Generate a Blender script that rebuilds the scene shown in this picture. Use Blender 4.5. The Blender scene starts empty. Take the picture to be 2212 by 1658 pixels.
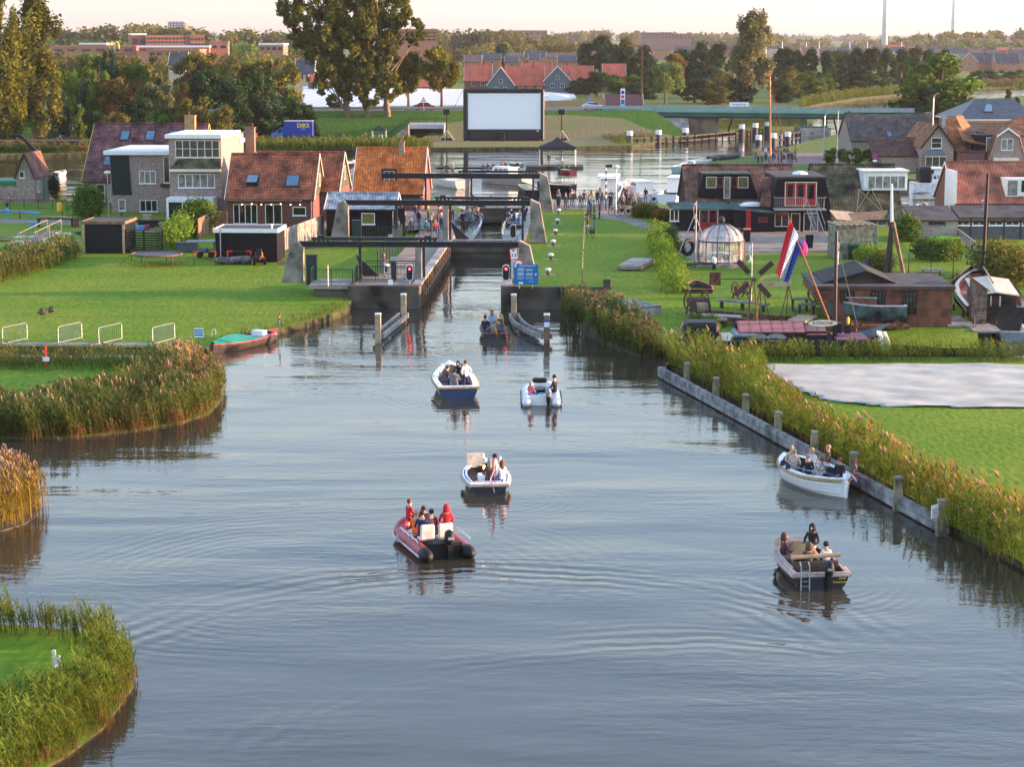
import bpy,bmesh,math,random
import numpy as np
import mathutils
Vc=getattr(mathutils,"Vector");Mx=getattr(mathutils,"Matrix")
R=math.radians
random.seed(7);rng=np.random.default_rng(7)
scene=bpy.context.scene
COL=scene.collection
CH=19.;FP=4480.;CX=1106.;CYP=829.;PITCH=math.atan((829.-74.)/4480.)
cam_d=bpy.data.cameras.new("camera");cam=bpy.data.objects.new("camera",cam_d);COL.objects.link(cam)
cam.location=(0,0,CH);cam.rotation_euler=(math.pi/2-PITCH,0,0)
cam_d.sensor_width=36;cam_d.lens=36*FP/2212.;cam_d.clip_start=.5;cam_d.clip_end=30000
scene.camera=cam
SUN_EL=R(7.);SUN_AZ=R(86.)
w=bpy.data.worlds.new("World");scene.world=w;w.use_nodes=True
nt=w.node_tree;nt.nodes.clear()
sky=nt.nodes.new('ShaderNodeTexSky');sky.sky_type='NISHITA';sky.sun_disc=False
sky.sun_elevation=SUN_EL;sky.sun_rotation=SUN_AZ;sky.air_density=1.;sky.dust_density=.6;sky.ozone_density=2.5
bg=nt.nodes.new('ShaderNodeBackground');bg.inputs[1].default_value=.15
ou=nt.nodes.new('ShaderNodeOutputWorld')
hs=nt.nodes.new('ShaderNodeHueSaturation');tc_=nt.nodes.new('ShaderNodeTexCoord');sx_=nt.nodes.new('ShaderNodeSeparateXYZ');nt.links.new(tc_.outputs['Generated'],sx_.inputs[0])
mr_=nt.nodes.new('ShaderNodeMapRange');mr_.inputs[1].default_value=.02;mr_.inputs[2].default_value=.3;mr_.inputs[3].default_value=.25;mr_.inputs[4].default_value=.82
nt.links.new(sx_.outputs[2],mr_.inputs[0]);nt.links.new(mr_.outputs[0],hs.inputs['Saturation'])
tn=nt.nodes.new('ShaderNodeMix');tn.data_type='RGBA';tn.blend_type='MULTIPLY';tn.inputs[0].default_value=1;tn.inputs[7].default_value=(.985,.962,.955,1)
nt.links.new(sky.outputs[0],hs.inputs['Color']);nt.links.new(hs.outputs[0],tn.inputs[6]);nt.links.new(tn.outputs[2],bg.inputs[0])
mb_=nt.nodes.new('ShaderNodeMapRange');mb_.inputs[1].default_value=0;mb_.inputs[2].default_value=.35;mb_.inputs[3].default_value=.09;mb_.inputs[4].default_value=.20
nt.links.new(sx_.outputs[2],mb_.inputs[0]);nt.links.new(mb_.outputs[0],bg.inputs[1]);nt.links.new(bg.outputs[0],ou.inputs[0])
sd=bpy.data.lights.new("sun",'SUN');sd.energy=3.9;sd.angle=R(.6);sd.color=(1.,.56,.33)
so=bpy.data.objects.new("sun",sd);COL.objects.link(so)
sdir=Vc((math.sin(SUN_AZ)*math.cos(SUN_EL),math.cos(SUN_AZ)*math.cos(SUN_EL),math.sin(SUN_EL)))
so.rotation_euler=sdir.to_track_quat('Z','Y').to_euler()
scene.view_settings.view_transform='Standard';scene.view_settings.look='None'
scene.view_settings.gamma=1;scene.view_settings.exposure=2.28
scene.cycles.max_bounces=6;scene.cycles.transparent_max_bounces=12
sp_,cp_=math.sin(PITCH),math.cos(PITCH)
def _ray(px,py):
 x=(px-CX)/FP;v=-(py-CYP)/FP
 return Vc((x,cp_+v*sp_,-sp_+v*cp_))
def at(px,py,z=0):
 d=_ray(px,py);t=(z-CH)/d.z
 return Vc((d.x*t,d.y*t,z))
def atY(px,py,Y):
 d=_ray(px,py);t=Y/d.y
 return Vc((d.x*t,Y,CH+d.z*t))
def ppm(Y):return FP/(Y/cp_)if Y else 1
MATS={}
def _n(nt,t,**k):
 n=nt.nodes.new(t)
 for a,b in k.items():setattr(n,a,b)
 return n
def mat(name,col,rough=.6,metal=0,var=.12,scale=3.,bump=0,spec=.3,pattern=None,emit=None,col2=None,trans=0,alpha=None,pscale=1.,vcol=False):
 if name in MATS:return MATS[name]
 m=bpy.data.materials.new(name);m.use_nodes=True;t=m.node_tree;L=t.links
 p=t.nodes['Principled BSDF']
 p.inputs['Roughness'].default_value=rough;p.inputs['Metallic'].default_value=metal
 p.inputs['Specular IOR Level'].default_value=spec
 c=(*col,1);tc=_n(t,'ShaderNodeTexCoord');co=tc.outputs['Object']
 no=_n(t,'ShaderNodeTexNoise');no.inputs['Scale'].default_value=scale;no.inputs['Detail'].default_value=5
 L.new(co,no.inputs['Vector'])
 mx=_n(t,'ShaderNodeMix',data_type='RGBA')
 c2=(*col2,1)if col2 else tuple(x*(1-2.2*var)for x in col)+(1,)
 c1=c if col2 else tuple(min(1,x*(1+1.6*var))for x in col)+(1,)
 rmp=_n(t,'ShaderNodeMapRange');rmp.inputs[1].default_value=.3;rmp.inputs[2].default_value=.7
 L.new(no.outputs[0],rmp.inputs[0]);L.new(rmp.outputs[0],mx.inputs[0])
 mx.inputs[6].default_value=c1;mx.inputs[7].default_value=c2
 out=mx.outputs[2]
 hgt=no.outputs[0]
 def mul(o,fac,fo):
  k=_n(t,'ShaderNodeMix',data_type='RGBA',blend_type='MULTIPLY');k.inputs[0].default_value=fac
  L.new(o,k.inputs[6]);L.new(fo,k.inputs[7]);return k.outputs[2]
 if vcol:
  va=_n(t,'ShaderNodeAttribute',attribute_name='tint');out=mul(out,1.,va.outputs['Color'])
 if pattern in('tiles','planks','bands','slabs'):
  uv=tc.outputs['UV'];sep=_n(t,'ShaderNodeSeparateXYZ');L.new(uv,sep.inputs[0])
  def wave(o,per,sharp,lo):
   a=_n(t,'ShaderNodeMath',operation='MULTIPLY');a.inputs[1].default_value=1/per;L.new(o,a.inputs[0])
   b=_n(t,'ShaderNodeMath',operation='FRACT');L.new(a.outputs[0],b.inputs[0])
   r=_n(t,'ShaderNodeMapRange');r.inputs[1].default_value=0;r.inputs[2].default_value=sharp
   r.inputs[3].default_value=lo;r.inputs[4].default_value=1;L.new(b.outputs[0],r.inputs[0])
   return r.outputs[0]
  if pattern=='tiles':
   a=wave(sep.outputs[0],.27*pscale,.55,.45);b=wave(sep.outputs[1],.36*pscale,.35,.5)
   k=_n(t,'ShaderNodeMath',operation='MULTIPLY');L.new(a,k.inputs[0]);L.new(b,k.inputs[1]);pat=k.outputs[0]
   vo=_n(t,'ShaderNodeTexVoronoi');vo.inputs['Scale'].default_value=3.2;L.new(uv,vo.inputs['Vector'])
   rr=_n(t,'ShaderNodeMapRange');rr.inputs[3].default_value=.62;rr.inputs[4].default_value=1.15
   sc=_n(t,'ShaderNodeSeparateColor');L.new(vo.outputs['Color'],sc.inputs[0]);L.new(sc.outputs[0],rr.inputs[0])
   out=mul(out,1.,rr.outputs[0])
  elif pattern=='planks':pat=wave(sep.outputs[1],.2*pscale,.18,.35)
  elif pattern=='slabs':
   a=wave(sep.outputs[0],.6*pscale,.08,.6);b=wave(sep.outputs[1],.6*pscale,.08,.6)
   k=_n(t,'ShaderNodeMath',operation='MULTIPLY');L.new(a,k.inputs[0]);L.new(b,k.inputs[1]);pat=k.outputs[0]
  else:pat=wave(sep.outputs[0],.3*pscale,.3,.4)
  out=mul(out,.85,pat);hgt=pat
 elif pattern=='brick':
  uv=tc.outputs['UV'];br=_n(t,'ShaderNodeTexBrick');br.inputs['Scale'].default_value=2.2/pscale
  br.inputs['Mortar Size'].default_value=.03;br.inputs['Color1'].default_value=(1,1,1,1)
  br.inputs['Color2'].default_value=(.62,.6,.6,1);br.inputs['Mortar'].default_value=(1.25,1.25,1.25,1)
  L.new(uv,br.inputs['Vector']);out=mul(out,.8,br.outputs[0])
 L.new(out,p.inputs['Base Color'])
 if bump:
  bn=_n(t,'ShaderNodeBump');bn.inputs['Strength'].default_value=min(1,bump);bn.inputs['Distance'].default_value=.05
  L.new(hgt,bn.inputs['Height']);L.new(bn.outputs[0],p.inputs['Normal'])
 if emit:
  p.inputs['Emission Color'].default_value=(*emit[:3],1);p.inputs['Emission Strength'].default_value=emit[3]
 if trans:
  p.inputs['Transmission Weight'].default_value=trans
 if alpha is not None:p.inputs['Alpha'].default_value=alpha
 MATS[name]=m;return m
def leafmat(name,col,col2,trl=.35,scale=.35):
 if name in MATS:return MATS[name]
 m=bpy.data.materials.new(name);m.use_nodes=True;t=m.node_tree;L=t.links
 t.nodes.clear();o=_n(t,'ShaderNodeOutputMaterial')
 tc=_n(t,'ShaderNodeTexCoord');no=_n(t,'ShaderNodeTexNoise');no.inputs['Scale'].default_value=scale;no.inputs['Detail'].default_value=3
 L.new(tc.outputs['Object'],no.inputs['Vector'])
 r=_n(t,'ShaderNodeMapRange');r.inputs[1].default_value=.35;r.inputs[2].default_value=.65;L.new(no.outputs[0],r.inputs[0])
 mx=_n(t,'ShaderNodeMix',data_type='RGBA');mx.inputs[6].default_value=(*col,1);mx.inputs[7].default_value=(*col2,1)
 L.new(r.outputs[0],mx.inputs[0])
 va=_n(t,'ShaderNodeAttribute',attribute_name='tint')
 mu=_n(t,'ShaderNodeMix',data_type='RGBA',blend_type='MULTIPLY');mu.inputs[0].default_value=1
 L.new(mx.outputs[2],mu.inputs[6]);L.new(va.outputs['Color'],mu.inputs[7])
 d=_n(t,'ShaderNodeBsdfDiffuse');tr=_n(t,'ShaderNodeBsdfTranslucent');L.new(mu.outputs[2],d.inputs[0]);L.new(mu.outputs[2],tr.inputs[0])
 ms=_n(t,'ShaderNodeMixShader');ms.inputs[0].default_value=trl
 L.new(d.outputs[0],ms.inputs[1]);L.new(tr.outputs[0],ms.inputs[2]);L.new(ms.outputs[0],o.inputs[0])
 MATS[name]=m;return m
class MB:
 def __init__(s):s.v=[];s.f=[];s.uv=[];s.mi=[];s.M=Mx.Identity(4);s.cur=0
 def at(s,loc=(0,0,0),rz=0,rx=0,ry=0):
  s.M=Mx.Translation(loc)@Mx.Rotation(rz,4,'Z')@Mx.Rotation(ry,4,'Y')@Mx.Rotation(rx,4,'X');return s
 def add(s,vs,fs,uvs=None):
  b=len(s.v);vs=[Vc(v)for v in vs]
  for v in vs:s.v.append(s.M@v)
  for i,f in enumerate(fs):
   s.f.append([b+k for k in f]);s.mi.append(s.cur)
   if uvs:s.uv.append(uvs[i])
   else:
    a=vs[f[0]];n=(vs[f[1]]-a).cross(vs[f[2]]-a)
    if n.length<1e-12 and len(f)>3:n=(vs[f[2]]-a).cross(vs[f[3]]-a)
    ax=max(range(3),key=lambda k:abs(n[k]))
    if ax==2:s.uv.append([(vs[k].x,vs[k].y)for k in f])
    elif ax==1:
     g=math.hypot(n.y,n.z)/max(1e-9,abs(n.y));s.uv.append([(vs[k].x,vs[k].z*g)for k in f])
    else:
     g=math.hypot(n.x,n.z)/max(1e-9,abs(n.x));s.uv.append([(vs[k].y,vs[k].z*g)for k in f])
  return s
 def box(s,x0,x1,y0,y1,z0,z1):
  v=[(x0,y0,z0),(x1,y0,z0),(x1,y1,z0),(x0,y1,z0),(x0,y0,z1),(x1,y0,z1),(x1,y1,z1),(x0,y1,z1)]
  return s.add(v,[(0,3,2,1),(4,5,6,7),(0,1,5,4),(1,2,6,5),(2,3,7,6),(3,0,4,7)])
 def cbox(s,c,sz):return s.box(c[0]-sz[0]/2,c[0]+sz[0]/2,c[1]-sz[1]/2,c[1]+sz[1]/2,c[2]-sz[2]/2,c[2]+sz[2]/2)
 def tube(s,p0,p1,r0,r1=None,n=6,cap=True):
  p0=Vc(p0);p1=Vc(p1);r1=r0 if r1 is None else r1;d=(p1-p0)
  if d.length<1e-6:return s
  q=d.to_track_quat('Z','Y');vs=[]
  for p,r in((p0,r0),(p1,r1)):
   for k in range(n):
    a=2*math.pi*k/n+math.pi/n;vs.append(p+q@Vc((r*math.cos(a),r*math.sin(a),0)))
  fs=[(k,(k+1)%n,n+(k+1)%n,n+k)for k in range(n)]
  if cap:fs+=[tuple(range(n-1,-1,-1)),tuple(range(n,2*n))]
  return s.add(vs,fs)
 def path(s,pts,r,n=5):
  for a,b in zip(pts[:-1],pts[1:]):s.tube(a,b,r if not callable(r)else r(a),None,n)
  return s
 def lathe(s,prof,n=16,c=(0,0,0),sx=1,sy=1):
  vs=[];fs=[]
  for r,z in prof:
   for k in range(n):
    a=2*math.pi*k/n;vs.append((c[0]+sx*r*math.cos(a),c[1]+sy*r*math.sin(a),c[2]+z))
  for j in range(len(prof)-1):
   for k in range(n):
    fs.append((j*n+k,j*n+(k+1)%n,(j+1)*n+(k+1)%n,(j+1)*n+k))
  fs.append(tuple(range(n-1,-1,-1)));fs.append(tuple(range((len(prof)-1)*n,len(prof)*n)))
  return s.add(vs,fs)
 def prism(s,poly,h0,h1,axis='z'):
  n=len(poly)
  def P(a,b,h):return(a,b,h)if axis=='z' else((a,h,b)if axis=='y' else(h,a,b))
  vs=[P(a,b,h0)for a,b in poly]+[P(a,b,h1)for a,b in poly]
  fs=[(k,(k+1)%n,n+(k+1)%n,n+k)for k in range(n)]+[tuple(range(n-1,-1,-1)),tuple(range(n,2*n))]
  return s.add(vs,fs)
 def strip(s,pts,w,t=0,up=(0,0,1)):
  pts=[Vc(p)for p in pts];vs=[];fs=[]
  for i,p in enumerate(pts):
   d=(pts[min(i+1,len(pts)-1)]-pts[max(i-1,0)]).normalized();sd=d.cross(Vc(up)).normalized()*w/2
   vs+=[p-sd,p+sd]
  for i in range(len(pts)-1):fs.append((2*i,2*i+1,2*i+3,2*i+2))
  return s.add(vs,fs)
 def build(s,name,mats,parent=None,smooth=False,bevel=0,link=True):
  me=bpy.data.meshes.new(name)
  me.from_pydata([tuple(v)for v in s.v],[],s.f)
  if not isinstance(mats,(list,tuple)):mats=[mats]
  for m in mats:me.materials.append(m)
  ul=me.uv_layers.new(name='UVMap');flat=[c for f in s.uv for q in f for c in q]
  ul.data.foreach_set('uv',flat)
  me.polygons.foreach_set('material_index',s.mi)
  me.validate()
  bm=bmesh.new();bm.from_mesh(me);bmesh.ops.recalc_face_normals(bm,faces=bm.faces)
  bm.to_mesh(me);bm.free()
  if smooth:me.polygons.foreach_set('use_smooth',[True]*len(me.polygons))
  o=bpy.data.objects.new(name,me)
  if link:COL.objects.link(o)
  if parent:o.parent=parent
  if bevel:
   b=o.modifiers.new('bevel','BEVEL');b.width=bevel;b.segments=1;b.limit_method='ANGLE'
  return o
def tag(o,label=None,cat=None,group=None,kind=None):
 if label:o['label']=label
 if cat:o['category']=cat
 if group:o['group']=group
 if kind:o['kind']=kind
 return o
def thing(name,label,cat,loc=(0,0,0),rz=0,group=None):
 o=bpy.data.objects.new(name,None);COL.objects.link(o);o.location=loc;o.rotation_euler=(0,0,rz)
 o.empty_display_size=.2
 return tag(o,label,cat,group)
def struct(o):o['kind']='structure';return o
KIDS={}
def copy_tree(o,loc,rz=None,scale=None,label=None,group=None):
 def cp(a,par):
  c=a.copy();COL.objects.link(c);c.parent=par
  for ch in KID(a):cp(ch,c)
  return c
 c=cp(o,o.parent);c.location=loc
 if rz is not None:c.rotation_euler=(0,0,rz)
 if scale is not None:c.scale=scale if hasattr(scale,'__len__')else(scale,)*3
 if label:c['label']=label
 if group:c['group']=group
 return c
def KID(o):return[x for x in COL.objects if x.parent==o]if o.name not in KIDS else KIDS[o.name]
def quick_kids(o):
 KIDS[o.name]=[x for x in COL.objects if x.parent==o]
 for k in KIDS[o.name]:quick_kids(k)
def npm(name,V,F,mats,mi=None,tint=None,parent=None,smooth=False):
 """V (n,3), F (m,4) or (m,3) arrays -> one mesh object, tint is a per-vertex colour"""
 me=bpy.data.meshes.new(name);n=len(V);m=len(F);k=F.shape[1]
 me.vertices.add(n);me.vertices.foreach_set('co',np.ascontiguousarray(V,dtype=np.float32).ravel())
 me.loops.add(m*k);me.loops.foreach_set('vertex_index',np.ascontiguousarray(F,dtype=np.int32).ravel())
 me.polygons.add(m);me.polygons.foreach_set('loop_start',np.arange(0,m*k,k,dtype=np.int32))
 if not isinstance(mats,(list,tuple)):mats=[mats]
 for x in mats:me.materials.append(x)
 if mi is not None:me.polygons.foreach_set('material_index',np.ascontiguousarray(mi,dtype=np.int32))
 me.update(calc_edges=True)
 if tint is not None:
  a=me.attributes.new('tint','FLOAT_COLOR','POINT')
  a.data.foreach_set('color',np.ascontiguousarray(np.concatenate([tint,np.ones((n,1))],1),dtype=np.float32).ravel())
 if smooth:me.polygons.foreach_set('use_smooth',[True]*m)
 o=bpy.data.objects.new(name,me);COL.objects.link(o)
 if parent:o.parent=parent
 return o
def inside(pts,poly):
 x,y=pts[:,0],pts[:,1];r=np.zeros(len(pts),bool);n=len(poly)
 for i in range(n):
  x0,y0=poly[i];x1,y1=poly[(i+1)%n]
  if y0==y1:continue
  c=((y0>y)!=(y1>y))&(x<(x1-x0)*(y-y0)/(y1-y0)+x0);r^=c
 return r
GRASS=None
def M_(n,*a,**k):return mat(n,*a,**k)
concrete=M_('concrete',(.30,.27,.24),.85,var=.25,scale=.8,bump=.3)
conc_p=M_('pale_concrete',(.27,.225,.19),.85,var=.32,scale=.9,bump=.2)
conc_d=M_('stained_concrete',(.10,.082,.062),.85,var=.4,scale=.45,bump=.3)
wgrey=M_('weathered_wood',(.24,.22,.20),.8,var=.22,scale=2.5,bump=.3)
wbrown=M_('brown_wood',(.20,.12,.07),.75,var=.22,scale=2.5,bump=.2)
wpale=M_('pale_wood',(.42,.30,.19),.75,var=.15,scale=3)
wdark=M_('dark_wood',(.045,.032,.026),.7,var=.2,scale=3)
timber_clad=M_('red_brown_cladding',(.16,.06,.038),.65,var=.3,scale=1.3,pattern='planks',bump=.4)
white_p=M_('white_paint',(.78,.77,.75),.5,var=.04)
wgloss=M_('white_gloss',(.8,.8,.79),.2,var=.02,spec=.5)
cream=M_('cream_paint',(.72,.66,.50),.5,var=.05)
black_m=M_('black_metal',(.02,.022,.025),.45,var=.1)
green_m=M_('dark_green_metal',(.012,.035,.032),.5,var=.1)
steel=M_('galvanised_steel',(.36,.37,.38),.4,metal=.6,var=.08)
dsteel=M_('dark_steel',(.024,.026,.03),.5,metal=.1,var=.15)
rust=M_('rusty_iron',(.14,.06,.035),.8,var=.35,scale=4)
black_wood=M_('black_tarred_wood',(.009,.010,.013),.7,spec=.15,var=.15,pattern='planks',bump=.3)
black_p=M_('black_painted_wood',(.008,.009,.012),.6,spec=.2,var=.12)
dgreen=M_('dark_green_panel',(.004,.014,.011),.5,var=.1)
green_p=M_('green_paint',(.02,.16,.08),.5,var=.08)
red_paint=M_('red_paint',(.33,.02,.02),.5,var=.1)
glass=M_('window_glass',(.015,.018,.022),.06,var=.3,scale=1.5,spec=.7)
glass_blue=M_('skylight_glass',(.10,.18,.26),.08,var=.1,spec=.8)
curtain=M_('curtained_glass',(.22,.21,.19),.2,var=.3,scale=2.,spec=.6)
rubber=M_('black_rubber',(.009,.009,.010),.6,var=.1)
cloth_b=M_('black_fabric',(.02,.02,.024),.85,var=.1)
tarmac=M_('tarmac',(.06,.06,.062),.9,var=.15,scale=1.5)
paving=M_('grey_paving',(.25,.20,.165),.85,var=.18,scale=1.,pattern='slabs',pscale=.7)
bpink=M_('pale_pink_brick',(.34,.25,.215),.85,var=.2,scale=5,pattern='brick')
brick_maroon=M_('maroon_brick',(.17,.075,.068),.85,var=.15,scale=4,pattern='brick')
bred=M_('red_brick',(.24,.09,.06),.85,var=.15,scale=4,pattern='brick')
btan=M_('tan_brick',(.28,.22,.17),.85,var=.12,scale=4,pattern='brick')
roof_brown=M_('brown_tiles',(.19,.075,.075),.7,var=.35,scale=1.,pattern='tiles',bump=.6)
roof_red=M_('red_tiles',(.40,.11,.05),.7,var=.3,scale=.7,pattern='tiles',bump=.6)
roof_orange=M_('orange_tiles',(.78,.20,.04),.7,var=.22,scale=.8,pattern='tiles',bump=.6)
roof_mossy=M_('mossy_tiles',(.13,.115,.06),.8,var=.4,scale=1.,pattern='tiles',bump=.6)
roof_grey=M_('grey_brown_tiles',(.12,.095,.085),.75,var=.2,scale=.8,pattern='tiles',bump=.5)
roof_slate=M_('blue_grey_tiles',(.07,.085,.11),.45,var=.15,scale=.8,pattern='tiles',bump=.5)
roof_silver=M_('silver_grey_tiles',(.42,.43,.47),.35,var=.25,scale=1.6,pattern='tiles',bump=.6)
rf_red=M_('plain_red_tiles',(.40,.10,.06),.8,var=.12,scale=.4)
rf_dark=M_('plain_dark_tiles',(.05,.055,.068),.6,var=.15,scale=.4)
rf_brown=M_('plain_brown_tiles',(.13,.09,.08),.8,var=.15,scale=.4)
felt=M_('bitumen_felt',(.07,.06,.058),.85,var=.25,scale=.8)
felt_green=M_('green_roof_felt',(.05,.09,.075),.85,var=.25,scale=.7)
skin=M_('skin',(.52,.30,.21),.6,var=.03)
blue_s=M_('blue_sign_face',(.01,.16,.38),.4,var=.03)
sig_red=M_('signal_red',(.65,.03,.03),.4,var=.03)
print_w=M_('white_print',(.8,.8,.82),.5,var=.02)
print_black=M_('black_print',(.02,.02,.025),.5,var=.02)
yellow_p=M_('yellow_paint',(.75,.48,.03),.45,var=.05)
orange_p=M_('orange_paint',(.75,.14,.02),.45,var=.05)
blue_p=M_('blue_paint',(.02,.08,.42),.4,var=.05)
def txt(s,size,m,parent,loc,rx=math.pi/2,rz=0,name='lettering',bold=0,sx=1):
 cu=bpy.data.curves.new(name,'FONT');cu.body=s;cu.size=size;cu.align_x='CENTER';cu.align_y='CENTER';cu.offset=bold*size
 o=bpy.data.objects.new('tmp',cu);COL.objects.link(o)
 dg=bpy.context.evaluated_depsgraph_get();me=bpy.data.meshes.new_from_object(o.evaluated_get(dg))
 bpy.data.objects.remove(o);me.materials.clear();me.materials.append(m)
 p=bpy.data.objects.new(name,me);COL.objects.link(p);p.parent=parent;p.location=loc;p.rotation_euler=(rx,0,rz);p.scale=(sx,1,1)
 return p
 # ======= SETTING
def fL(Y):return min(1.25,max(.22,.22+(Y-122)*.017))
def fR(Y):return min(1.45,max(.5,.5+(Y-118)*.04))
def onto(px,py,f):
 z=1.
 for _ in range(8):z=f(at(px,py,z).y)
 return at(px,py,z)
def GL(px,py):return onto(px,py,fL)
def GR(px,py):return onto(px,py,fR)
def LK_frame():
 return at(994,668,0)
LO=LK_frame();LYAW=-R(2.2)
def LK(x,y,z=0):return LO+Mx.Rotation(LYAW,3,'Z')@Vc((x,y,z))
def grass_mat(name,c1,c2,c3,fine=9.):
 m=bpy.data.materials.new(name);m.use_nodes=True;t=m.node_tree;L=t.links;p=t.nodes['Principled BSDF']
 p.inputs['Roughness'].default_value=.9;p.inputs['Specular IOR Level'].default_value=.1
 tc=_n(t,'ShaderNodeTexCoord')
 n1=_n(t,'ShaderNodeTexNoise');n1.inputs['Scale'].default_value=.10;n1.inputs['Detail'].default_value=6;L.new(tc.outputs['Object'],n1.inputs['Vector'])
 mp=_n(t,'ShaderNodeMapping');mp.inputs['Scale'].default_value=(1,.35,1);L.new(tc.outputs['Object'],mp.inputs['Vector'])
 n2=_n(t,'ShaderNodeTexNoise');n2.inputs['Scale'].default_value=fine;n2.inputs['Detail'].default_value=4;L.new(mp.outputs[0],n2.inputs['Vector'])
 r1=_n(t,'ShaderNodeMapRange');r1.inputs[1].default_value=.35;r1.inputs[2].default_value=.65;L.new(n1.outputs[0],r1.inputs[0])
 r2=_n(t,'ShaderNodeMapRange');r2.inputs[1].default_value=.35;r2.inputs[2].default_value=.65;L.new(n2.outputs[0],r2.inputs[0])
 a=_n(t,'ShaderNodeMix',data_type='RGBA');a.inputs[6].default_value=(*c1,1);a.inputs[7].default_value=(*c2,1);L.new(r1.outputs[0],a.inputs[0])
 b=_n(t,'ShaderNodeMix',data_type='RGBA');b.inputs[7].default_value=(*c3,1);L.new(a.outputs[2],b.inputs[6])
 k=_n(t,'ShaderNodeMath',operation='MULTIPLY');k.inputs[1].default_value=.6;L.new(r2.outputs[0],k.inputs[0]);L.new(k.outputs[0],b.inputs[0])
 L.new(b.outputs[2],p.inputs['Base Color'])
 bn=_n(t,'ShaderNodeBump');bn.inputs['Strength'].default_value=.6;bn.inputs['Distance'].default_value=.06
 L.new(n2.outputs[0],bn.inputs['Height']);L.new(bn.outputs[0],p.inputs['Normal'])
 MATS[name]=m;return m
lawn_m=grass_mat('lawn_grass',(.115,.215,.010),(.215,.265,.022),(.06,.12,.008),4.)
meadow_m=grass_mat('meadow_grass',(.13,.24,.012),(.18,.26,.02),(.05,.12,.008),3.)
bank_m=grass_mat('rough_bank_grass',(.10,.17,.025),(.19,.19,.06),(.05,.10,.015),2.5)
dry_m=grass_mat('dry_mown_grass',(.24,.19,.10),(.17,.19,.06),(.14,.11,.06),2.5)
slope_m=grass_mat('slope_grass',(.055,.13,.018),(.08,.16,.02),(.03,.07,.01),2.)
mud_m=mat('bank_mud',(.05,.05,.025),.95,var=.4,scale=1.5)
dirt_m=mat('bare_earth',(.10,.075,.05),.95,var=.3,scale=1.)
def water_mat():
 m=bpy.data.materials.new('canal_water');m.use_nodes=True;t=m.node_tree;L=t.links;p=t.nodes['Principled BSDF']
 p.inputs['Base Color'].default_value=(.040,.034,.024,1);p.inputs['Roughness'].default_value=.02;p.inputs['IOR'].default_value=1.36
 g=_n(t,'ShaderNodeNewGeometry');pos=g.outputs['Position']
 acc=None
 def addh(o,k):
  nonlocal acc
  a=_n(t,'ShaderNodeMath',operation='MULTIPLY');a.inputs[1].default_value=k;L.new(o,a.inputs[0])
  if acc is None:acc=a.outputs[0]
  else:
   s=_n(t,'ShaderNodeMath',operation='ADD');L.new(acc,s.inputs[0]);L.new(a.outputs[0],s.inputs[1]);acc=s.outputs[0]
 def noise(sc,scale,rot,det=2,dist=0):
  mp=_n(t,'ShaderNodeMapping');mp.inputs['Scale'].default_value=scale;mp.inputs['Rotation'].default_value=(0,0,rot);L.new(pos,mp.inputs['Vector'])
  n=_n(t,'ShaderNodeTexNoise');n.inputs['Scale'].default_value=sc;n.inputs['Detail'].default_value=det;n.inputs['Distortion'].default_value=dist
  L.new(mp.outputs[0],n.inputs['Vector']);return n.outputs[0]
 patch=noise(.06,(1,1.6,1),.3,2)
 pr=_n(t,'ShaderNodeMapRange');pr.inputs[1].default_value=.38;pr.inputs[2].default_value=.62;pr.inputs[3].default_value=.35;pr.inputs[4].default_value=1.2;L.new(patch,pr.inputs[0])
 addh(noise(.20,(.28,1.,1),.10,2,.5),.10)
 addh(noise(.75,(.25,1.,1),-.12,3,.3),.036)
 addh(noise(2.8,(.55,1.,1),.1,3),.016)
 pm=_n(t,'ShaderNodeMath',operation='MULTIPLY');L.new(acc,pm.inputs[0]);L.new(pr.outputs[0],pm.inputs[1]);acc=pm.outputs[0]
 for(cx,cy,lam,amp,rad,r0)in WAKES:
  mp=_n(t,'ShaderNodeMapping');mp.inputs['Location'].default_value=(-cx,-cy,0);L.new(pos,mp.inputs['Vector'])
  ln=_n(t,'ShaderNodeVectorMath',operation='LENGTH');L.new(mp.outputs[0],ln.inputs[0]);d=ln.outputs['Value']
  nz=noise(.25,(1,1,1),0,2);nm=_n(t,'ShaderNodeMath',operation='MULTIPLY_ADD');nm.inputs[1].default_value=1.6;L.new(nz,nm.inputs[0]);L.new(d,nm.inputs[2])
  s1=_n(t,'ShaderNodeMath',operation='MULTIPLY');s1.inputs[1].default_value=2*math.pi/lam;L.new(nm.outputs[0],s1.inputs[0])
  s2=_n(t,'ShaderNodeMath',operation='SINE');L.new(s1.outputs[0],s2.inputs[0])
  e1=_n(t,'ShaderNodeMath',operation='SUBTRACT');e1.inputs[1].default_value=r0;L.new(d,e1.inputs[0])
  e2=_n(t,'ShaderNodeMath',operation='ABSOLUTE');L.new(e1.outputs[0],e2.inputs[0])
  mr=_n(t,'ShaderNodeMapRange',interpolation_type='SMOOTHSTEP');mr.inputs[1].default_value=0;mr.inputs[2].default_value=rad;mr.inputs[3].default_value=1;mr.inputs[4].default_value=0;L.new(e2.outputs[0],mr.inputs[0])
  q=_n(t,'ShaderNodeMath',operation='MULTIPLY');L.new(s2.outputs[0],q.inputs[0]);L.new(mr.outputs[0],q.inputs[1])
  pn=noise(.13,(1,1,1),0,1);pq=_n(t,'ShaderNodeMapRange');pq.inputs[1].default_value=.38;pq.inputs[2].default_value=.62;L.new(pn,pq.inputs[0])
  q2=_n(t,'ShaderNodeMath',operation='MULTIPLY');L.new(q.outputs[0],q2.inputs[0]);L.new(pq.outputs[0],q2.inputs[1])
  addh(q2.outputs[0],amp)
 bn=_n(t,'ShaderNodeBump');bn.inputs['Strength'].default_value=1.;bn.inputs['Distance'].default_value=1.
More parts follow.
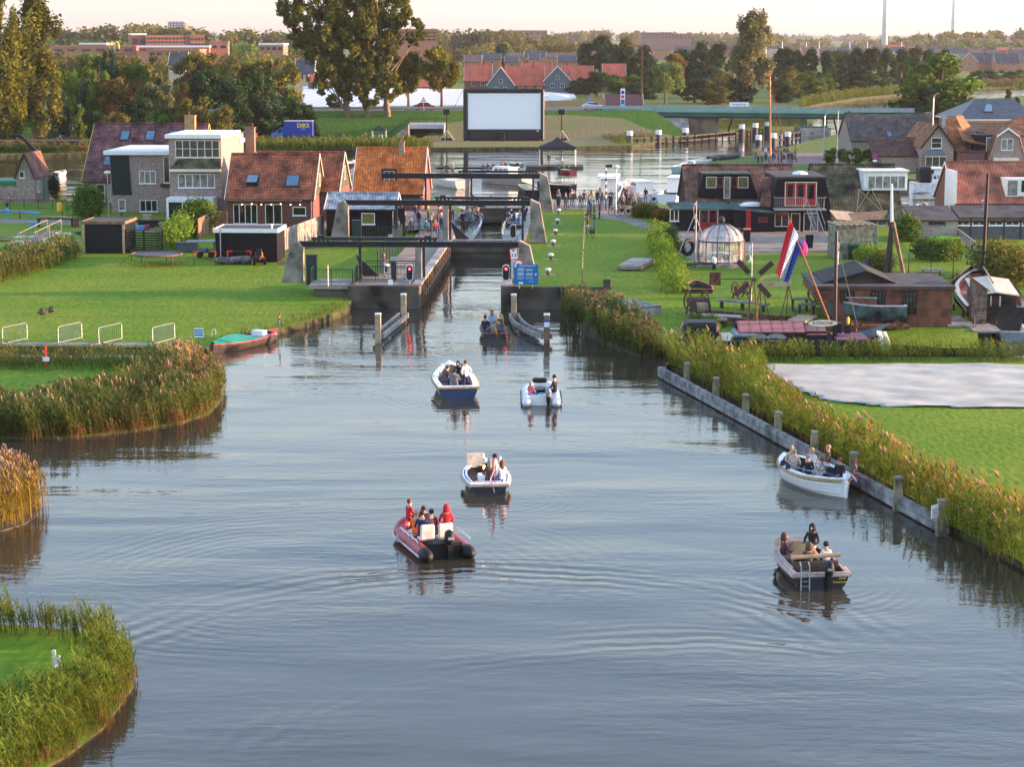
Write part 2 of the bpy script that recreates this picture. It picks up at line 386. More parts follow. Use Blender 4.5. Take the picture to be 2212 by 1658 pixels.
 L.new(acc,bn.inputs['Height']);L.new(bn.outputs[0],p.inputs['Normal'])
 return m
def wk(px,py,lam,amp,rad,r0):v=at(px,py,0);return(v.x,v.y,lam,amp,rad,r0)
WAKES=[wk(1040,1470,.85,.011,3.2,12.5),wk(1500,1700,.75,.007,3,13),wk(700,1250,.6,.003,6,8),wk(1060,1080,.5,.003,2.5,3.),wk(1066,740,.6,.004,3,2.5),wk(990,860,.6,.004,3,3),wk(1750,1260,.5,.004,2.5,3)]
water_m=water_mat()
b=MB();b.add([(-3000,20,0),(3000,20,0),(3000,3000,0),(-3000,3000,0)],[(0,1,2,3)])
struct(b.build('water',water_m))
b=MB();b.add([(-3000,206,.55),(3000,206,.55),(3000,3000,.55),(-3000,3000,.55)],[(0,1,2,3)]);struct(b.build('canal_water',water_m))
b=MB();b.add([LK(-2.85,33.3,.3),LK(2.85,33.3,.3),LK(2.85,64,.3),LK(-2.85,64,.3)],[(0,1,2,3)]);struct(b.build('lock_water',water_m))
def land(name,pts,f,m,skirt=-.8,skirt_m=None):
 bm=bmesh.new();P=[Vc((p.x,p.y,0))for p in pts]
 vs=[bm.verts.new(p)for p in P]
 from mathutils.geometry import tessellate_polygon
 for tr in tessellate_polygon([P]):bm.faces.new([vs[k]for k in tr])
 for Y in(118,122,141.7,182):bmesh.ops.bisect_plane(bm,geom=bm.verts[:]+bm.edges[:]+bm.faces[:],plane_co=(0,Y,0),plane_no=(0,1,0))
 for v in bm.verts:v.co.z=f(v.co.y)if callable(f)else f
 ed=[e for e in bm.edges if e.is_boundary]
 if skirt is not None:
  for f_ in bm.faces:f_.material_index=0
  r=bmesh.ops.extrude_edge_only(bm,edges=ed)
  for g in r['geom']:
   if isinstance(g,bmesh.types.BMVert):g.co.z=skirt
   if isinstance(g,bmesh.types.BMFace):g.material_index=1
 bmesh.ops.recalc_face_normals(bm,faces=bm.faces[:])
 top=[x for x in bm.faces if x.material_index==0]
 if top and sum(x.normal.z for x in top)<0:bmesh.ops.reverse_faces(bm,faces=bm.faces[:])
 me=bpy.data.meshes.new(name);bm.to_mesh(me);bm.free()
 me.materials.append(m);me.materials.append(skirt_m or mud_m)
 o=bpy.data.objects.new(name,me);COL.objects.link(o);return struct(o)
VL=[GL(x,y)for x,y in((-900,748),(0,748),(340,751),(435,757),(470,745),(530,732),(600,712),(655,697),(745,668))]
VL+=[LK(-7.6,.4),LK(-3.,.4),LK(-3.,66)]+[GL(x,y)for x,y in((930,428),(700,428),(400,430),(190,432),(100,438),(-900,445))]
land('lawn',VL,fL,lawn_m)
VR=[LK(3.,.4),LK(10.4,.4)]+[GR(x,y)for x,y in((1260,690),(1325,722),(1385,748),(1432,742),(1480,733),(1900,742),(2040,752),(2116,752),(2108,700),(2062,652),(2050,600),(2100,572),(2150,592),(2200,640),(2260,655),(3200,690),(3200,452),(2212,452),(1480,446),(1430,441))]+[LK(3.,66)]
land('lawn',VR,fR,lawn_m)
ISL_A=[at(x,y,.1)for x,y in((-500,768),(200,773),(445,776),(476,812),(482,858),(450,893),(380,915),(250,935),(120,946),(0,948),(-500,960))]
land('meadow',ISL_A,.1,meadow_m,-.6)
ISL_B=[at(x,y,.15)for x,y in((-300,1040),(0,1050),(55,1062),(88,1085),(84,1108),(50,1128),(0,1143),(-300,1165))]
land('reed_bank',ISL_B,.06,dirt_m,-.6)
ISL_C=[at(x,y,.08)for x,y in((-400,1345),(0,1350),(150,1362),(235,1385),(285,1435),(290,1480),(225,1570),(140,1635),(40,1690),(-400,1900))]
land('meadow',ISL_C,.08,meadow_m,-.6)
FLD=[at(x,y,.25)for x,y in((1438,782),(1440,788),(1500,774),(1700,770),(2212,773),(3000,780),(3000,1850),(2600,1560),(2212,1218),(2140,1178),(2058,1138),(1960,1070),(1760,950),(1600,862),(1500,808))]
land('field',FLD,.25,lawn_m,-.6)
QR=[at(x,y,1.)for x,y in((1520,357),(1600,366),(1980,388),(3200,410),(3200,215),(2212,207),(2120,214),(2050,228),(1930,250),(1860,275),(1800,292),(1720,312),(1640,333),(1530,350))]
land('quayside_ground',QR,1.,bank_m,-.5)
FAR=[at(x,y,1.)for x,y in((-900,340),(0,335),(190,331),(540,325),(900,322),(930,319),(1240,317),(1365,314),(1440,303),(1500,291),(1600,284),(1740,277),(1765,255),(1722,238),(1760,226),(1850,212),(1950,203),(2000,197),(2120,189),(2212,186),(3400,176))]
FAR+=[Vc((900,900,0)),Vc((6000,1500,0)),Vc((14000,28000,0)),Vc((-14000,28000,0)),Vc((-3000,400,0))]
land('ground',FAR,1.,bank_m,-.5)
def patch(name,pts,z,m,dz=.006,kind='structure'):
 b=MB();b.add([(p.x,p.y,z+dz)for p in pts],[tuple(range(len(pts)))]);o=b.build(name,m);return tag(o,kind=kind)
patch('foreshore',[at(x,y,1.)for x,y in((905,317),(1240,314),(1345,311),(1335,300),(1300,290),(960,290),(880,303))],1.,dry_m)
EY0,EY1,EZ=364.,381.,5.2
b=MB();xa,xb=-170.,26.
b.add([(xa,EY0,.9),(xb+6,EY0+3,.9),(xb,EY1,EZ),(xa,EY1,EZ)],[(0,1,2,3)])
b.add([(xb+6,EY0+3,.9),(xb+6,EY1+14,.9),(xb,EY1+12,EZ),(xb,EY1,EZ)],[(0,1,2,3)])
b.add([(xa,EY1+28,.9),(xb+6,EY1+28,.9),(xb,EY1+12,EZ),(xa,EY1+12,EZ)],[(0,1,2,3)])
b.add([(xa,EY1,EZ),(xb,EY1,EZ),(xb,EY1+12,EZ),(xa,EY1+12,EZ)],[(0,1,2,3)])
struct(b.build('embankment',slope_m))
b=MB();b.add([(xa,EY1+2,EZ+.02),(xb,EY1+2,EZ+.02),(xb,EY1+9.5,EZ+.02),(xa,EY1+9.5,EZ+.02)],[(0,1,2,3)])
struct(b.build('road',tarmac))
b=MB()
for k in range(0,48):
 x=xa+k*4;b.add([(x,EY1+5.7,EZ+.03),(x+2.2,EY1+5.7,EZ+.03),(x+2.2,EY1+5.85,EZ+.03),(x,EY1+5.85,EZ+.03)],[(0,1,2,3)])
for yy in(2.3,9.1):b.add([(xa,EY1+yy,EZ+.03),(xb,EY1+yy,EZ+.03),(xb,EY1+yy+.12,EZ+.03),(xa,EY1+yy+.12,EZ+.03)],[(0,1,2,3)])
struct(b.build('road_marking',white_p))
b=MB();e=.05
def sl(x,tt):return(x,EY0+(EY1-EY0)*tt-.06,.9+(EZ-.9)*tt+.06)
b.add([sl(-16,0),sl(30,0),sl(24,.35),sl(20,.72),sl(10,.85),sl(-2,.8),sl(-12,.55)],[(0,1,2,3,4,5,6)]);struct(b.build('slope',dry_m))
def strip_land(name,pix,f,m,dz=.006):
 pts=[onto(x,y,f)for x,y in pix];b=MB();b.add([(p.x,p.y,p.z+dz)for p in pts],[tuple(range(len(pts)))]);return struct(b.build(name,m))
strip_land('yard_paving',[(1418,508),(1470,498),(1660,498),(1800,500),(1812,545),(1700,546),(1618,548),(1600,572),(1520,572),(1455,545)],fR,paving)
strip_land('yard_paving',[(1810,500),(1850,500),(1905,560),(1888,585),(1860,560)],fR,paving)
strip_land('path',[(1290,455),(1345,462),(1425,490),(1440,502),(1405,500),(1345,478),(1285,470)],fR,paving)
strip_land('path',[(1180,440),(1440,448),(1440,462),(1345,462),(1290,455),(1180,450)],fR,paving)
strip_land('terrace',[(262,488),(480,488),(470,500),(360,503),(262,498)],fL,paving)
strip_land('terrace',[(262,498),(340,503),(345,488),(262,486)],fL,paving,.01)
strip_land('path',[(0,474),(240,478),(240,486),(0,482)],fL,paving)
strip_land('path',[(560,500),(700,520),(700,535),(610,545),(600,560),(640,572),(600,572),(590,500)],fL,dirt_m)
strip_land('terrace',[(700,505),(955,505),(958,440),(700,440)],fL,paving,.35)
strip_land('ditch_water',[(-60,522),(140,524),(175,520),(175,500),(60,508),(-60,512)],fL,water_m,.008)
strip_land('yard_paving',[(1840,640),(2055,640),(2055,700),(1900,715),(1790,700),(1790,650)],fR,dirt_m)
strip_land('towpath',[(-300,745),(330,748),(330,741),(-300,740)],fL,wgrey,.02)
strip_land('cycle_path',[(1685,330),(1780,330),(1840,352),(1640,356)],lambda Y:1.,mat('red_brick_paving',(.25,.16,.14),.9,var=.15,scale=1.),.01)
strip_land('cycle_path',[(1670,222),(1700,222),(1703,205),(1692,199),(1682,199),(1690,206)],lambda Y:1.,mat('pale_asphalt',(.2,.19,.2),.9,var=.1,scale=1.),.01)
def tarp():
 px=[(1638,800),(1634,790),(1655,786),(1900,786),(2212,787),(2600,788),(2600,884),(2212,882),(2100,884),(2000,879),(1905,880),(1830,872),(1760,862),(1700,835),(1655,812)]
 P=np.array([[at(x,y,.3).x,at(x,y,.3).y]for x,y in px])
 xs=np.arange(P[:,0].min(),P[:,0].max(),.35);ys=np.arange(P[:,1].min(),P[:,1].max(),.35)
 X,Y=np.meshgrid(xs,ys);pts=np.stack([X.ravel(),Y.ravel()],1);ins=inside(pts,P).reshape(X.shape)
 Z=.31+.03*np.sin(X*1.3+np.sin(Y*.7)*2)*np.sin(Y*1.9+X*.3)+.02*np.sin(X*.45+Y*2.7+np.sin(X*.9))+rng.normal(0,.008,X.shape)+.03
 V=np.stack([X.ravel(),Y.ravel(),Z.ravel()],1);n=len(xs);F=[]
 for j in range(len(ys)-1):
  for i in range(n-1):
   if ins[j,i]and ins[j+1,i]and ins[j,i+1]and ins[j+1,i+1]:F.append((j*n+i,j*n+i+1,(j+1)*n+i+1,(j+1)*n+i))
 o=npm('tarpaulin',V,np.array(F),mat('white_sheeting',(.44,.425,.36),.75,var=.12,scale=.5,bump=.2),smooth=True)
 o.modifiers.new('s','SOLIDIFY').thickness=.02
 tag(o,'large white cover sheet spread flat over the grass field, wrinkled','tarpaulin')
tarp()
# ======= LOCK
def lth(name,label,cat,x,y,z=0,group=None,rz=0):return thing(name,label,cat,LK(x,y,z),LYAW+rz,group)
QZ=1.6
def quay():
 t=lth('quay_wall','stained concrete lock quay left of the lock mouth with paved top','quay wall',0,0)
 b=MB();b.box(-7.9,-2.85,0,.7,-1.2,QZ);b.box(-7.9,-7.4,.7,8,-1.2,QZ);b.box(-3.35,-2.85,.7,66,-1.2,QZ-.06)
 b.build('wall',conc_d,t,bevel=.04)
 b=MB();b.box(-7.38,-3.36,.71,8,.9,QZ-.08);b.box(-6.3,-3.36,8,64,.9,QZ-.07);b.build('walkway',paving,t)
 b=MB();b.box(-3.4,-2.78,.7,64,QZ-.06,QZ+.06);b.build('coping',concrete,t)
 for k in range(14):
  b=MB();b.box(-2.85,-2.70,2+k*2.1,2.22+k*2.1,-.3,QZ-.1);b.build('fender_timber',wbrown,t)
 b=MB()
 for k in range(13):
  a=Vc((-2.66,2.1+k*2.1,1.));c=Vc((-2.66,4.2+k*2.1,1.));pts=[a.lerp(c,q/6)+Vc((0,0,-.35*math.sin(math.pi*q/6)))for q in range(7)]
  b.path(pts,.025,4)
 b.build('grab_chain',wpale,t)
 t=lth('quay_wall','stained concrete lock quay right of the lock mouth, lawn behind it','quay wall',0,0)
 b=MB();b.box(2.85,10.6,0,.55,-1.2,QZ-.02);b.box(2.85,3.4,.55,66,-1.2,QZ-.02);b.box(10.1,10.6,.55,5,-1.2,QZ-.1);b.box(10.,10.5,-.25,.35,-1,QZ+.55)
 b.build('wall',conc_d,t,bevel=.04)
 b=MB();b.box(2.82,3.5,.55,64,QZ-.02,QZ+.06);b.box(2.86,4.,-.02,1.,QZ,QZ+.12);b.build('coping',concrete,t)
 t=lth('platform','small railed concrete platform on low piers at the left end of the lock quay','platform',-7.9,1.2)
 b=MB();b.box(-2.9,0,0,3.6,1.2,1.55);b.build('deck',concrete,t,bevel=.03)
 b=MB();b.box(-2.6,-.1,.35,.8,.2,1.2);b.build('pier',conc_d,t)
quay()
def portal(y,z0,z1,label,left=True,midpost=True,lz=QZ):
 t=lth('gate_portal',label,'portal frame',0,y,0,'lifting gate portals across the lock')
 b=MB();b.box(-11.9,4.,-.18,.18,z0,z0+.06);b.box(-11.9,4.,-.06,.06,z0+.06,z1-.06);b.box(-11.9,4.,-.18,.18,z1-.06,z1)
 for k in range(9):b.box(-11.5+k*1.9,-11.45+k*1.9,-.15,.15,z0+.06,z1-.06)
 b.build('beam',dsteel,t)
 b=MB();b.path([Vc((-11.8+q*.8,-.22,(z0+z1)/2+.06*math.sin(q*.9)))for q in range(20)],.03,4);b.build('cable',black_m,t)
 bt=MB()
 bt.prism([(3.95,lz-.1),(5.35,lz-.1),(4.75,z1-.25),(4.,z1+.12),(3.95,z1+.1)],-.45,.45,'y');bt.build('buttress',conc_p,t,bevel=.03)
 if left:
  bt=MB();bt.prism([(-13.2,lz-.3),(-11.6,lz-.3),(-11.6,z0),(-11.9,z1),(-12.5,z1-.25)],-.45,.45,'y');bt.build('buttress',conc_p,t,bevel=.03)
 b=MB();b.box(-3.5,-3.05,-.35,.1,lz-.3,z0-.02);b.build('post',conc_p,t,bevel=.03)
 b=MB();b.box(-3.,-2.82,.1,.3,lz-1,z0);b.build('guide_post',dsteel,t)
 b=MB();b.box(-7.6,-7.4,-.1,.1,lz-.2,z0);b.build('post',dsteel,t)
 b=MB();b.box(3.2,3.38,-.1,.1,lz-.2,z0);b.build('post',dsteel,t)
def carriage(y,z,x0,x1,label):
 t=lth('gate_carriage',label,'gate carriage',0,y,z,'rolling carriages on the lock portals')
 b=MB();b.box(x0+1.4,x1-1.4,-.16,.16,.06,.30);b.build('girder',dsteel,t,bevel=.02)
 for xa in(x0,x1-1.4):
  b=MB();b.box(xa,xa+1.4,-.14,.14,.12,.28);b.box(xa+.45,xa+.95,-.12,.12,.28,.42);c=b.build('truck',black_m,t)
  for k in range(4):
   w_=MB();w_.tube((xa+.2+k*.33,-.16,.12),(xa+.2+k*.33,.16,.12),.12,None,8);w_.build('wheel',black_m,c)
 b=MB();b.cbox(((x0*.2+x1*.8)-1.6,0,.38),(.28,.2,.2));b.build('motor',steel,t)
portal(4.6,3.88,4.28,'front portal of the lock, low dark beam over concrete buttresses behind the red signal')
portal(32.6,4.6,5.05,'middle portal of the lock, dark beam across the chamber in front of the black hut')
portal(64,4.75,5.25,'far portal of the lock, dark beam nearest the open canal',lz=1.5,left=False)
carriage(4.6,4.29,-11,-1.9,'long dark rolling carriage on the front portal, over the lawn side')
carriage(32.6,5.06,-4.2,3.8,'rolling carriage on the middle portal, above the boats in the chamber')
carriage(64,5.26,-4.2,3.8,'rolling carriage on the far portal, in front of the white cabin boat')
def gate(y,z1,label):
 t=lth('lock_gate',label,'lock gate',0,y,0,'lock gates')
 b=MB();b.box(-2.8,2.8,.1,.5,-1,z1);b.box(-2.8,2.8,-.05,.1,.55,.75);b.box(-2.8,2.8,-.05,.1,1.15,1.3);b.build('gate_leaf',conc_d,t,bevel=.02)
 b=MB();b.box(-2.8,2.8,-.25,.7,z1,z1+.08);b.build('footwalk',wgrey,t)
 return t
g1=gate(32.9,1.55,'concrete lock gate closing the chamber under the middle portal');g2=gate(64.3,1.75,'far lock gate with railed footbridge on top')
def railing(name,label,pts,h=1.05,z=0,sp=.22,m=green_m,group=None,f=None,mid=True,cat='railing',posts=1.6):
 """pts: world ground points"""
 o=pts[0].copy();t=thing(name,label,cat,o,0,group)
 rl=MB();br=MB()
 for a,c in zip(pts[:-1],pts[1:]):
  a=a-o;c=c-o;L=(c-a).length;up=Vc((0,0,1))
  rl.tube(a+up*h,c+up*h,.035,None,5);rl.tube(a+up*.12,c+up*.12,.025,None,4)
  if mid:rl.tube(a+up*(h-.15),c+up*(h-.15),.02,None,4)
  n=max(1,int(L/sp))
  for k in range(1,n):p=a.lerp(c,k/n);br.tube(p+up*.12,p+up*(h-.1),.011,None,3,False)
  n=max(1,round(L/posts))
  for k in range(n+1):
   p=a.lerp(c,k/n);pb=MB();pb.tube(p,p+up*(h+.03),.035,None,4);pb.build('post',m,t)
 rl.build('rail',m,t)
 if br.v:br.build('infill_bars',m,t)
 return t
railing('railing','dark green bar railing along the front of the lock quay behind the fin',[LK(-7.6,3.,QZ),LK(-3.5,3.,QZ)])
railing('railing','second bar railing just behind the woman on the lock quay',[LK(-7.3,6.6,QZ),LK(-3.6,6.6,QZ)])
railing('railing','dark railing round the small platform at the left of the quay',[LK(-7.7,4.6,1.55),LK(-7.7,1.3,1.55),LK(-10.7,1.3,1.55),LK(-10.7,4.6,1.55)])
railing('footbridge_railing','bar railing of the far footbridge, bright water behind',[LK(-5.5,64.2,1.83),LK(3.2,64.2,1.83)])
railing('railing','long black bar railing along the far quay with spectators',[LK(5.4,66.5,1.5),LK(11.,67.5,1.5),LK(14.5,66.5,1.5)],h=1.15)
railing('railing','black bar railing in front of the terrace café guests',[LK(-9.2,34.2,QZ),LK(-4.,34.2,QZ)])
railing('railing','bar railing before the black hut beside the middle portal',[LK(-10.8,34.6,QZ),LK(-9.3,34.4,QZ)])
def wirefence(label,pts,h=1.8,m=green_m):
 o=pts[0].copy();t=thing('wire_fence',label,'fence',o,0)
 b=MB()
 for a,c in zip(pts[:-1],pts[1:]):
  a=a-o;c=c-o;L=(c-a).length;n=max(1,round(L/2.5));u=Vc((0,0,1))
  for k in range(n+1):p=a.lerp(c,k/n);q=MB();q.tube(p,p+u*h,.04,None,4);q.build('post',m,t)
  for k in range(9):b.tube(a+u*(.1+k*(h-.1)/8),c+u*(.1+k*(h-.1)/8),.012,None,3,False)
  n=int(L/.25)
  for k in range(n):p=a.lerp(c,k/n);b.tube(p+u*.1,p+u*h,.008,None,3,False)
 b.build('wire_mesh',m,t);return t
wirefence('green wire mesh fence beside the grey lock path',[LK(-6.55,7.5,1.5),LK(-6.75,30,1.5)])
for x,y,zz,lab in((-8.,6.,QZ,'dark steel fin plate standing on the front quay, pointed top'),(-3.,33.6,QZ,'dark steel fin plate right of the terrace railing'),(-3.2,64.8,1.8,'dark steel fin plate on the far footbridge')):
 t=lth('fin_plate',lab,'steel plate',x,y,zz,'slanted fin plates at the gate slots');b=MB()
 b.prism([(.55,0),(1.75,0),(0,1.65)],-.08,.08,'y');b.build('plate',dsteel,t)
for x,y,lab in((-11.3,4.,'dark green control cabinet beside the front left buttress'),(-11.2,32.2,'dark green control cabinet beside the middle left buttress')):
 t=lth('control_cabinet',lab,'cabinet',x,y,1.2,'control cabinets by the portals');b=MB();b.box(0,.75,-.4,.2,0,2.1);b.build('housing',green_m,t,bevel=.02)
 b=MB();b.box(-.03,.78,-.43,.23,2.1,2.18);b.build('lid',dsteel,t)
t=lth('bollard_post','thick dark green mooring post with grey cap on the quay path','post',-5.,3.6,QZ);b=MB();b.box(-.15,.2,-.15,.15,0,1.4);b.build('shaft',green_m,t);b=MB();b.box(-.2,.25,-.2,.2,1.4,1.65);b.build('cap',steel,t)
def signal(label,loc,s,lit):
 t=thing('signal_light',label,'signal light',loc,0,'oval lock signal lights')
 pr=[(.24*math.cos(a),(.34 if math.sin(a)>=0 else-.34)+.24*math.sin(a))for a in[k*math.pi/10+.001 for k in range(20)]]
 b=MB();b.prism([(x*s*1.18,.95*s+z*s*1.1)for x,z in pr],-.03,.03,'y');b.build('border',print_w,t)
 b=MB();b.prism([(x*s*.98,.95*s+z*s*.98)for x,z in pr],-.1,0,'y');b.build('housing',rubber,t)
 for k in range(3):
  mm=mat('red_lamp',(.8,.02,.02),.4,emit=(1,.02,.02,5.))if(k==0 and lit)else black_m
  b=MB();b.tube((0,-.13,(.95+.3-k*.3)*s),(0,-.1,(.95+.3-k*.3)*s),.095*s,None,12);b.build('lamp',mm,t)
  b=MB();b.box(-.1*s,.1*s,-.25,-.1,(.95+.41-k*.3)*s,(.95+.42-k*.3)*s);b.build('hood',black_m,t)
 b=MB();b.tube((0,0,0),(0,0,.6*s),.04,None,6);b.build('pole',steel,t)
signal('oval signal light showing red, on the left quay corner',at(885,616,QZ),.92,True)
signal('oval signal light showing red, right of the lock mouth beside the blue board',at(1093,616,QZ),.92,True)
signal('unlit oval signal light by the middle portal above the right-hand boat',LK(2.5,31.8,1.6),.95,False)
def sign_posts(t,xs,h,m=steel):
 for x in xs:b=MB();b.tube((x,.04,0),(x,.04,h),.035,None,6);b.build('post',m,t)
t=thing('information_board','large blue information board with white text on the right lock corner','sign',at(1136,624,1.5),R(-2))
sign_posts(t,(-.45,.45),.5,wpale)
b=MB();b.box(-.87,.87,-.03,.02,.28,1.72);b.build('panel',blue_s,t)
txt('BEDIENINGSTIJDEN SLUIS',.1,print_w,t,(.12,-.035,1.6),bold=.02)
b=MB();b.box(-.8,-.66,-.036,-.031,1.53,1.69);b.box(-.5,-.2,-.036,-.031,.34,.48);b.prism([(.62,1.05),(.78,1.07),(.68,.9)],-.036,-.031,'y')
for r,(zz,n)in enumerate(((1.42,1),(1.36,2),(1.31,2),(1.26,2),(1.14,1),(1.08,2),(1.03,2),(.98,2),(.93,2),(.8,2),(.69,2),(.5,3))):
 if n!=3:b.box(-.58,-.1-(.05*(r%3)),-.036,-.031,zz,zz+.022)
 if n==2:b.box(0,.5-.04*(r%2),-.036,-.031,zz,zz+.018)
 if n==3:b.box(.15,.55,-.036,-.031,zz,zz+.02)
b.build('printing',print_w,t)
t=thing('height_sign','tilted square height limit sign 3.8 with red border at the right buttress','sign',LK(3.65,3.2,QZ),R(-2))
sign_posts(t,(.1,),2.2)
b=MB();b.at((0,0,1.95),0,0,R(-7));b.box(-.3,.3,-.04,-.01,-.42,.42);b.build('panel',sig_red,t)
b=MB();b.at((0,0,1.95),0,0,R(-7));b.box(-.235,.235,-.05,-.041,-.35,.35);b.build('face',print_w,t)
b=MB();b.at((0,0,1.95),0,0,R(-7));b.prism([(-.14,.32),(.14,.32),(0,.16)],-.056,-.051,'y');b.build('arrow',print_black,t)
txt('3.8',.32,print_black,t,(0,-.056,1.86),bold=.01)
t=thing('round_sign','round no-wash sign with red ring below the height sign','sign',LK(4.,2.6,QZ),R(-2))
sign_posts(t,(0,),1.5)
for r_,y_,m_,nm in((.31,-.03,sig_red,'panel'),(.24,-.045,print_w,'face')):
 b=MB();b.tube((0,y_-.012,1.32),(0,y_,1.32),r_,None,24);b.build(nm,m_,t)
b=MB();b.prism([(-.16,1.27),(.16,1.27),(.14,1.34),(.05,1.31),(0,1.37),(-.06,1.32),(-.14,1.33)],-.066,-.058,'y');b.build('symbol',print_black,t)
t=thing('sign_post','small blank white plate on a thin pole in the water before the left quay','sign',at(844,668,-.2),0);sign_posts(t,(0,),1.6,rust);b=MB();b.box(-.17,.17,-.02,0,1.55,2.1);b.build('panel',print_w,t)
t=thing('marker_post','short white marker pole beside the fin on the left quay','post',at(709,616,QZ),0);b=MB();b.tube((0,0,-.1),(0,0,1.4),.035,None,6);b.build('pole',white_p,t)
def bollard(p,label):
 t=thing('bollard',label,'bollard',p,R(-8),'mooring bollards along the right side of the lock')
 b=MB();b.tube((0,0,-.1),(0,0,.35),.13,.13,10);b.build('shaft',rust,t)
 b=MB();b.lathe([(.12,.33),(.21,.38),(.22,.47),(.15,.54),(.03,.56)],12);b.build('cap',white_p,t)
 b=MB();b.box(-.55,.55,-.14,.14,0,.05);b.build('foot_plate',steel,t)
for i,(x,y,lab)in enumerate(((1207,463,'mooring bollard farthest back, nearest the spectator railing'),(1204,485,'mooring bollard second from the spectator railing'),(1200,508,'mooring bollard third from the railing, left of the cyclist'),(1195,532,'mooring bollard fourth from the railing, beside the middle buttress'),(1190,562,'mooring bollard second nearest the blue board'),(1184,595,'mooring bollard nearest the blue information board'))):
 bollard(onto(x,y,fR),'white topped '+lab)
t=thing('bollard','white topped mooring bollard on the left quay path','bollard',at(835,585,QZ),0,'mooring bollards on the left quay');b=MB();b.tube((0,0,-.1),(0,0,.3),.13,None,10);b.build('shaft',rubber,t);b=MB();b.lathe([(.1,.3),(.22,.36),(.2,.48),(.05,.54)],12);b.build('cap',white_p,t)
def tape():
 p0=onto(1258,614,fR);p1=onto(1264,470,fR);t=thing('tape_barrier','yellow and black striped tape barrier running up the lawn beside the bollards','barrier tape',p0,0)
 for i,q in enumerate((0,.25,.5,.75,1)):
  p=p0.lerp(p1,q)-p0;b=MB();b.tube(p,p+Vc((0,0,1.1)),.04,None,5);b.build('post',black_m,t)
 by,bk=MB(),MB();N=60
 for k in range(N):
  a=p0.lerp(p1,k/N)-p0;c=p0.lerp(p1,(k+1)/N)-p0;s=Vc((0,0,1.-.12*abs(math.sin(k/N*4*math.pi))));(by if k%2 else bk).tube(a+s,c+s,.05,None,4)
 by.f+=[[k+len(by.v)for k in f]for f in bk.f];by.v+=bk.v;by.uv+=bk.uv;by.mi+=[1]*len(bk.mi);by.build('tape',[yellow_p,black_m],t)
tape()
def pile(t,p,h,w_=.37,m=wpale,cap=True,dep=-1.5,name='pile',capm=None):
 b=MB();b.box(p.x-w_/2,p.x+w_/2,p.y-w_/2,p.y+w_/2,dep,h-.1);o=b.build(name,m,t,bevel=.03)
 if cap:b=MB();b.box(p.x-w_/2-.01,p.x+w_/2+.01,p.y-w_/2-.01,p.y+w_/2+.01,h-.1,h+.02);b.build('cap',capm or white_p,o,bevel=.03)
def guide(label,A,B,bow,plate=False):
 t=thing('guide_fender',label,'timber fender',(A.x,A.y,0),0,'timber guide fenders before the lock mouth')
 a=Vc((0,0,0));c=B-A;c.z=0;d=c.normalized();n=Vc((-d.y,d.x,0))
 pile(t,a,1.85,m=wbrown if plate else wpale);pile(t,c,1.85,m=wpale)
 for k,off in enumerate((.28,-.3)):
  b=MB();N=10;pts=[a.lerp(c,q/N)+n*(off+bow*math.sin(math.pi*q/N))+Vc((0,0,.42))for q in range(N+1)]
  for p,q in zip(pts[:-1],pts[1:]):
   s=n*.07;u=Vc((0,0,.16));b.add([p-s-u,p+s-u,p+s+u,p-s+u,q-s-u,q+s-u,q+s+u,q-s+u],[(0,1,2,3),(7,6,5,4),(0,4,5,1),(1,5,6,2),(2,6,7,3),(3,7,4,0)])
  b.build('rail',wgrey,t)
 for q in range(1,8):
  p=a.lerp(c,q/8)+n*bow*math.sin(math.pi*q/8);b=MB();b.at(p+Vc((0,0,.42)),math.atan2(d.y,d.x));b.box(-.05,.05,-.24,.22,-.05,.05);b.build('spacer',wgrey,t)
 return t
guide('pair of white capped timber piles joined by sloping rails left of the lock mouth',at(817,741),at(872,694),0)
t=guide('pair of white capped piles joined by curved ladder-like rails right of the lock mouth',at(1181,742),at(1110,695),.5,True)
b=MB();b.box(-.16,.16,-.22,-.19,1.05,1.5);o=b.build('notice',print_w,t);b=MB();b.box(-.16,.16,-.23,-.22,1.36,1.5);b.build('notice_header',mat('violet_blue',(.05,.04,.3),.5),o)
def lamppost(label,p,h=4.2,kind='mushroom',m=steel):
 t=thing('street_lamp',label,'street lamp',p,0)
 b=MB();b.tube((0,0,0),(0,0,h),.06,.045,8);b.build('pole',m,t)
 if kind=='mushroom':
  b=MB();b.lathe([(.05,h-.05),(.32,h+.1),(.36,h+.22),(.2,h+.32),(.03,h+.35)],12);b.build('lamp_head',cream,t)
 else:
  b=MB();b.path([Vc((0,0,h)),Vc((.15,0,h+.35)),Vc((.9,0,h+.6))],.05);b.box(.7,1.3,-.12,.12,h+.55,h+.66);b.build('lamp_arm',m,t)
 return t
lamppost('mushroom street lamp by the spectator railing right of the lock',LK(11.6,66.,1.45))
lamppost('mushroom street lamp in front of the dark green panel of the pink brick house',onto(235,475,fL),4.4)
lamppost('mushroom street lamp in front of the white yacht',onto(2055,458,fR),4.2)
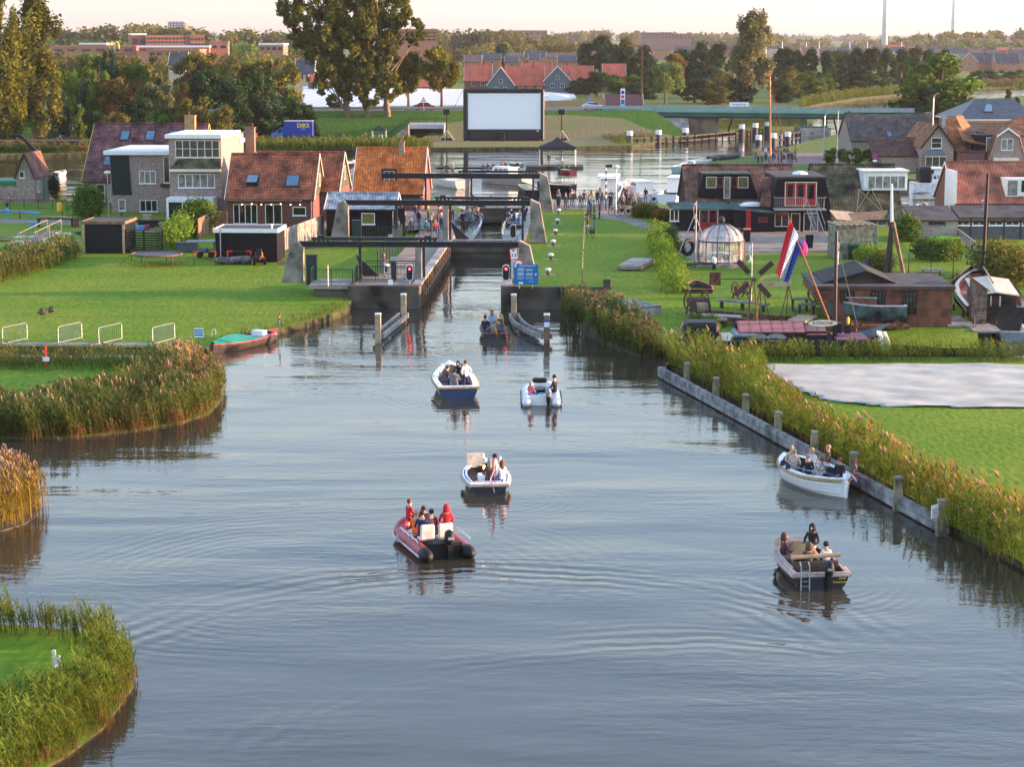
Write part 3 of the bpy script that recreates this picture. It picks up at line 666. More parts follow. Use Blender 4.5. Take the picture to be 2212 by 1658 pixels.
def jetty():
 A=at(1425,816,0);B=at(2043,1160,0);t=thing('timber_jetty','long weathered timber mooring beam with posts along the right bank','jetty',(A.x,A.y,0),0)
 C=[A]
 mid=A.lerp(B,.5)
 pts=[A,mid,B];N=24
 def P(q):return A.lerp(B,q)+Vc((0,0,0))
 for z0,z1 in((.07,.33),(.36,.62)):
  b=MB()
  for k in range(N):
   p=P(k/N)-A;c=P((k+1)/N)-A;d=(c-p).normalized();n=Vc((-d.y,d.x,0))*.13
   b.add([p-n+Vc((0,0,z0)),p+n+Vc((0,0,z0)),p+n+Vc((0,0,z1)),p-n+Vc((0,0,z1)),c-n+Vc((0,0,z0)),c+n+Vc((0,0,z0)),c+n+Vc((0,0,z1)),c-n+Vc((0,0,z1))],[(0,1,2,3),(7,6,5,4),(0,4,5,1),(1,5,6,2),(2,6,7,3),(3,7,4,0)])
  b.build('beam',mat('silvered_timber',(.20,.20,.20),.85,var=.35,scale=1.6,bump=.3),t)
 for i,(x,y)in enumerate(((1484,786),(1547,818),(1611,854),(1681,892),(1760,934),(1845,980),(1941,1033),(2034,1083))):
  p=at(x,y,1.36);q=Vc((p.x,p.y,0))-Vc((A.x,A.y,0));b=MB();w1,w0=.13,.17
  b.add([(q.x-w0,q.y-w0,-1),(q.x+w0,q.y-w0,-1),(q.x+w0,q.y+w0,-1),(q.x-w0,q.y+w0,-1),(q.x-w0,q.y-w0,.75),(q.x+w0,q.y-w0,.75),(q.x+w0,q.y+w0,.75),(q.x-w0,q.y+w0,.75),(q.x-w1,q.y-w1,1.34),(q.x+w1,q.y-w1,1.34),(q.x+w1,q.y+w1,1.34),(q.x-w1,q.y+w1,1.34)],[(0,1,5,4),(1,2,6,5),(2,3,7,6),(3,0,4,7),(4,5,9,8),(5,6,10,9),(6,7,11,10),(7,4,8,11),(8,9,10,11)]);o=b.build('post',mat('olive_timber',(.24,.20,.12),.8,var=.3,scale=2,bump=.3),t)
  b=MB();b.box(q.x-w1-.03,q.x+w1+.03,q.y-w1-.03,q.y+w1+.03,1.3,1.42);b.build('cap',wgrey,o,bevel=.03)
 q=at(2034,1083,1.36)-A
 s=thing('notice_board','small white notice on the last jetty post near the bottom right','sign',(A.x+q.x-.3,A.y+q.y-.25,.75),R(35));b=MB();b.box(-.18,.18,-.02,.02,0,.5);b.build('panel',print_w,s);txt('VERBODEN\nAAN TE\nLEGGEN',.07,print_black,s,(0,-.025,.26))
 for k in range(7):
  p=P(.06+k*.135)-A;b=MB();b.tube((p.x+.2,p.y+.2,-1),(p.x+.2,p.y+.2,.5),.12,None,8);b.build('under_pile',wdark,t)
jetty()
# ======= HOUSES
def cv(x0,y0,s):return lambda x,y:((x0+s*x)/1.8192,(y0+s*y)/1.8192)
c1,c2,c3,c4,c5=cv(0,400,.3707),cv(800,450,.3707),cv(1600,450,.3707),cv(2400,400,.3707),cv(3200,350,.3725)
c6=cv(3100,850,.4177);c7=cv(2350,900,.3843)
class House:
 def __init__(s,name,label,L,R,yaw=-3,f=fL,cat='house',group=None,base=None):
  s.yaw=R_(yaw);p=onto(L[0],L[1],f)if base is None else at(L[0],L[1],base)
  s.p=p;s.t=thing(name,label,cat,p,s.yaw,group);s.Mi=Mx.Rotation(-s.yaw,3,'Z')
  s.w=s.P(R,L[1],0)[0]
 def P(s,px,py,d=0):
  """local x and height of a picture point lying on the house's vertical plane at depth d"""
  r=s.Mi@_ray(px,py);o=s.Mi@(Vc((0,0,CH))-s.p);t=(d-o.y)/r.y;q=o+r*t
  return q.x,q.z
 def z(s,py,d=0,px=None):
  return s.P(px if px is not None else CX,py,d)[1]
def R_(a):return math.radians(a)
def slab(b,A,B,C,D,th=.14):
 A,B,C,D=[Vc(v)for v in(A,B,C,D)];n=(B-A).cross(D-A).normalized()
 if n.z<0:n=-n
 v=[A,B,C,D,A-n*th,B-n*th,C-n*th,D-n*th];w=(B-A).length;h=(D-A).length;h2=(C-B).length;x1=(D-A).dot((B-A).normalized());x2=(C-A).dot((B-A).normalized())
 uv=[(0,0),(w,0),(x2,h),(x1,h)]
 b.add(v,[(0,1,2,3),(7,6,5,4),(0,4,5,1),(1,5,6,2),(2,6,7,3),(3,7,4,0)],[uv]+[[(0,0),(.1,0),(.1,.1),(0,.1)]]*5)
def bar(b,p,q,w_=.06,h=.2):
 p,q=Vc(p),Vc(q);d=(q-p).normalized();sd=d.cross(Vc((0,0,1)));
 if sd.length<1e-3:sd=Vc((1,0,0))
 sd=sd.normalized()*w_/2;up=Vc((0,0,h/2))if abs(d.z)<.9 else Vc((0,h/2,0))
 b.add([p-sd-up,p+sd-up,p+sd+up,p-sd+up,q-sd-up,q+sd-up,q+sd+up,q-sd+up],[(3,2,1,0),(4,5,6,7),(1,5,4,0),(2,6,5,1),(3,7,6,2),(0,4,7,3)])
def window(t,x0,x1,z0,z1,y=0,frame=None,pane=None,cols=1,rows=1,fw=.07,name='window',M=None,sill=True,label=None):
 """window in a wall facing local -Y at depth y"""
 fr=frame or white_p;b=MB()
 if M is not None:b.M=M
 a=.05;Y0,Y1=y-a,y+.02
 b.box(x0,x1,Y0,Y1,z0,z0+fw);b.box(x0,x1,Y0,Y1,z1-fw,z1);b.box(x0,x0+fw,Y0,Y1,z0+fw,z1-fw);b.box(x1-fw,x1,Y0,Y1,z0+fw,z1-fw)
 for k in range(1,cols):xx=x0+(x1-x0)*k/cols;b.box(xx-fw/2,xx+fw/2,Y0+.005,Y1,z0+fw,z1-fw)
 for k in range(1,rows):zz=z0+(z1-z0)*k/rows;b.box(x0+fw,x1-fw,Y0+.01,Y1,zz-fw/3,zz+fw/3)
 o=b.build(name,fr,t)
 if label:o['label']=label
 g=MB()
 if M is not None:g.M=M
 g.box(x0+fw*.6,x1-fw*.6,y-.012,y+.01,z0+fw*.6,z1-fw*.6);g.build('pane',pane or glass,o)
 if sill and name=='window':
  q=MB()
  if M is not None:q.M=M
  q.box(x0-.06,x1+.06,y-.12,y-.005,z0-.07,z0-.005);q.build('sill',fr,o)
 return o
def wpx(h,c,x0,y0,x1,y1,d=0,**k):
 a=h.P(*c(x0,y1),d);e=h.P(*c(x1,y0),d);return window(h.t,a[0],e[0],a[1],e[1],d,**k)
def skyl_(t,A,B,C,D,u0,u1,v0,v1,label=None,open_=False):
 """roof window on the slope A(left eave) B(right eave) C(right ridge) D(left ridge); u, v fractions"""
 A,B,C,D=[Vc(v)for v in(A,B,C,D)]
 def S(u,v):return A.lerp(B,u).lerp(D.lerp(C,u),v)
 n=(B-A).cross(D-A).normalized();n=n if n.z>0 else-n;n*=.08
 P4=[S(u0,v0),S(u1,v0),S(u1,v1),S(u0,v1)];b=MB()
 b.add([p-n for p in P4]+[p+n for p in P4],[(4,5,6,7),(0,1,5,4),(1,2,6,5),(2,3,7,6),(3,0,4,7)]);o=b.build('skylight',dsteel,t)
 if label:o['label']=label
 c=sum(P4,Vc())/4;b=MB();Q=[c.lerp(p,.84)+n*1.15 for p in P4];b.add(Q,[(0,1,2,3)]);b.build('pane',glass if open_ else glass_blue,o)
 if open_:
  b=MB();b.add([Q[3],Q[2],Q[1]+n*5,Q[0]+n*5],[(0,1,2,3)]);x=b.build('sash',glass_blue,o)
def ghouse(h,d,e,r,wall,roof,ov=.25,ovx=.15,trim=None,back=True,ridge=True,roofname='roof',gable_m=None,y0=0,x0=0,x1=None,chim=None,gut=True):
 """ridge parallel to the front; e, r heights"""
 x1=h.w if x1 is None else x1;t=h.t
 b=MB();b.prism([(y0,-.4),(y0+d,-.4),(y0+d,e),(y0+d/2,r-.12),(y0,e)],x0,x1,'x');b.build('wall',wall,t)
 sl_=(r-e)/(d/2);ez=e-ov*sl_
 A=(x0-ovx,y0-ov,ez);B=(x1+ovx,y0-ov,ez);C=(x1+ovx,y0+d/2,r);D=(x0-ovx,y0+d/2,r)
 A2=(x0-ovx,y0+d+ov,ez);B2=(x1+ovx,y0+d+ov,ez)
 b=MB();slab(b,A,B,C,D);slab(b,B2,A2,D,C)
 ro=b.build(roofname,roof,t)
 if ridge:
  b=MB();n=int((x1-x0)/.38)
  for k in range(n):xa=x0-ovx+(x1-x0+2*ovx)*k/n;b.tube((xa,y0+d/2,r+0),(xa+(x1-x0+2*ovx)/n*.93,y0+d/2,r+.02),.10,.12,6)
  b.build('ridge_tiles',roof,ro)
 if trim:
  b=MB()
  for xx in(x0-ovx-.02,x1+ovx+.02):
   bar(b,(xx,y0-ov,ez-.05),(xx,y0+d/2,r-.03));bar(b,(xx,y0+d+ov,ez-.05),(xx,y0+d/2,r-.03))
  b.build('bargeboard',trim,ro)
 if gut:
  b=MB();b.tube((x0-ovx,y0-ov-.06,ez-.05),(x1+ovx,y0-ov-.06,ez-.05),.07,None,6);b.build('gutter',dsteel if gut is True else gut,ro)
  b=MB();b.tube((x1-.15,y0-.08,0),(x1-.15,y0-.08,ez-.05),.045,None,6);b.build('downpipe',steel,t)
 return(A,B,C,D)
def chimney(t,x,y,z0,z1,w_=.7,d=.6,m=btan,pots=1):
 b=MB();b.box(x-w_/2,x+w_/2,y-d/2,y+d/2,z0,z1);b.box(x-w_/2-.05,x+w_/2+.05,y-d/2-.05,y+d/2+.05,z1,z1+.1);o=b.build('chimney',m,t)
 for k in range(pots):b=MB();b.tube((x-.15+.35*k,y,z1+.1),(x-.15+.35*k,y,z1+.45),.12,.1,8);b.box(x-.3+.35*k,x+.35*k,y-.12,y+.12,z1+.45,z1+.5);b.build('chimney_pot',rust,o)
 return o
def fgable(h,d,e,r,wall,roof,x0=0,x1=None,y0=0,ov=.25,ovy=.25,trim=None,mans=None,roofname='roof',gmat=None,gut=False):
 """gable faces the camera; mans=(inset fraction, z) adds the knee of a mansard roof"""
 x1=h.w if x1 is None else x1;m=(x0+x1)/2;t=h.t
 L_=[(x0,e)]+([(x0+mans[0],mans[1])]if mans else[])+[(m,r)]+([(x1-mans[0],mans[1])]if mans else[])+[(x1,e)]
 b=MB();b.prism([(x0,-.4)]+L_+[(x1,-.4)],y0,y0+d,'y');b.build('wall',wall,t)
 b=MB();T=.1
 for k in range(len(L_)-1):
  a,c=Vc((L_[k][0],0,L_[k][1])),Vc((L_[k+1][0],0,L_[k+1][1]));dd=(c-a).normalized();nn=Vc((-dd.z,0,dd.x))*.13
  if k==0:a=a-dd*ov
  if k==len(L_)-2:c=c+dd*ov
  a+=nn;c+=nn
  A,B=(a.x,y0-ovy,a.z),(a.x,y0+d+ovy,a.z);C,D=(c.x,y0+d+ovy,c.z),(c.x,y0-ovy,c.z)
  if c.z>a.z:slab(b,A,B,C,D)
  else:slab(b,D,C,B,A)
 ro=b.build(roofname,roof,t)
 if trim:
  b=MB()
  for k in range(len(L_)-1):
   a,c=Vc((L_[k][0],y0-ovy-.03,L_[k][1])),Vc((L_[k+1][0],y0-ovy-.03,L_[k+1][1]));dd=(c-a).normalized()
   if k==0:a=a-dd*ov
   if k==len(L_)-2:c=c+dd*ov
   bar(b,a,c,.05,.28)
  b.build('bargeboard',trim,ro)
 return ro
h=House('house','house wing with wide brown tiled roof and three roof windows on the left',(182,445),428,-3)
d=12.;A,B,C,D=ghouse(h,d,h.z(391),h.z(269,d/2),btan,roof_brown,trim=mat('yellow_trim',(.5,.42,.08),.5),gut=dsteel)
for u in(.285,.505,.705):skyl_(h.t,A,B,C,D,u-.035,u+.045,.70,.88)
skyl_(h.t,A,B,C,D,.155,.22,.27,.43)
wpx(h,c1,1030,875,1110,1055,cols=1,rows=2,frame=cream);wpx(h,c1,1168,875,1235,1055,cols=1,rows=2,frame=cream)
x_,z_=h.P(412,285,d/2-.6);chimney(h.t,x_,d/2-.7,z_-1.5,h.z(252,d/2-.7),1.1,.8,mat('yellow_brick',(.34,.22,.10),.85,pattern='brick'))
h=House('house','pink brick house front with dark green panel, tall window tower and flat white eaves',(241,459),372,-3)
t=h.t;zt=h.z(337);z2=h.z(328)
b=MB();b.box(0,h.w,0,11,-.4,zt);b.build('wall',bpink,t)
b=MB();b.box(-.55,h.w+.1,-.45,11.3,zt+.005,z2);b.build('fascia',white_p,t,bevel=.02)
a=h.P(*c1(1195,985),-.02);e=h.P(*c1(1395,985),-.02);a2=h.P(*c1(1165,570),-.02);e2=h.P(*c1(1362,570),-.02)
b=MB();b.prism([(a[0],a[1]),(e[0],e[1]),(e2[0],min(e2[1],zt)),(a2[0],min(a2[1],zt))],-.12,0,'y');b.build('green_panel',dgreen,t)
wpx(h,c1,1478,730,1650,868,cols=3,pane=curtain);wpx(h,c1,1485,1042,1668,1165,cols=3,pane=glass);wpx(h,c1,1258,1036,1330,1155,pane=curtain)
wpx(h,c1,1738,580,1855,860,cols=2,frame=cream)
b=MB();x0,z0=h.P(*c1(1700,905),-.3);x1,z1=h.P(*c1(1812,870),-.3);b.box(x0,x1,-.35,-.05,z0,z1);b.build('flower_box',wdark,t)
T2=House('house','tall flat roofed tower of the pink brick house with wide upper window band',(369,478),481,-3)
t=T2.t;zt=T2.z(301);z2=T2.z(292)
b=MB();b.box(0,T2.w,0,14,-.4,zt);b.build('wall',bpink,t)
b=MB();b.box(-.3,T2.w+.15,-.35,9.5,zt+.005,z2);b.box(T2.w-.9,T2.w+.15,9.5,15,zt-.9,z2-.9);b.build('fascia',white_p,t,bevel=.02)
a=T2.P(*c1(1860,590));e=T2.P(474,303);window(t,a[0],e[0],a[1],e[1],0,cols=6,rows=2,frame=cream,label='wide grid window of the upper floor')
a=T2.P(*c1(1795,735),-.9);x1=T2.w-.2;zu=T2.z(342,0);zl=T2.z(367,-.9)
b=MB();slab(b,(a[0],-.9,zl),(x1+.3,-.9,zl),(x1,0,zu),(a[0]+.9,0,zu),.1);b.build('tiled_canopy',roof_mossy,t)
b=MB();b.box(a[0],x1+.3,-1.,-.85,zl-.28,zl-.03);b.build('canopy_board',cream,t)
a=T2.P(*c1(1890,912));e=T2.P(464,376);window(t,a[0],e[0],a[1],e[1],0,cols=5,frame=white_p,pane=curtain)
x0=T2.P(*c1(1755,1255),-3)[0];x1=T2.P(458,475,-3)[0];z1=T2.z(432,-3)
b=MB();b.box(x0,x1,-2.5,0,z1-.3,z1);b.box(x0,x0+.15,-2.5,0,0,z1-.3);b.box(x1-.15,x1,-2.5,0,0,z1-.3);b.box(x0,x1,-2.5,-2.3,0,.35);b.build('sun_room',white_p,t)
window(t,x0+.15,x1-.15,.35,z1-.32,-2.45,cols=3,sill=False)
chimney(t,T2.w+.6,12.5,0,T2.z(278,12.5),.95,.9,mat('sooty_brick',(.17,.13,.11),.9,pattern='brick'),2)
h=House('house','house behind with long red tiled roof ridge and green boarded right gable',(545,484),731,-3)
d=8.5;ghouse(h,d,h.z(412),h.z(330,d/2),brick_maroon,roof_red,trim=cream)
b=MB();e_,r_=h.z(412),h.z(330,d/2);b.prism([(.35,e_+.05),(d-.35,e_+.05),(d/2,r_-.35)],h.w+.005,h.w+.06,'x');b.build('gable_boards',mat('olive_boards',(.06,.07,.04),.7,pattern='planks'),h.t)
window(h.t,0,1.,e_+.7,e_+2.,0,cols=2,frame=cream,M=Mx.Translation((h.w+.08,d/2-.5,0))@Mx.Rotation(R(90),4,'Z'),sill=False)
h=House('house','maroon brick house with red tiled roof, two roof windows and open garden doors',(491,493),677,-3)
d=7.4;e_=h.z(427);r_=h.z(334,d/2);A,B,C,D=ghouse(h,d,e_,r_,brick_maroon,roof_red,trim=cream)
skyl_(h.t,A,B,C,D,.215,.355,.28,.54,open_=True,label='roof window standing open');skyl_(h.t,A,B,C,D,.655,.815,.27,.54)
wpx(h,c2,318,950,568,1160,cols=4,name='garden_doors');wpx(h,c2,655,950,830,1165,cols=2,name='garden_doors');wpx(h,c2,945,980,1085,1072,pane=mat('green_tinted_glass',(.02,.035,.015),.1))
b=MB();b.prism([(.3,e_+.02),(d-.3,e_+.02),(d/2,r_-.35)],h.w+.005,h.w+.06,'x');b.build('gable_boards',mat('olive_boards',(0,0,0)),h.t)
window(h.t,0,.8,e_+.7,e_+1.9,0,cols=2,frame=cream,M=Mx.Translation((h.w+.08,d/2-.4,0))@Mx.Rotation(R(90),4,'Z'),sill=False)
b=MB();b.box(.1,h.w-1,-1.3,0,e_-.35,e_-.28);b.build('awning_case',mat('olive_boards',(0,0,0)),h.t)
lights=thing('string_lights','string of small bulbs above the garden doors of the maroon house','string lights',h.p+Vc((0,-.3,0)),h.yaw)
b=MB();pts=[Vc((1.5+k*.9,-.15,2.35-.05*abs((k%3)-1)))for k in range(7)];b.path(pts,.012,3);b.build('wire',black_m,lights)
for p in pts:b=MB();b.cbox(p-Vc((0,0,.06)),(.07,.07,.09));b.build('bulb',mat('bulb_glow',(1,.8,.5),.4,emit=(1,.75,.45,3)),lights)
def board_fence(label,pts,h_=1.7,m=None,cap=True,z=None,slat=False):
 o=pts[0].copy();t=thing('garden_fence',label,'fence',o,0);m=m or wgrey
 b=MB();pan=MB()
 for a,c in zip(pts[:-1],pts[1:]):
  a=a-o;c=c-o;L=(c-a).length;n=max(1,round(L/1.8));u=Vc((0,0,1));d_=(c-a).normalized();nn=Vc((-d_.y,d_.x,0))*.02
  for k in range(n+1):p=a.lerp(c,k/n);q=MB();q.at(p,math.atan2(d_.y,d_.x));q.box(-.06,.06,-.06,.06,-.2,h_+.05);q.build('post',m,t)
  if slat:
   for k in range(int(h_/.2)):zz=u*(k*.2+.08);bar(pan,a+zz,c+zz,.03,.12)
  else:pan.add([a-nn,c-nn,c-nn+u*h_,a-nn+u*h_,a+nn,c+nn,c+nn+u*h_,a+nn+u*h_],[(0,1,2,3),(7,6,5,4),(3,2,6,7),(0,3,7,4),(1,5,6,2)])
  if cap:bar(b,a+u*(h_+.02),c+u*(h_+.02),.16,.05)
 pan.build('boards',m,t)
 if cap:b.build('cap_rail',m,t)
 return t
board_fence('grey board fence slanting from the black shed up to the lock hut',[onto(605,545,fL),onto(697,508,fL)],1.75)
board_fence('brown panel fence left of the garden doors of the maroon house',[onto(428,518,fL),onto(462,500,fL),onto(490,500,fL)],1.8,wbrown)
h=House('house','house with bright orange pantile roof, small black dormer and white verges',(764,458),912,-3)
d=9.;e_=h.z(416);r_=h.z(320,d/2);A,B,C,D=ghouse(h,d,e_,r_,brick_maroon,roof_orange,trim=white_p)
xx,zz=h.P(*c2(1910,770),1.2);x1,z1=h.P(*c2(2025,600),1.2)
b=MB();b.box(xx-.15,x1+.15,1.2,4.,zz-.3,z1+.05);b.build('dormer',black_p,h.t)
b=MB();b.box(xx-.25,x1+.25,.95,4.,z1+.05,z1+.2);b.build('dormer_roof',dsteel,h.t)
window(h.t,xx+.02,x1-.02,zz,z1,1.19,cols=2,rows=2)
x_,z_=h.P(868,330,d/2-.4);chimney(h.t,x_,d/2-.5,z_-1.2,h.z(308,d/2-.5),.55,.5,btan)
b=MB();x0,z0=h.P(*c2(2130,1290),-.5);b.box(h.w-1.6,h.w-.05,-2.6,0,-.3,h.z(432));b.build('porch',brick_maroon,h.t)
b=MB();b.box(h.w-1.8,h.w+.15,-2.8,0,h.z(432)+.01,h.z(430)+.1);b.build('porch_roof',dsteel,h.t)
h=House('lock_hut','black boarded hut with silvery grey tiled roof beside the lock terrace',(706,510),853,-3,cat='hut')
d=4.4;e_=h.z(449);r_=h.z(418,d/2);A,B,C,D=ghouse(h,d,e_,r_,black_wood,roof_silver,ov=.35,trim=white_p,gut=black_m)
wpx(h,c2,1675,1045,1815,1165,pane=mat('lit_yellow_interior',(.16,.15,.05),.3));b=MB();b.box(h.w-.5,h.w+.9,.05,.2,0,e_-.1);b.build('side_screen',black_p,h.t)
def shed(name,label,L,Rr,top,d,fas,wall,roofm,facm,yaw=-3,pipe=True,vent=False,over=.12):
 h=House(name,label,L,Rr,yaw,cat='shed');zt=h.z(top);b=MB();b.box(0,h.w,0,d,-.3,zt-fas);b.build('wall',wall,h.t)
 b=MB();b.box(-over,h.w+over,-over,0,zt-fas,zt);b.box(-over,h.w+over,d,d+over,zt-fas,zt);b.box(-over,0,0,d,zt-fas,zt);b.box(h.w,h.w+over,0,d,zt-fas,zt);b.build('fascia',facm,h.t)
 b=MB();b.box(0,h.w,0,d,zt-fas,zt-.06);b.build('roof',roofm,h.t)
 if pipe:b=MB();b.tube((.45,-.17,0),(.45,-.17,zt),.05,None,6);b.build('downpipe',steel,h.t)
 if vent:b=MB();b.lathe([(.08,zt-.1),(.08,zt+.15),(.17,zt+.2),(.05,zt+.3)],8,(h.w*.88,1.2,0));b.build('roof_vent',white_p,h.t)
 return h,zt
shed('garden_shed','black flat roofed shed with white fascia, mower parked in front',(466,566),599,497,3.9,.32,black_wood,felt,white_p,vent=True)
h,zt=shed('garden_shed','black double door shed with timber corner posts at the lawn edge, leftmost',(180,547),270,482,4.,.25,black_wood,felt,wbrown,pipe=False)
b=MB();b.box(-.02,.18,-.06,0,0,zt-.25);b.box(h.w-.18,h.w+.02,-.06,0,0,zt-.25);b.build('corner_post',wpale,h.t)
b=MB();b.box(.25,h.w-.25,-.05,-.01,.1,zt-.35);b.build('door',black_p,h.t)
tt=board_fence('black slatted garden fence right of the leftmost black shed',[onto(272,547,fL),onto(352,548,fL)],1.9,black_p,slat=True)
h=House('pump_house','small pink brick hut with steep red roof and green trim by the park',(37,437),104,-3,cat='hut')
h.w=h.P(76,437)[0];W=h.w;dd=5.5;e_=h.z(386);r_=h.z(333,0)
fgable(h,dd,e_,r_-.1,bpink,mat('weathered_red_tiles',(.26,.10,.075),.8,var=.3,scale=.8,pattern='tiles'),trim=green_p)
wpx(h,c1,205,738,258,808,sill=True)
Ms=Mx.Translation((W+.01,0,0))@Mx.Rotation(R(90),4,'Z')
window(h.t,.9,1.9,1.,2.1,0,M=Ms);b=MB();b.M=Ms;b.box(3.2,4.3,-.06,0,0,2.3);b.build('door',green_p,h.t)
b=MB();b.box(-3.,0,.3,dd-.3,-.3,e_-.9);b.build('side_wing',bpink,h.t);b=MB();b.box(-3.1,0,.15,dd-.1,e_-.9,e_-.45);b.build('wing_fascia',green_p,h.t)
h=House('house','red roofed house half hidden between the tall poplar and the clipped conifer',(108,302),165,0,base=1.)
A,B,C,D=ghouse(h,8,h.z(264),h.z(236,4),white_p,mat('far_red_tiles',(.22,.09,.07),.8,var=.2,pattern='bands',pscale=1.5),trim=white_p)
b=MB();b.box(-.1,h.w+.1,-.08,0,h.z(290),h.z(281));b.build('band',black_p,h.t);window(h.t,1.,h.w-.6,h.z(279),h.z(266),0,cols=4,sill=False)
# ======= right bank: black museum house and neighbours
FH=lambda*a,**k:House(*a,f=fR,**k)
h=FH('museum_house','black boarded house with weathered red roof, wide front dormer and green flat extension',(1483,478),1652,yaw=1)
d=8.;e_=h.z(432);r_=h.z(357,d/2);A,B,C,D=ghouse(h,d,e_,r_,black_wood,mat('weathered_rust_tiles',(.22,.105,.07),.8,var=.35,scale=.9,pattern='tiles',bump=.6),gut=False,x1=h.w+3)
b=MB();P=lambda x,y,dd=-.02:h.P(*c4(x,y),dd)
q=[P(920,1010),P(1570,1030),P(1478,775),P(978,775)]
b.prism(q,-.02,3.2,'y');b.build('dormer',black_p,h.t)
b=MB();a,e=P(968,770),P(1490,755);b.box(a[0],e[0],-.25,3.4,a[1],a[1]+.12);b.build('dormer_roof',felt_green,h.t)
for(xa,xb,ya,yb,fm,pn)in((1010,1122,795,915,cream,mat('yellow_curtain_glass',(.14,.12,.05),.3)),(1128,1190,797,912,red_paint,glass),(1195,1270,795,1030,cream,curtain),(1275,1340,797,912,red_paint,glass),(1345,1460,795,915,cream,mat('yellow_curtain_glass',(0,0,0)))):
 a,e=P(xa,yb),P(xb,ya);window(h.t,a[0],e[0],a[1],e[1],-.03,frame=fm,pane=pn,sill=False)
h2=FH('museum_extension','single storey black extension with green felt roof and red double doors',(1459,499),1668,yaw=1,cat='house extension')
P=lambda x,y,dd=0:h2.P(*c4(x,y),dd)
zt=P(900,1120)[1]
b=MB();b.box(0,h2.w,0,4.2,-.3,zt-.1);b.build('wall',black_wood,h2.t)
xr=P(1290,1120)[0]
b=MB();b.add([(-.3,-.3,zt-.1),(xr,-.3,zt-.1),(xr+.1,-.3,zt-.1),(h2.w+.2,-1.6,zt-.35),(h2.w+.2,4.3,zt+.15),(-.5,4.3,zt+.15)],[(0,1,2,3,4,5)]);b.add([(-.3,-.3,zt-.22),(xr,-.3,zt-.22),(h2.w+.2,-1.6,zt-.47),(h2.w+.2,4.3,zt),(-.5,4.3,zt),(-.3,-.3,zt-.1),(xr,-.3,zt-.1),(h2.w+.2,-1.6,zt-.35)],[(4,3,2,1,0),(0,1,6,5),(1,2,7,6)])
b.build('roof',felt_green,h2.t)
a,e=P(625,1265),P(722,1138);window(h2.t,a[0],e[0],a[1],e[1],-.02,cols=2,frame=cream)
a,e=P(935,1375),P(1140,1145);window(h2.t,a[0],e[0],max(0,a[1]),e[1],-.02,cols=2,frame=cream,name='double_door',sill=False,fw=.06)
b=MB();b.box(a[0]+.08,e[0]-.08,-.09,-.06,0,(a[1]+(e[1]-a[1])*.42));b.build('door_panel',red_paint,h2.t)
b=MB();m_=(a[0]+e[0])/2;
for xx in(a[0]+.1,m_-.12,m_+.02,e[0]-.2):b.box(xx,xx+.11,-.09,-.06,.05,e[1]-.08)
b.build('door_stile',red_paint,h2.t)
a,e=P(1410,1435),P(1465,1200);b=MB();b.box(xr+.1,h2.w,-1.3,0,-.3,zt-.45);b.build('porch_wall',black_wood,h2.t);b=MB();b.box(a[0],e[0],-1.36,-1.31,0,2.);b.build('door',red_paint,h2.t)
a,e=P(1565,1280,-1.3),P(1662,1225,-1.3);window(h2.t,a[0],e[0],a[1],e[1],-1.32,frame=red_paint,sill=False)
for xx,yy in((P(1520,1090)[0],1.5),(-.1+P(1300,1070)[0],3.)):
 b=MB();b.lathe([(.1,zt-.1),(.1,zt+.25),(.2,zt+.3),(.05,zt+.38)],8,(xx,yy,0));b.build('roof_vent',dsteel,h2.t)
b=MB();xx=P(1520,1080)[0];b.box(xx-1.1,xx+1.1,.8,2.2,zt,zt+.15);b.lathe([(1.,zt+.15),(.8,zt+.3),(.3,zt+.38)],12,(xx,1.5,0),1,.65);b.build('roof_dome',wgloss,h2.t)
h3=FH('museum_tower','black tapering tower with flat roof, red balcony doors and outside stair',(1664,500),1793,yaw=1,cat='house')
P=lambda x,y,dd=0:h3.P(*c4(x,y),dd)
zt=P(1800,815)[1];W=h3.w
def taper(b,x0,x1,z0,X0,X1,z1,y0,y1,Y1=None):
 Y1=y1 if Y1 is None else Y1
 b.add([(x0,y0,z0),(x1,y0,z0),(x1,y1,z0),(x0,y1,z0),(X0,y0,z1),(X1,y0,z1),(X1,Y1,z1),(X0,Y1,z1)],[(0,3,2,1),(4,5,6,7),(0,1,5,4),(1,2,6,5),(2,3,7,6),(3,0,4,7)])
zm=P(1700,1100)[1]
b=MB();b.box(0,W,0,8,-.3,zm);taper(b,0,W,zm,.55,W-.55,zt,0,8);b.build('wall',black_wood,h3.t)
b=MB();b.box(.4,W-.4,-.15,8,zt+.005,zt+.2);b.build('roof',felt,h3.t)
b=MB();xx=W*.56;b.lathe([(.75,zt+.2),(.6,zt+.4),(.2,zt+.5)],12,(xx,3,0),1,.7);b.build('roof_dome',wgloss,h3.t)
b=MB();slab(b,(-1.,-.02,zm-.1),(-.02,-.02,zm-.1),(.45,2.6,zt),(-.35,2.6,zt),.12);b.build('side_tiles',mat('weathered_rust_tiles',(0,0,0)),h3.t)
a,e=P(1842,1105),P(2185,850);fl=a[1]
window(h3.t,a[0],e[0],a[1],e[1],-.03,cols=3,frame=cream,name='balcony_doors',sill=False)
b=MB()
for k in range(3):
 x0=a[0]+.1+(e[0]-a[0]-.1)*k/3;x1=a[0]+(e[0]-a[0])*(k+1)/3-.08;b.box(x0,x0+.16,-.1,-.05,fl+.05,e[1]-.1);b.box(x1-.16,x1,-.1,-.05,fl+.05,e[1]-.1);b.box(x0,x1,-.105,-.055,fl+.05,fl+.65);b.box(x0,x1,-.1,-.05,e[1]-.25,e[1]-.1)
b.build('red_frame',red_paint,h3.t)
bz=P(1740,1125)[1];bx0,bx1=P(1740,1100,-1.2)[0],P(2070,1100,-1.2)[0];bx2=h3.P(*c5(128,1250),-1.2)[0]
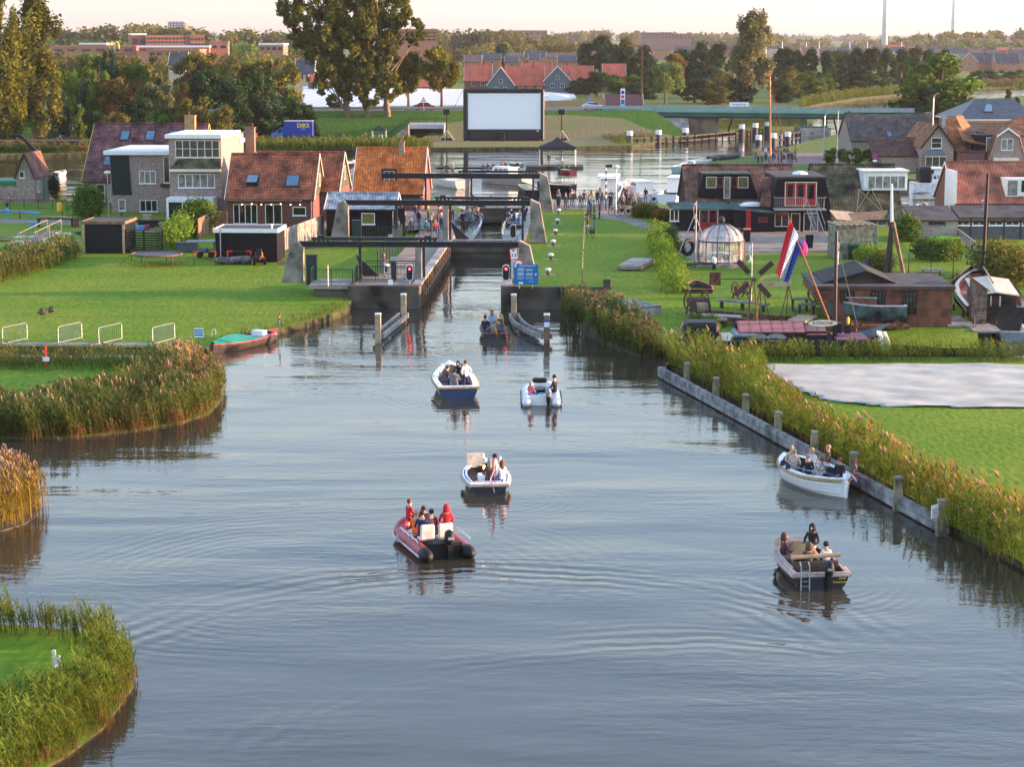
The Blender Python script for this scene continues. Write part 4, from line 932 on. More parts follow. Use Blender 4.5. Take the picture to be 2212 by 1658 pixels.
b=MB();b.box(bx0,bx2,-1.25,0,bz-.15,bz);ba=b.build('balcony',steel,h3.t)
b=MB()
b.path([Vc((bx0,0,bz+1)),Vc((bx0,-1.2,bz+1)),Vc((bx1,-1.2,bz+1))],.035);b.path([Vc((bx1+.9,-1.2,bz+1)),Vc((bx2,-1.2,bz+1)),Vc((bx2,0,bz+1))],.035)
for k in range(int((bx2-bx0)/.2)):
 x=bx0+k*.2
 if not bx1<x<bx1+.9:b.tube((x,-1.2,bz),(x,-1.2,bz+1),.012,None,3,False)
b.build('balustrade',steel,ba)
b=MB();N=13;sx0=bx1+.05;ftx=h3.P(*c5(-20,1590),-3.5)[0]
for s_ in(0,.85):
 bar(b,(sx0+s_,-1.25,bz-.05),(sx0+s_+.35,-4.2,.05),.05,.16);bar(b,(sx0+s_,-1.25,bz+.9),(sx0+s_+.35,-4.2,1.),.04,.04);b.tube((sx0+s_+.35,-4.2,0),(sx0+s_+.35,-4.2,1),.02,None,4);b.tube((sx0+s_,-1.25,bz),(sx0+s_,-1.25,bz+.9),.02,None,4)
for k in range(N):
 q=(k+.5)/N;b.cbox((sx0+.425+.35*q,-1.25-2.95*q,bz-.05-(bz-.1)*q),(.82,.2,.035))
b.build('stair',steel,h3.t)
for xa,xb,ya,yb,cc,fm in((1735,1890,1175,1325,2,cream),(1905,2010,1178,1400,1,cream),(2040,2200,1178,1430,2,cream)):
 a,e=P(xa,yb),P(xb,ya);window(h3.t,a[0],e[0],max(0,a[1]),e[1],-.03,cols=cc,frame=fm,sill=False,name='window' if xa<1900 else 'door')
a,e=P(1745,1210),P(1885,1180);b=MB();b.box(a[0],e[0],-.1,-.06,a[1],e[1]);b.build('red_panel',red_paint,h3.t)
h4=FH('house','long mossy tiled house with white box dormer beside the black tower',(1800,489),1950,yaw=1)
d=9.5;e_=h4.z(467);r_=h4.z(356,d/2);A,B,C,D=ghouse(h4,d,e_,r_,bred,roof_mossy,ov=.4,ovx=.25,x0=-1.4,x1=h4.w-.2)
P=lambda x,y,dd=0:h4.P(*c5(x,y),dd)
a,e=P(540,1070,1.5),P(985,870,1.5);b=MB();b.box(a[0]-.2,e[0],1.5,5,a[1],e[1]);b.build('dormer',white_p,h4.t)
b=MB();b.box(a[0]-.4,e[0]+.15,1.25,5.1,e[1],e[1]+.12);b.build('dormer_roof',white_p,h4.t)
a,e=P(558,1055,1.5),P(965,912,1.5);window(h4.t,a[0],e[0],a[1],e[1],1.48,cols=5,sill=False,fw=.08,pane=curtain)
for xa,xb,cc,pn in((225,320,1,glass),(395,500,1,glass),(500,590,1,glass),(660,770,1,glass_blue),(860,935,1,glass)):
 a,e=P(xa,1410),P(xb,1345);window(h4.t,a[0],e[0],a[1]-.3,e[1],-.01,cols=cc,pane=pn)
b=MB();b.box(-1.4,h4.w,-.05,0,e_-.45,e_-.2);b.build('eaves_board',white_p,h4.t)
h5=FH('garden_shed','pale plank shed with sloping dark felt roof, kayak leaning in front',(1973,520),2068,yaw=1,cat='shed')
P=lambda x,y,dd=0:h5.P(*c5(x,y),dd)
zt=P(1100,1375)[1];zb=P(940,1235,4)[1];b=MB();b.prism([(0,-.3),(4.4,-.3),(4.4,zb-.1),(0,zt-.1)],0,h5.w,'x');b.build('wall',mat('pale_planks',(.36,.31,.27),.8,var=.15,pattern='planks',bump=.3),h5.t)
b=MB();slab(b,(-.15,-.25,zt-.05),(h5.w+.1,-.25,zt-.05),(h5.w+.1,4.6,zb),(-.15,4.6,zb),.12);b.build('roof',felt,h5.t)
a,e=P(1195,1442),P(1388,1390);window(h5.t,a[0],e[0],a[1],e[1],-.01,frame=wgrey,sill=False)
for nm,cx_,col_,lab in(('kayak',1350,mat('lime_green_shell',(.25,.5,.03),.3),'lime green kayak lying against the pale plank shed'),):
 x,z=P(1350,1585,-.6);t=thing(nm,lab,'kayak',h5.p+h5.Mi.inverted()@Vc((x,-.8,.25)),h5.yaw)
 b=MB();N=12;pr=[(1.5*math.sin(math.pi*k/N)**.6*.2+.01,-1.9+3.8*k/N)for k in range(N+1)];b.M=Mx.Rotation(R(90),4,'Y');b.lathe(pr,10,(0,0,0),.7,1);b.build('hull',col_,t,smooth=True)
 b=MB();b.lathe([(.2,.1),(.16,.14)],10,(0,0,0),1.6,.8);b.build('cockpit',rubber,t)
h6=FH('house','red corrugated tile house with white corner and glazed dormer at the right edge',(2063,478),2330,yaw=1)
d=9.;e_=h6.z(437);r_=h6.z(351,d/2);A,B,C,D=ghouse(h6,d,e_,r_,bred,mat('streaky_rust_tiles',(.27,.10,.06),.75,var=.3,scale=.8,pattern='bands',bump=.5),trim=white_p)
P=lambda x,y,dd=0:h6.P(*c5(x,y),dd)
b=MB();b.box(-.3,0,-.3,3.5,0,h6.z(352,3.5)-.6);b.build('corner_board',white_p,h6.t)
a,e=P(2015,1140,.6),(P(2400,945,.6));b=MB();b.box(a[0],e[0],.6,3.5,a[1],e[1]);b.build('dormer',white_p,h6.t);window(h6.t,a[0]+.1,a[0]+1.2,a[1]+.05,e[1]-.1,.58,pane=curtain,sill=False);window(h6.t,a[0]+1.4,e[0]-.2,a[1]+.4,e[1]-.1,.58,cols=2,sill=False)
h7=FH('workshop','long grey workshop with dark felt roof and row of white framed windows',(2071,517),2400,yaw=1,cat='workshop')
P=lambda x,y,dd=0:h7.P(*c5(x,y),dd)
zt=P(1700,1345)[1];zb=P(1700,1225,3.5)[1];b=MB();b.prism([(0,-.3),(3.4,-.3),(3.4,zb-.1),(0,zt-.1)],0,h7.w,'x');b.build('wall',mat('slate_grey_paint',(.085,.095,.11),.6,var=.12),h7.t)
b=MB();slab(b,(-.1,-.35,zt-.05),(h7.w,-.35,zt-.05),(h7.w,3.5,zb),(-.1,3.5,zb),.12);b.build('roof',felt,h7.t);b=MB();b.box(0,h7.w,-.06,-.01,zt-.55,zt-.3);b.build('eaves_boards',wdark,h7.t)
for k in range(7):
 a=P(1490+k*175,1440);e=P(1640+k*175,1378);window(h7.t,a[0],e[0],a[1],e[1],-.01,cols=2)
for k in range(8):x=P(1480+k*176-6,1400)[0];b=MB();b.box(x-.05,x+.05,-.08,0,-.1,zt-.6);b.build('pilaster',dsteel,h7.t)
FQ=lambda n,l,L,Rr,yaw=1,cat='house',base=1.:House(n,l,L,Rr,yaw=yaw,cat=cat,base=base)
h=FQ('house','low house with broad grey brown tiled roof and one small roof window',(1838,346),1988)
d=11;e_=h.z(302);r_=h.z(245,d/2);A,B,C,D=ghouse(h,d,e_,r_,btan,roof_grey,trim=dsteel,x1=h.w+1.5)
skyl_(h.t,A,B,C,D,.46,.52,.12,.32)
x,z=h.P(2014,250,d/2);chimney(h.t,h.w+2.2,d/2+1,z-4,h.z(246,d/2),1.1,2.2,btan,0)
b=MB();b.prism([(.6,e_),(d-.6,e_),(d/2,r_-.4)],h.w+1.505,h.w+1.55,'x');b.build('gable_boards',red_paint,h.t)
h=FQ('house','low wing with dark red tiled lean-to roof in front of the grey roofed house',(1905,372),1999)
P=lambda x,y,dd=0:h.P(*c5(x,y),dd)
zt=P(700,700)[1];zb=P(700,505,5)[1];b=MB();b.prism([(0,-.3),(5,-.3),(5,zb-.1),(0,zt-.1)],0,h.w,'x');b.build('wall',bpink,h.t)
b=MB();slab(b,(-1.4,-.3,zt-.05),(h.w+.1,-.3,zt-.05),(h.w+.1,5,zb),(-1.,5,zb),.15);b.build('roof',mat('dark_rust_tiles',(.13,.06,.045),.8,var=.25,scale=.8,pattern='tiles',bump=.5),h.t)
h=FQ('house','brick house with pointed gable, bay window and red L shaped roofs',(1989,374),2062)
P=lambda x,y,dd=0:h.P(*c5(x,y),dd)
e_=P(1110,610)[1];r_=P(1290,385)[1];rust_t=mat('orange_brown_tiles',(.33,.13,.05),.8,var=.3,scale=.8,pattern='tiles',bump=.5)
fgable(h,12,e_,r_,bpink,rust_t,trim=black_p,x1=P(1470,610)[0])
a,e=P(1232,625),P(1345,512);window(h.t,a[0],e[0],a[1],e[1],-.01,rows=2)
a,e=P(1168,860,-.9),P(1395,712,-.9);b=MB();b.box(a[0],e[0],-.9,0,0,.5);b.box(a[0],e[0],-.9,0,e[1],e[1]+.12);b.build('bay_window',cream,h.t);window(h.t,a[0],e[0],.5,e[1],-.88,cols=3,frame=cream,sill=False)
a,e=P(1155,695,-1.1),P(1400,640);b=MB();slab(b,(a[0],-1.1,e_*0+h.P(*c5(1160,700),-1.1)[1]),(P(1400,695,-1.1)[0],-1.1,h.P(*c5(1160,700),-1.1)[1]),(P(1350,645)[0],0,P(1350,645)[1]),(P(1205,645)[0],0,P(1205,645)[1]),.06);b.build('bay_roof',mat('lead_roof',(.13,.15,.17),.5),h.t)
xw=P(1470,690)[0];y0=2.
e2=P(1650,690,y0)[1];r2=P(1450,285,y0+5)[1]
b=MB();x1=P(1665,690,y0)[0];b.box(xw-.1,x1,y0,y0+10,-.3,e2);b.build('side_wing',bpink,h.t)
b=MB();slab(b,(P(1400,690,y0)[0],y0-.3,e2),(x1+.3,y0-.3,e2),(P(1490,290,y0+5)[0],y0+5,r2),(P(1400,290,y0+5)[0],y0+5,r2),.15)
slab(b,(x1+.3,y0-.3,e2),(x1+4.5,y0+8,e2-.2),(P(1490,290,y0+5)[0]+1.8,y0+9,r2),(P(1490,290,y0+5)[0],y0+5,r2),.15);b.build('wing_roof',rust_t,h.t)
a,e=P(1498,765,y0),P(1590,722,y0);window(h.t,a[0],e[0],a[1],e[1],y0-.01)
x0=P(1580,660,y0-.2)[0];z0=P(1580,660,y0-.2)[1]
b=MB();b.box(x0+1.3,x0+4.2,y0-.5,y0+3,z0-.3,z0+2.2);b.build('dormer',black_p,h.t);window(h.t,x0+2.8,x0+4.,z0,z0+1.9,y0-.52,frame=white_p,sill=False,pane=curtain)
b=MB();slab(b,(x0-.4,y0-1.,z0+1.5),(x0+2.7,y0-1.,z0+.9),(x0+2.2,y0+2.,z0+2.2),(x0-.6,y0+2.,z0+3.2),.12);b.build('dormer_roof',rust_t,h.t)
chimney(h.t,P(1365,300,6)[0],6,r_-.5,P(1365,285,6)[1],.4,.4,steel,0)
h=FQ('house','gabled outbuilding with flat felt roof between the two gabled houses',(2066,374),2126)
b=MB();zz=h.z(330);b.box(0,h.w,0,5,-.3,zz);b.build('wall',brick_maroon,h.t);b=MB();b.box(-.1,h.w+.1,-.15,5.1,zz+.005,zz+.18);b.build('roof',felt,h.t);window(h.t,1.,4.,h.z(365),h.z(348),-.01,cols=2)
h=FQ('house','brick house with white edged mansard gable at the right edge',(2134,374),2212)
P=lambda x,y,dd=0:h.P(*c5(x,y),dd)
x1=P(2225,735)[0];e_=P(1850,735)[1];kz=P(1920,500)[1];kx=P(1920,500)[0];r_=P(2035,415)[1]
fgable(h,11,e_,r_,bpink,mat('orange_brown_tiles',(0,0,0)),trim=white_p,mans=(kx,kz),x1=x1,ov=.1)
a,e=P(1970,645),P(2100,525);window(h.t,a[0],e[0],a[1],e[1],-.01,cols=2,pane=curtain)
a,e=P(1895,765,-.8),P(2160,728,-.8);b=MB();b.box(a[0],e[0],-.9,0,a[1],e[1]);b.build('bay_cornice',cream,h.t)
h=FQ('house','large house with dark blue grey hipped roof, yellow eaves line and square roof window',(2075,352),2290)
P=lambda x,y,dd=0:h.P(*c5(x,y),dd)
e_=P(1650,310)[1];d=13;rz_=P(1800,100,d/2)[1];rx0=P(1700,100,d/2)[0];rx1=P(2100,100,d/2)[0];x0=P(1500,300)[0];x1=P(2360,300)[0]
b=MB();b.box(x0+.5,x1-.5,0,d,-.3,e_-.3);b.build('wall',bpink,h.t)
b=MB();b.box(x0+.3,x1-.3,-.15,0,e_-.55,e_-.3);b.build('eaves_band',yellow_p,h.t);b=MB();b.box(x0,x1,-.5,d+.5,e_-.29,e_-.08);b.build('eaves_board',white_p,h.t)
b=MB();q=[(x0,-.5,e_),(x1,-.5,e_),(x1,d+.5,e_),(x0,d+.5,e_)];r0,r1=(rx0,d/2,rz_),(rx1,d/2,rz_)
slab(b,q[0],q[1],r1,r0,.1);slab(b,q[2],q[3],r0,r1,.1);slab(b,q[1],q[2],r1,r1,.1);slab(b,q[3],q[0],r0,r0,.1);b.build('roof',roof_slate,h.t)
skyl_(h.t,q[0],q[1],r1,r0,.30,.44,.30,.72)
h=FQ('house','house with curved orange tiled roof behind the mansard gable',(2160,365),2300)
b=MB();P=lambda x,y,dd=0:h.P(*c5(x,y),dd);e_=P(2000,500,0)[1];d=9
x0=P(2000,400)[0];b.box(x0,x0+12,3,12,-.3,e_);b.build('wall',bpink,h.t);r=P(2140,300,8)[1];b=MB();slab(b,(x0-.5,2.6,e_),(x0+12,2.6,e_),(x0+12,8,r),(P(2140,300,8)[0],8,r),.15);slab(b,(x0+12,12.4,e_),(x0-.5,12.4,e_),(P(2140,300,8)[0],8,r),(x0+12,8,r),.15);slab(b,(x0-.5,12.4,e_),(x0-.5,2.6,e_),(P(2140,300,8)[0],8,r),(P(2140,300,8)[0],8,r),.15);b.build('roof',mat('orange_brown_tiles',(0,0,0)),h.t)
h=FH('plank_shelter','unfinished greenish plank shelter with bare rafters by the white topped mast',(1848,560),1891,yaw=8,cat='shelter')
P=lambda x,y,dd=0:h.P(*c6(x,y),dd)
zt=P(500,90)[1];x1=P(825,300)[0];gp=mat('greenish_planks',(.17,.19,.14),.8,var=.3,pattern='planks',bump=.3)
h.p;b=MB();b.box(P(448,240)[0],x1,0,2.4,-.2,zt);b.build('wall',gp,h.t);b=MB();b.box(x1,x1+.05,-.02,2.42,-.2,zt+.05);b.build('end_boards',wpale,h.t)
for k in range(7):x=P(448,200)[0]+.1+k*(x1-P(448,200)[0])/7;b=MB();b.box(x,x+.1,-.5,2.9,zt+.02+0,zt+.16);b.build('rafter',wpale,h.t)
h=FH('log_store','small plywood lean-to with pale sheets leaning beside the stair',(1810,545),1845,yaw=6,cat='shelter')
b=MB();b.box(0,h.w,0,1.6,-.2,2.7);b.build('wall',wbrown,h.t);b=MB();slab(b,(-.3,-.5,2.75),(h.w+.4,-.5,2.55),(h.w+.4,1.9,3.1),(-.3,1.9,3.3),.06);b.build('roof',mat('old_plywood',(.4,.31,.2),.8),h.t)
b=MB();b.box(-.1,h.w-.1,-.35,-.28,0,2.1);b.build('leaning_sheet',mat('pale_blue_sheet',(.5,.53,.56),.6),h.t)
h=FH('boat_shed','long red brown boarded boat shed with arched windows and black roof ridge',(1870,705),2058,yaw=-2,cat='boat shed')
P=lambda x,y,dd=0:h.P(*c6(x,y),dd)
x0=P(415,990)[0];x1=P(1530,1000)[0];zt=P(1000,668)[1];ztl=P(330,650)[1]
b=MB();b.box(x0,x1,0,7,-.3,zt-.1);b.build('wall',timber_clad,h.t)
b=MB();b.prism([(x0-1.2,zt-.65),(x0,zt-.9),(x0,zt-.1),(x0-1.2,zt+0)],0,7,'y');b.build('overhang',timber_clad,h.t)
b=MB();b.box(x0-1.3,x1+.15,-.25,7.2,zt-.1,zt+.08);b.build('roof',felt,h.t)
rx=P(700,495,3)[0];rz_=P(700,500,3)[1];ex0=P(370,620,1)[0];ex1=P(965,620,1)[0]
b=MB();b.prism([(ex0,zt+.08),(ex1,zt+.08),(rx,rz_)],1.5,7.1,'y');b.build('clerestory',wdark,h.t)
b=MB();slab(b,(ex0-.3,1.2,zt+.12),(ex0-.3,7.3,zt+.12),(rx,7.3,rz_+.12),(rx,1.2,rz_+.12),.1);slab(b,(ex1+.3,7.3,zt+.12),(ex1+.3,1.2,zt+.12),(rx,1.2,rz_+.12),(rx,7.3,rz_+.12),.1);b.build('ridge_roof',mat('black_shingles',(.045,.038,.035),.8,var=.3,scale=2,pattern='tiles'),h.t)
for xa,xb,ya,yb in((485,618,705,815),(768,912,705,900),(1060,1205,705,925)):
 a,e=P(xa,yb),P(xb,ya);window(h.t,a[0],e[0],a[1],e[1],-.02,cols=4,rows=4,frame=black_p,fw=.06,sill=False,label='arched many-paned window')
h=FH('outhouse','narrow plank outhouse with sloping tiled roof at the dock',(2098,699),2132,yaw=-4,cat='outhouse')
b=MB();b.prism([(0,-.2),(h.w*.95,-.2),(h.w*.95,2.1),(0,2.85)],0,1.3,'y');b.build('wall',mat('mossy_planks',(.17,.13,.10),.85,var=.35,pattern='planks',bump=.3),h.t);b=MB();slab(b,(-.1,-.15,2.95),(-.1,1.45,2.95),(h.w+.1,1.45,2.1),(h.w+.1,-.15,2.1),.08);b.build('roof',roof_red,h.t)
# ======= FAR SIDE
def X_(px,Y):return(px-CX)/FP*Y*1./(cp_+0)*1.
def xz(px,py,Y):p=atY(px,py,Y);return p.x,p.z
def bridge():
 Y=383.;x0,zt0=xz(1300,227,Y);x1,zt1=xz(1975,233.5,Y)
 t=thing('road_bridge','green steel road bridge on concrete piers across the canal','bridge',(x0,Y,0),0);W=x1-x0;dz=zt1-zt0
 def beam(b,ya,yb,top,bot,xa=0,xb=W):
  za,zb=zt0+dz*xa/W,zt0+dz*xb/W
  b.add([(xa,ya,za-bot),(xb,ya,zb-bot),(xb,yb,zb-bot),(xa,yb,za-bot),(xa,ya,za-top),(xb,ya,zb-top),(xb,yb,zb-top),(xa,yb,za-top)],[(0,3,2,1),(4,5,6,7),(0,1,5,4),(1,2,6,5),(2,3,7,6),(3,0,4,7)])
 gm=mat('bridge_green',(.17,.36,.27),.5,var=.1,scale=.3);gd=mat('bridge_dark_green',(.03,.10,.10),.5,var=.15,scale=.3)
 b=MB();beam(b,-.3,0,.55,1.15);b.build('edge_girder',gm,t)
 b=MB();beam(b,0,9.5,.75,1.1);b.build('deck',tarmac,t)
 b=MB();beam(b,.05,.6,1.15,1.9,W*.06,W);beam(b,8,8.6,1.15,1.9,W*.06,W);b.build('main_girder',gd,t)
 b=MB();beam(b,.2,8.4,1.9,2.2,W*.2,W*.99);b.build('cross_beams',dsteel,t)
 b=MB();beam(b,-.22,-.12,-.02,.1);beam(b,-.2,-.15,.15,.5);b.build('parapet',mat('blue_grey_rail',(.25,.31,.36),.5),t)
 for k in range(27):xx=W*(k+.5)/27;z=zt0+dz*xx/W;b=MB();b.box(xx-.04,xx+.04,-.3,-.1,z-.5,z+.05);b.build('parapet_post',steel,t)
 xa=xz(1372,250,Y)[0]-x0;xb=xz(1487,250,Y)[0]-x0;xc=xz(1553,250,Y)[0]-x0;zb=zt0-2.2
 b=MB();b.add([(xa,.5,zb+.6),(xb,.5,zb),(xb,-5,.3),(xb,-5,-.6),(xa+6,-2,1.)],[(0,1,2,4),(4,2,3)]);b.add([(xb,.4,zb),(xa,.4,zb+.6),(xa,.4,-.5),(xb,.4,-.5)],[(0,1,2,3)]);b.build('wing_wall',concrete,t)
 b=MB();b.box(xb,xc,1.2,8.,-1,zb+.02);b.box(xb,xb+1.6,-.6,1.19,-1,zb-.3);b.build('pier',mat('brown_concrete',(.19,.14,.10),.85,var=.2,scale=.5),t)
 xp=xz(1728,280,Y)[0]-x0;xq=xz(1797,280,Y)[0]-x0;zp=xz(1740,277,Y)[1]
 b=MB();b.box(xp,xq,.5,8,-1,zp);b.build('pier',concrete,t,bevel=.05)
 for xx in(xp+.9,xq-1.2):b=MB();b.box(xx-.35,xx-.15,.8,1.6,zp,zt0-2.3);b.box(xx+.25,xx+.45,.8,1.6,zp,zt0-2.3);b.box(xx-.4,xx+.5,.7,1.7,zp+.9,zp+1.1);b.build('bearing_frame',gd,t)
 for xs,xe in((1552,1543),(1583,1567),(1800,1812),(1833,1815)):
  b=MB();a=xz(xs,252,Y+3);c=xz(xe,295,Y+3);b.tube((a[0]-x0,3,a[1]),(c[0]-x0,3,-.5),.16,None,6);b.build('raking_strut',dsteel,t)
 s=thing('name_plate','white name plate hung on the parapet of the green bridge','sign',(xz(1596,226,Y)[0],Y-.45,xz(1596,230,Y)[1]),0);b=MB();b.box(-1.8,1.8,-.05,0,0,.8);b.build('panel',print_w,s);txt('Huigenbrug',.5,mat('violet_blue',(0,0,0)),s,(0,-.06,.4))
bridge()
def dolphins():
 lst=[(1360,283,322,'left end of the guide rails'),(1422,281,319,'second along the guide rails in front of the wing wall'),(1480,277,315,'in front of the square bridge pier'),(1602,269,305,'behind the guide rails right of the bridge struts'),(1631,266,303,'middle of three behind the guide rails'),(1657,263,300,'nearest the bridge mast, behind the guide rails'),(1638,292,331,'before the quay crowd beside the lamp'),(1670,288,327,'just right of the orange mast'),(1701,285,322,'rightmost one by the black and white rail')]
 for x,yt,yb,lab in lst:
  p=at(x,yb,0);h_=atY(x,yt,p.y).z;t=thing('mooring_pile','white topped pile, '+lab,'pile',p,0,'white topped mooring piles by the bridge')
  b=MB();b.tube((0,0,-1.5),(0,0,h_-.75),.5,None,12);b.build('pile',mat('blue_black_pile',(.03,.04,.055),.6),t);b=MB();b.tube((0,0,h_-.75),(0,0,h_),.52,None,12);b.build('white_top',white_p,t)
 t=thing('guide_rail','long dark timber guide rails running under the bridge','guide rail',at(1360,322,0),0);o=at(1360,322,0)
 P0,P1,P2,P3=at(1360,322),at(1490,316),at(1612,303),at(1665,298);H=[1.9,1.95,1.65,1.5]
 b=MB();pts=[P0,P1,P2,P3]
 for q in(.35,1.,1.75):
  for a,c in zip(pts[:-1],pts[1:]):bar(b,a-o+Vc((0,0,q)),c-o+Vc((0,0,q)),.2,.22)
 b.build('rail',wdark,t)
 for k in range(26):
  q=k/25*3;i=min(2,int(q));p=pts[i].lerp(pts[i+1],q-i)-o;b=MB();b.box(p.x-.12,p.x+.12,p.y-.3,p.y,-1,1.95 if k%3==0 else 1.75);b.build('post',wdark,t)
 t=thing('guide_rail','short black and white rail right of the rightmost white topped pile','guide rail',at(1675,300,0),0);o=at(1675,318,0);t.location=o
 b=MB();c=at(1728,312,0)-o
 for q in(.3,1.2,2.1):bar(b,(0,0,q),c+Vc((0,0,q)),.2,.28)
 for k in range(7):p=c*(k/6);b.box(p.x-.15,p.x+.15,p.y-.1,p.y+.1,-1,2.3)
 b.build('rail',black_p,t)
dolphins()
def screen():
 Y=at(1088,304,1.).y;p=at(1088,304,1.);t=thing('open_air_screen','huge inflatable cinema screen with black frame on the canal bank','screen',p,0)
 L=lambda px,py:(atY(px,py,Y).x-p.x,atY(px,py,Y).z-1.)
 a,e=L(1001,304),L(1176,191);wa,we=L(1011,279),L(1168,201)
 vin=mat('black_vinyl',(.018,.018,.022),.5,var=.1,bump=.1);r=.5
 b=MB();b.box(a[0],wa[0],-r,r*1.6,0,e[1]);b.box(we[0],e[0],-r,r*1.6,0,e[1]);b.box(wa[0],we[0],-r,r,we[1],e[1]);b.box(wa[0],we[0],-r,r*1.6,0,wa[1]);b.build('frame',vin,t,bevel=.2)
 b=MB();b.box(wa[0]-.05,we[0]+.05,-.2,-.1,wa[1]-.05,we[1]+.05);b.build('projection_surface',mat('screen_white',(.82,.82,.84),.9,var=.01),t)
 q=L(1164,282);b=MB();b.box(q[0]-.4,q[0],-r-.03,-r-.01,q[1]-.1,q[1]+.05);b.build('maker_plate',print_w,t)
 for px in(1080,1087):q=L(px,300);s=thing('loudspeaker','black loudspeaker box below the screen, %s of two'%('left' if px==1080 else 'right'),'loudspeaker',(p.x+q[0],Y-1.1,1.),0);b=MB();b.box(-.28,.28,-.3,.3,0,1.5);b.build('cabinet',rubber,s,bevel=.03);b=MB();b.tube((0,-.31,.5),(0,-.3,.5),.2,None,10);b.tube((0,-.31,1.05),(0,-.3,1.05),.2,None,10);b.build('driver',dsteel,s)
 b=MB()
 for sx in(-1,1):b.tube((sx*e[0],0,e[1]-.3),(sx*(e[0]+4.5),3,0),.03,None,4)
 b.build('guy_rope',black_m,t)
 for px,lab in((965,'left'),(1213,'right')):
  q=at(px,303,1.);hh=atY(px,236,q.y).z-1.;s=thing('sound_tower','tall black loudspeaker mast on a tripod, %s of the big screen'%lab,'speaker mast',q,0,'sound towers beside the screen')
  b=MB();b.tube((0,0,0),(0,0,hh),.16,.12,6);b.build('mast',rubber,s)
  b=MB();b.box(-.55,.55,-.4,.4,hh-.9,hh);b.build('speaker_array',rubber,s,bevel=.04)
  for an in(.4,2.4,4.5):b=MB();b.tube((0,0,1.8),(1.4*math.cos(an),1.4*math.sin(an),0),.05,None,5);b.build('leg',steel,s)
  b=MB();b.box(-.9,.9,-.5,.5,0,.35);b.build('ballast',rubber,s)
screen()
def tent(label,p,w,d,h,hr,m,legm=steel,yaw=0):
 t=thing('party_tent',label,'tent',p,yaw)
 b=MB();b.add([(-w/2,-d/2,h),(w/2,-d/2,h),(w/2,d/2,h),(-w/2,d/2,h),(-w*.12,-d*.12,h+(hr-h)*.62),(w*.12,-d*.12,h+(hr-h)*.62),(w*.12,d*.12,h+(hr-h)*.62),(-w*.12,d*.12,h+(hr-h)*.62),(0,0,hr),(-w/2,-d/2,h-.25),(w/2,-d/2,h-.25),(w/2,d/2,h-.25),(-w/2,d/2,h-.25)],[(0,1,5,4),(1,2,6,5),(2,3,7,6),(3,0,4,7),(4,5,8),(5,6,8),(6,7,8),(7,4,8),(0,9,10,1),(1,10,11,2),(2,11,12,3),(3,12,9,0)]);b.build('canopy',m,t)
 for sx in(-1,1):
  for sy in(-1,1):b=MB();b.tube((sx*w*.48,sy*d*.48,0),(sx*w*.48,sy*d*.48,h),.045,None,5);b.build('leg',legm,t)
 return t
tent('small dark canopy tent on the bank left of the screen',at(819,304,1.),2.4,2.4,2.,2.8,mat('brown_canvas',(.05,.04,.045),.8),white_p)
t=thing('generator_box','blue and white equipment box under the small canopy tent','equipment box',at(822,306,1.),0);b=MB();b.box(-.35,.35,-.3,.3,0,1.1);b.box(-.4,.4,-.35,.35,1.1,1.2);b.build('case',mat('pale_blue_case',(.25,.4,.5),.5),t,bevel=.03)
def underpass():
 Y=366;p=(xz(884,303,Y)[0],Y,.9);t=thing('underpass','bicycle underpass with white concrete wing wall in the grass bank','underpass',p,0)
 W=xz(960,303,Y)[0]-p[0];ztop=xz(884,269,Y)[1]-.9;pc=mat('pale_blue_concrete',(.40,.43,.45),.7,var=.1)
 b=MB();b.box(-.2,W,0,9,ztop-.75,ztop);b.box(-.2,0,0,9,0,ztop-.75);b.box(W-.2,W,0,9,0,ztop-.75);b.build('portal',pc,t)
 x0=xz(838,304,Y-6)[0]-p[0];b=MB();b.prism([(x0,0),(.1,0),(-0,ztop)],-3.5,.5,'y');b.build('wing_wall',conc_p,t)
 b=MB();b.box(.02,W-.22,.3,8.9,0,.02);b.build('path',paving,t);b=MB();b.box(0,W-.2,6,6.2,0,ztop-.76);b.build('dark_backing',conc_d,t)  # dark sheet closing the passage, stands for the shade inside the opening
 railing('railing','thin dark railing on top of the underpass portal',[Vc((p[0],Y+.3,.9+ztop)),Vc((p[0]+W,Y+.3,.9+ztop))],sp=.5,m=dsteel)
 railing('railing','dark handrail sloping down beside the white wing wall',[Vc((p[0]+x0,Y-3.6,.95)),Vc((p[0],Y-3.4,.9+ztop))],sp=.8,m=dsteel)
underpass()
t=thing('guard_rail','steel guard rail along the raised road','guard rail',(-72,EY1+.9,EZ),0);b=MB();b.box(0,96,-.05,.05,.45,.75);b.build('rail',steel,t)
for k in range(25):b=MB();b.box(k*4-.06,k*4+.06,.06,.18,0,.7);b.build('post',steel,t)
def rlamp(label,px,pyt,Y,z,arm,m=rust):
 x=xz(px,200,Y)[0];h_=xz(px,pyt,Y)[1]-z;t=thing('street_lamp',label,'street lamp',(x,Y,z),0)
 b=MB();b.tube((0,0,0),(0,0,h_-.4),.13,.08,8);b.build('pole',m,t);b=MB();b.path([Vc((0,0,h_-.4)),Vc((arm*.3,0,h_-.05)),Vc((arm*.8,0,h_+.1))],.07);b.build('arm',m,t);b=MB();b.cbox((arm*1.,0,h_+.12),(abs(arm)*.45,.3,.16));b.build('lamp_head',mat('orange_lamp_head',(.55,.25,.08),.5),t)
rlamp('tall brown street lamp with arm to the left, by the road behind the bridge approach',1386,99,392,EZ,-2.)
rlamp('street lamp on the road behind the middle poplars',738,168,390,EZ,-1.2)
rlamp('slim street lamp in front of the tan bridge pier on the quay side',1783,244,at(1783,350,1).y,1.,1.2,steel)
rlamp('slim street lamp before the gabled brick house',2017,204*1.+0,at(2017,372,1).y,1.,.6,steel)
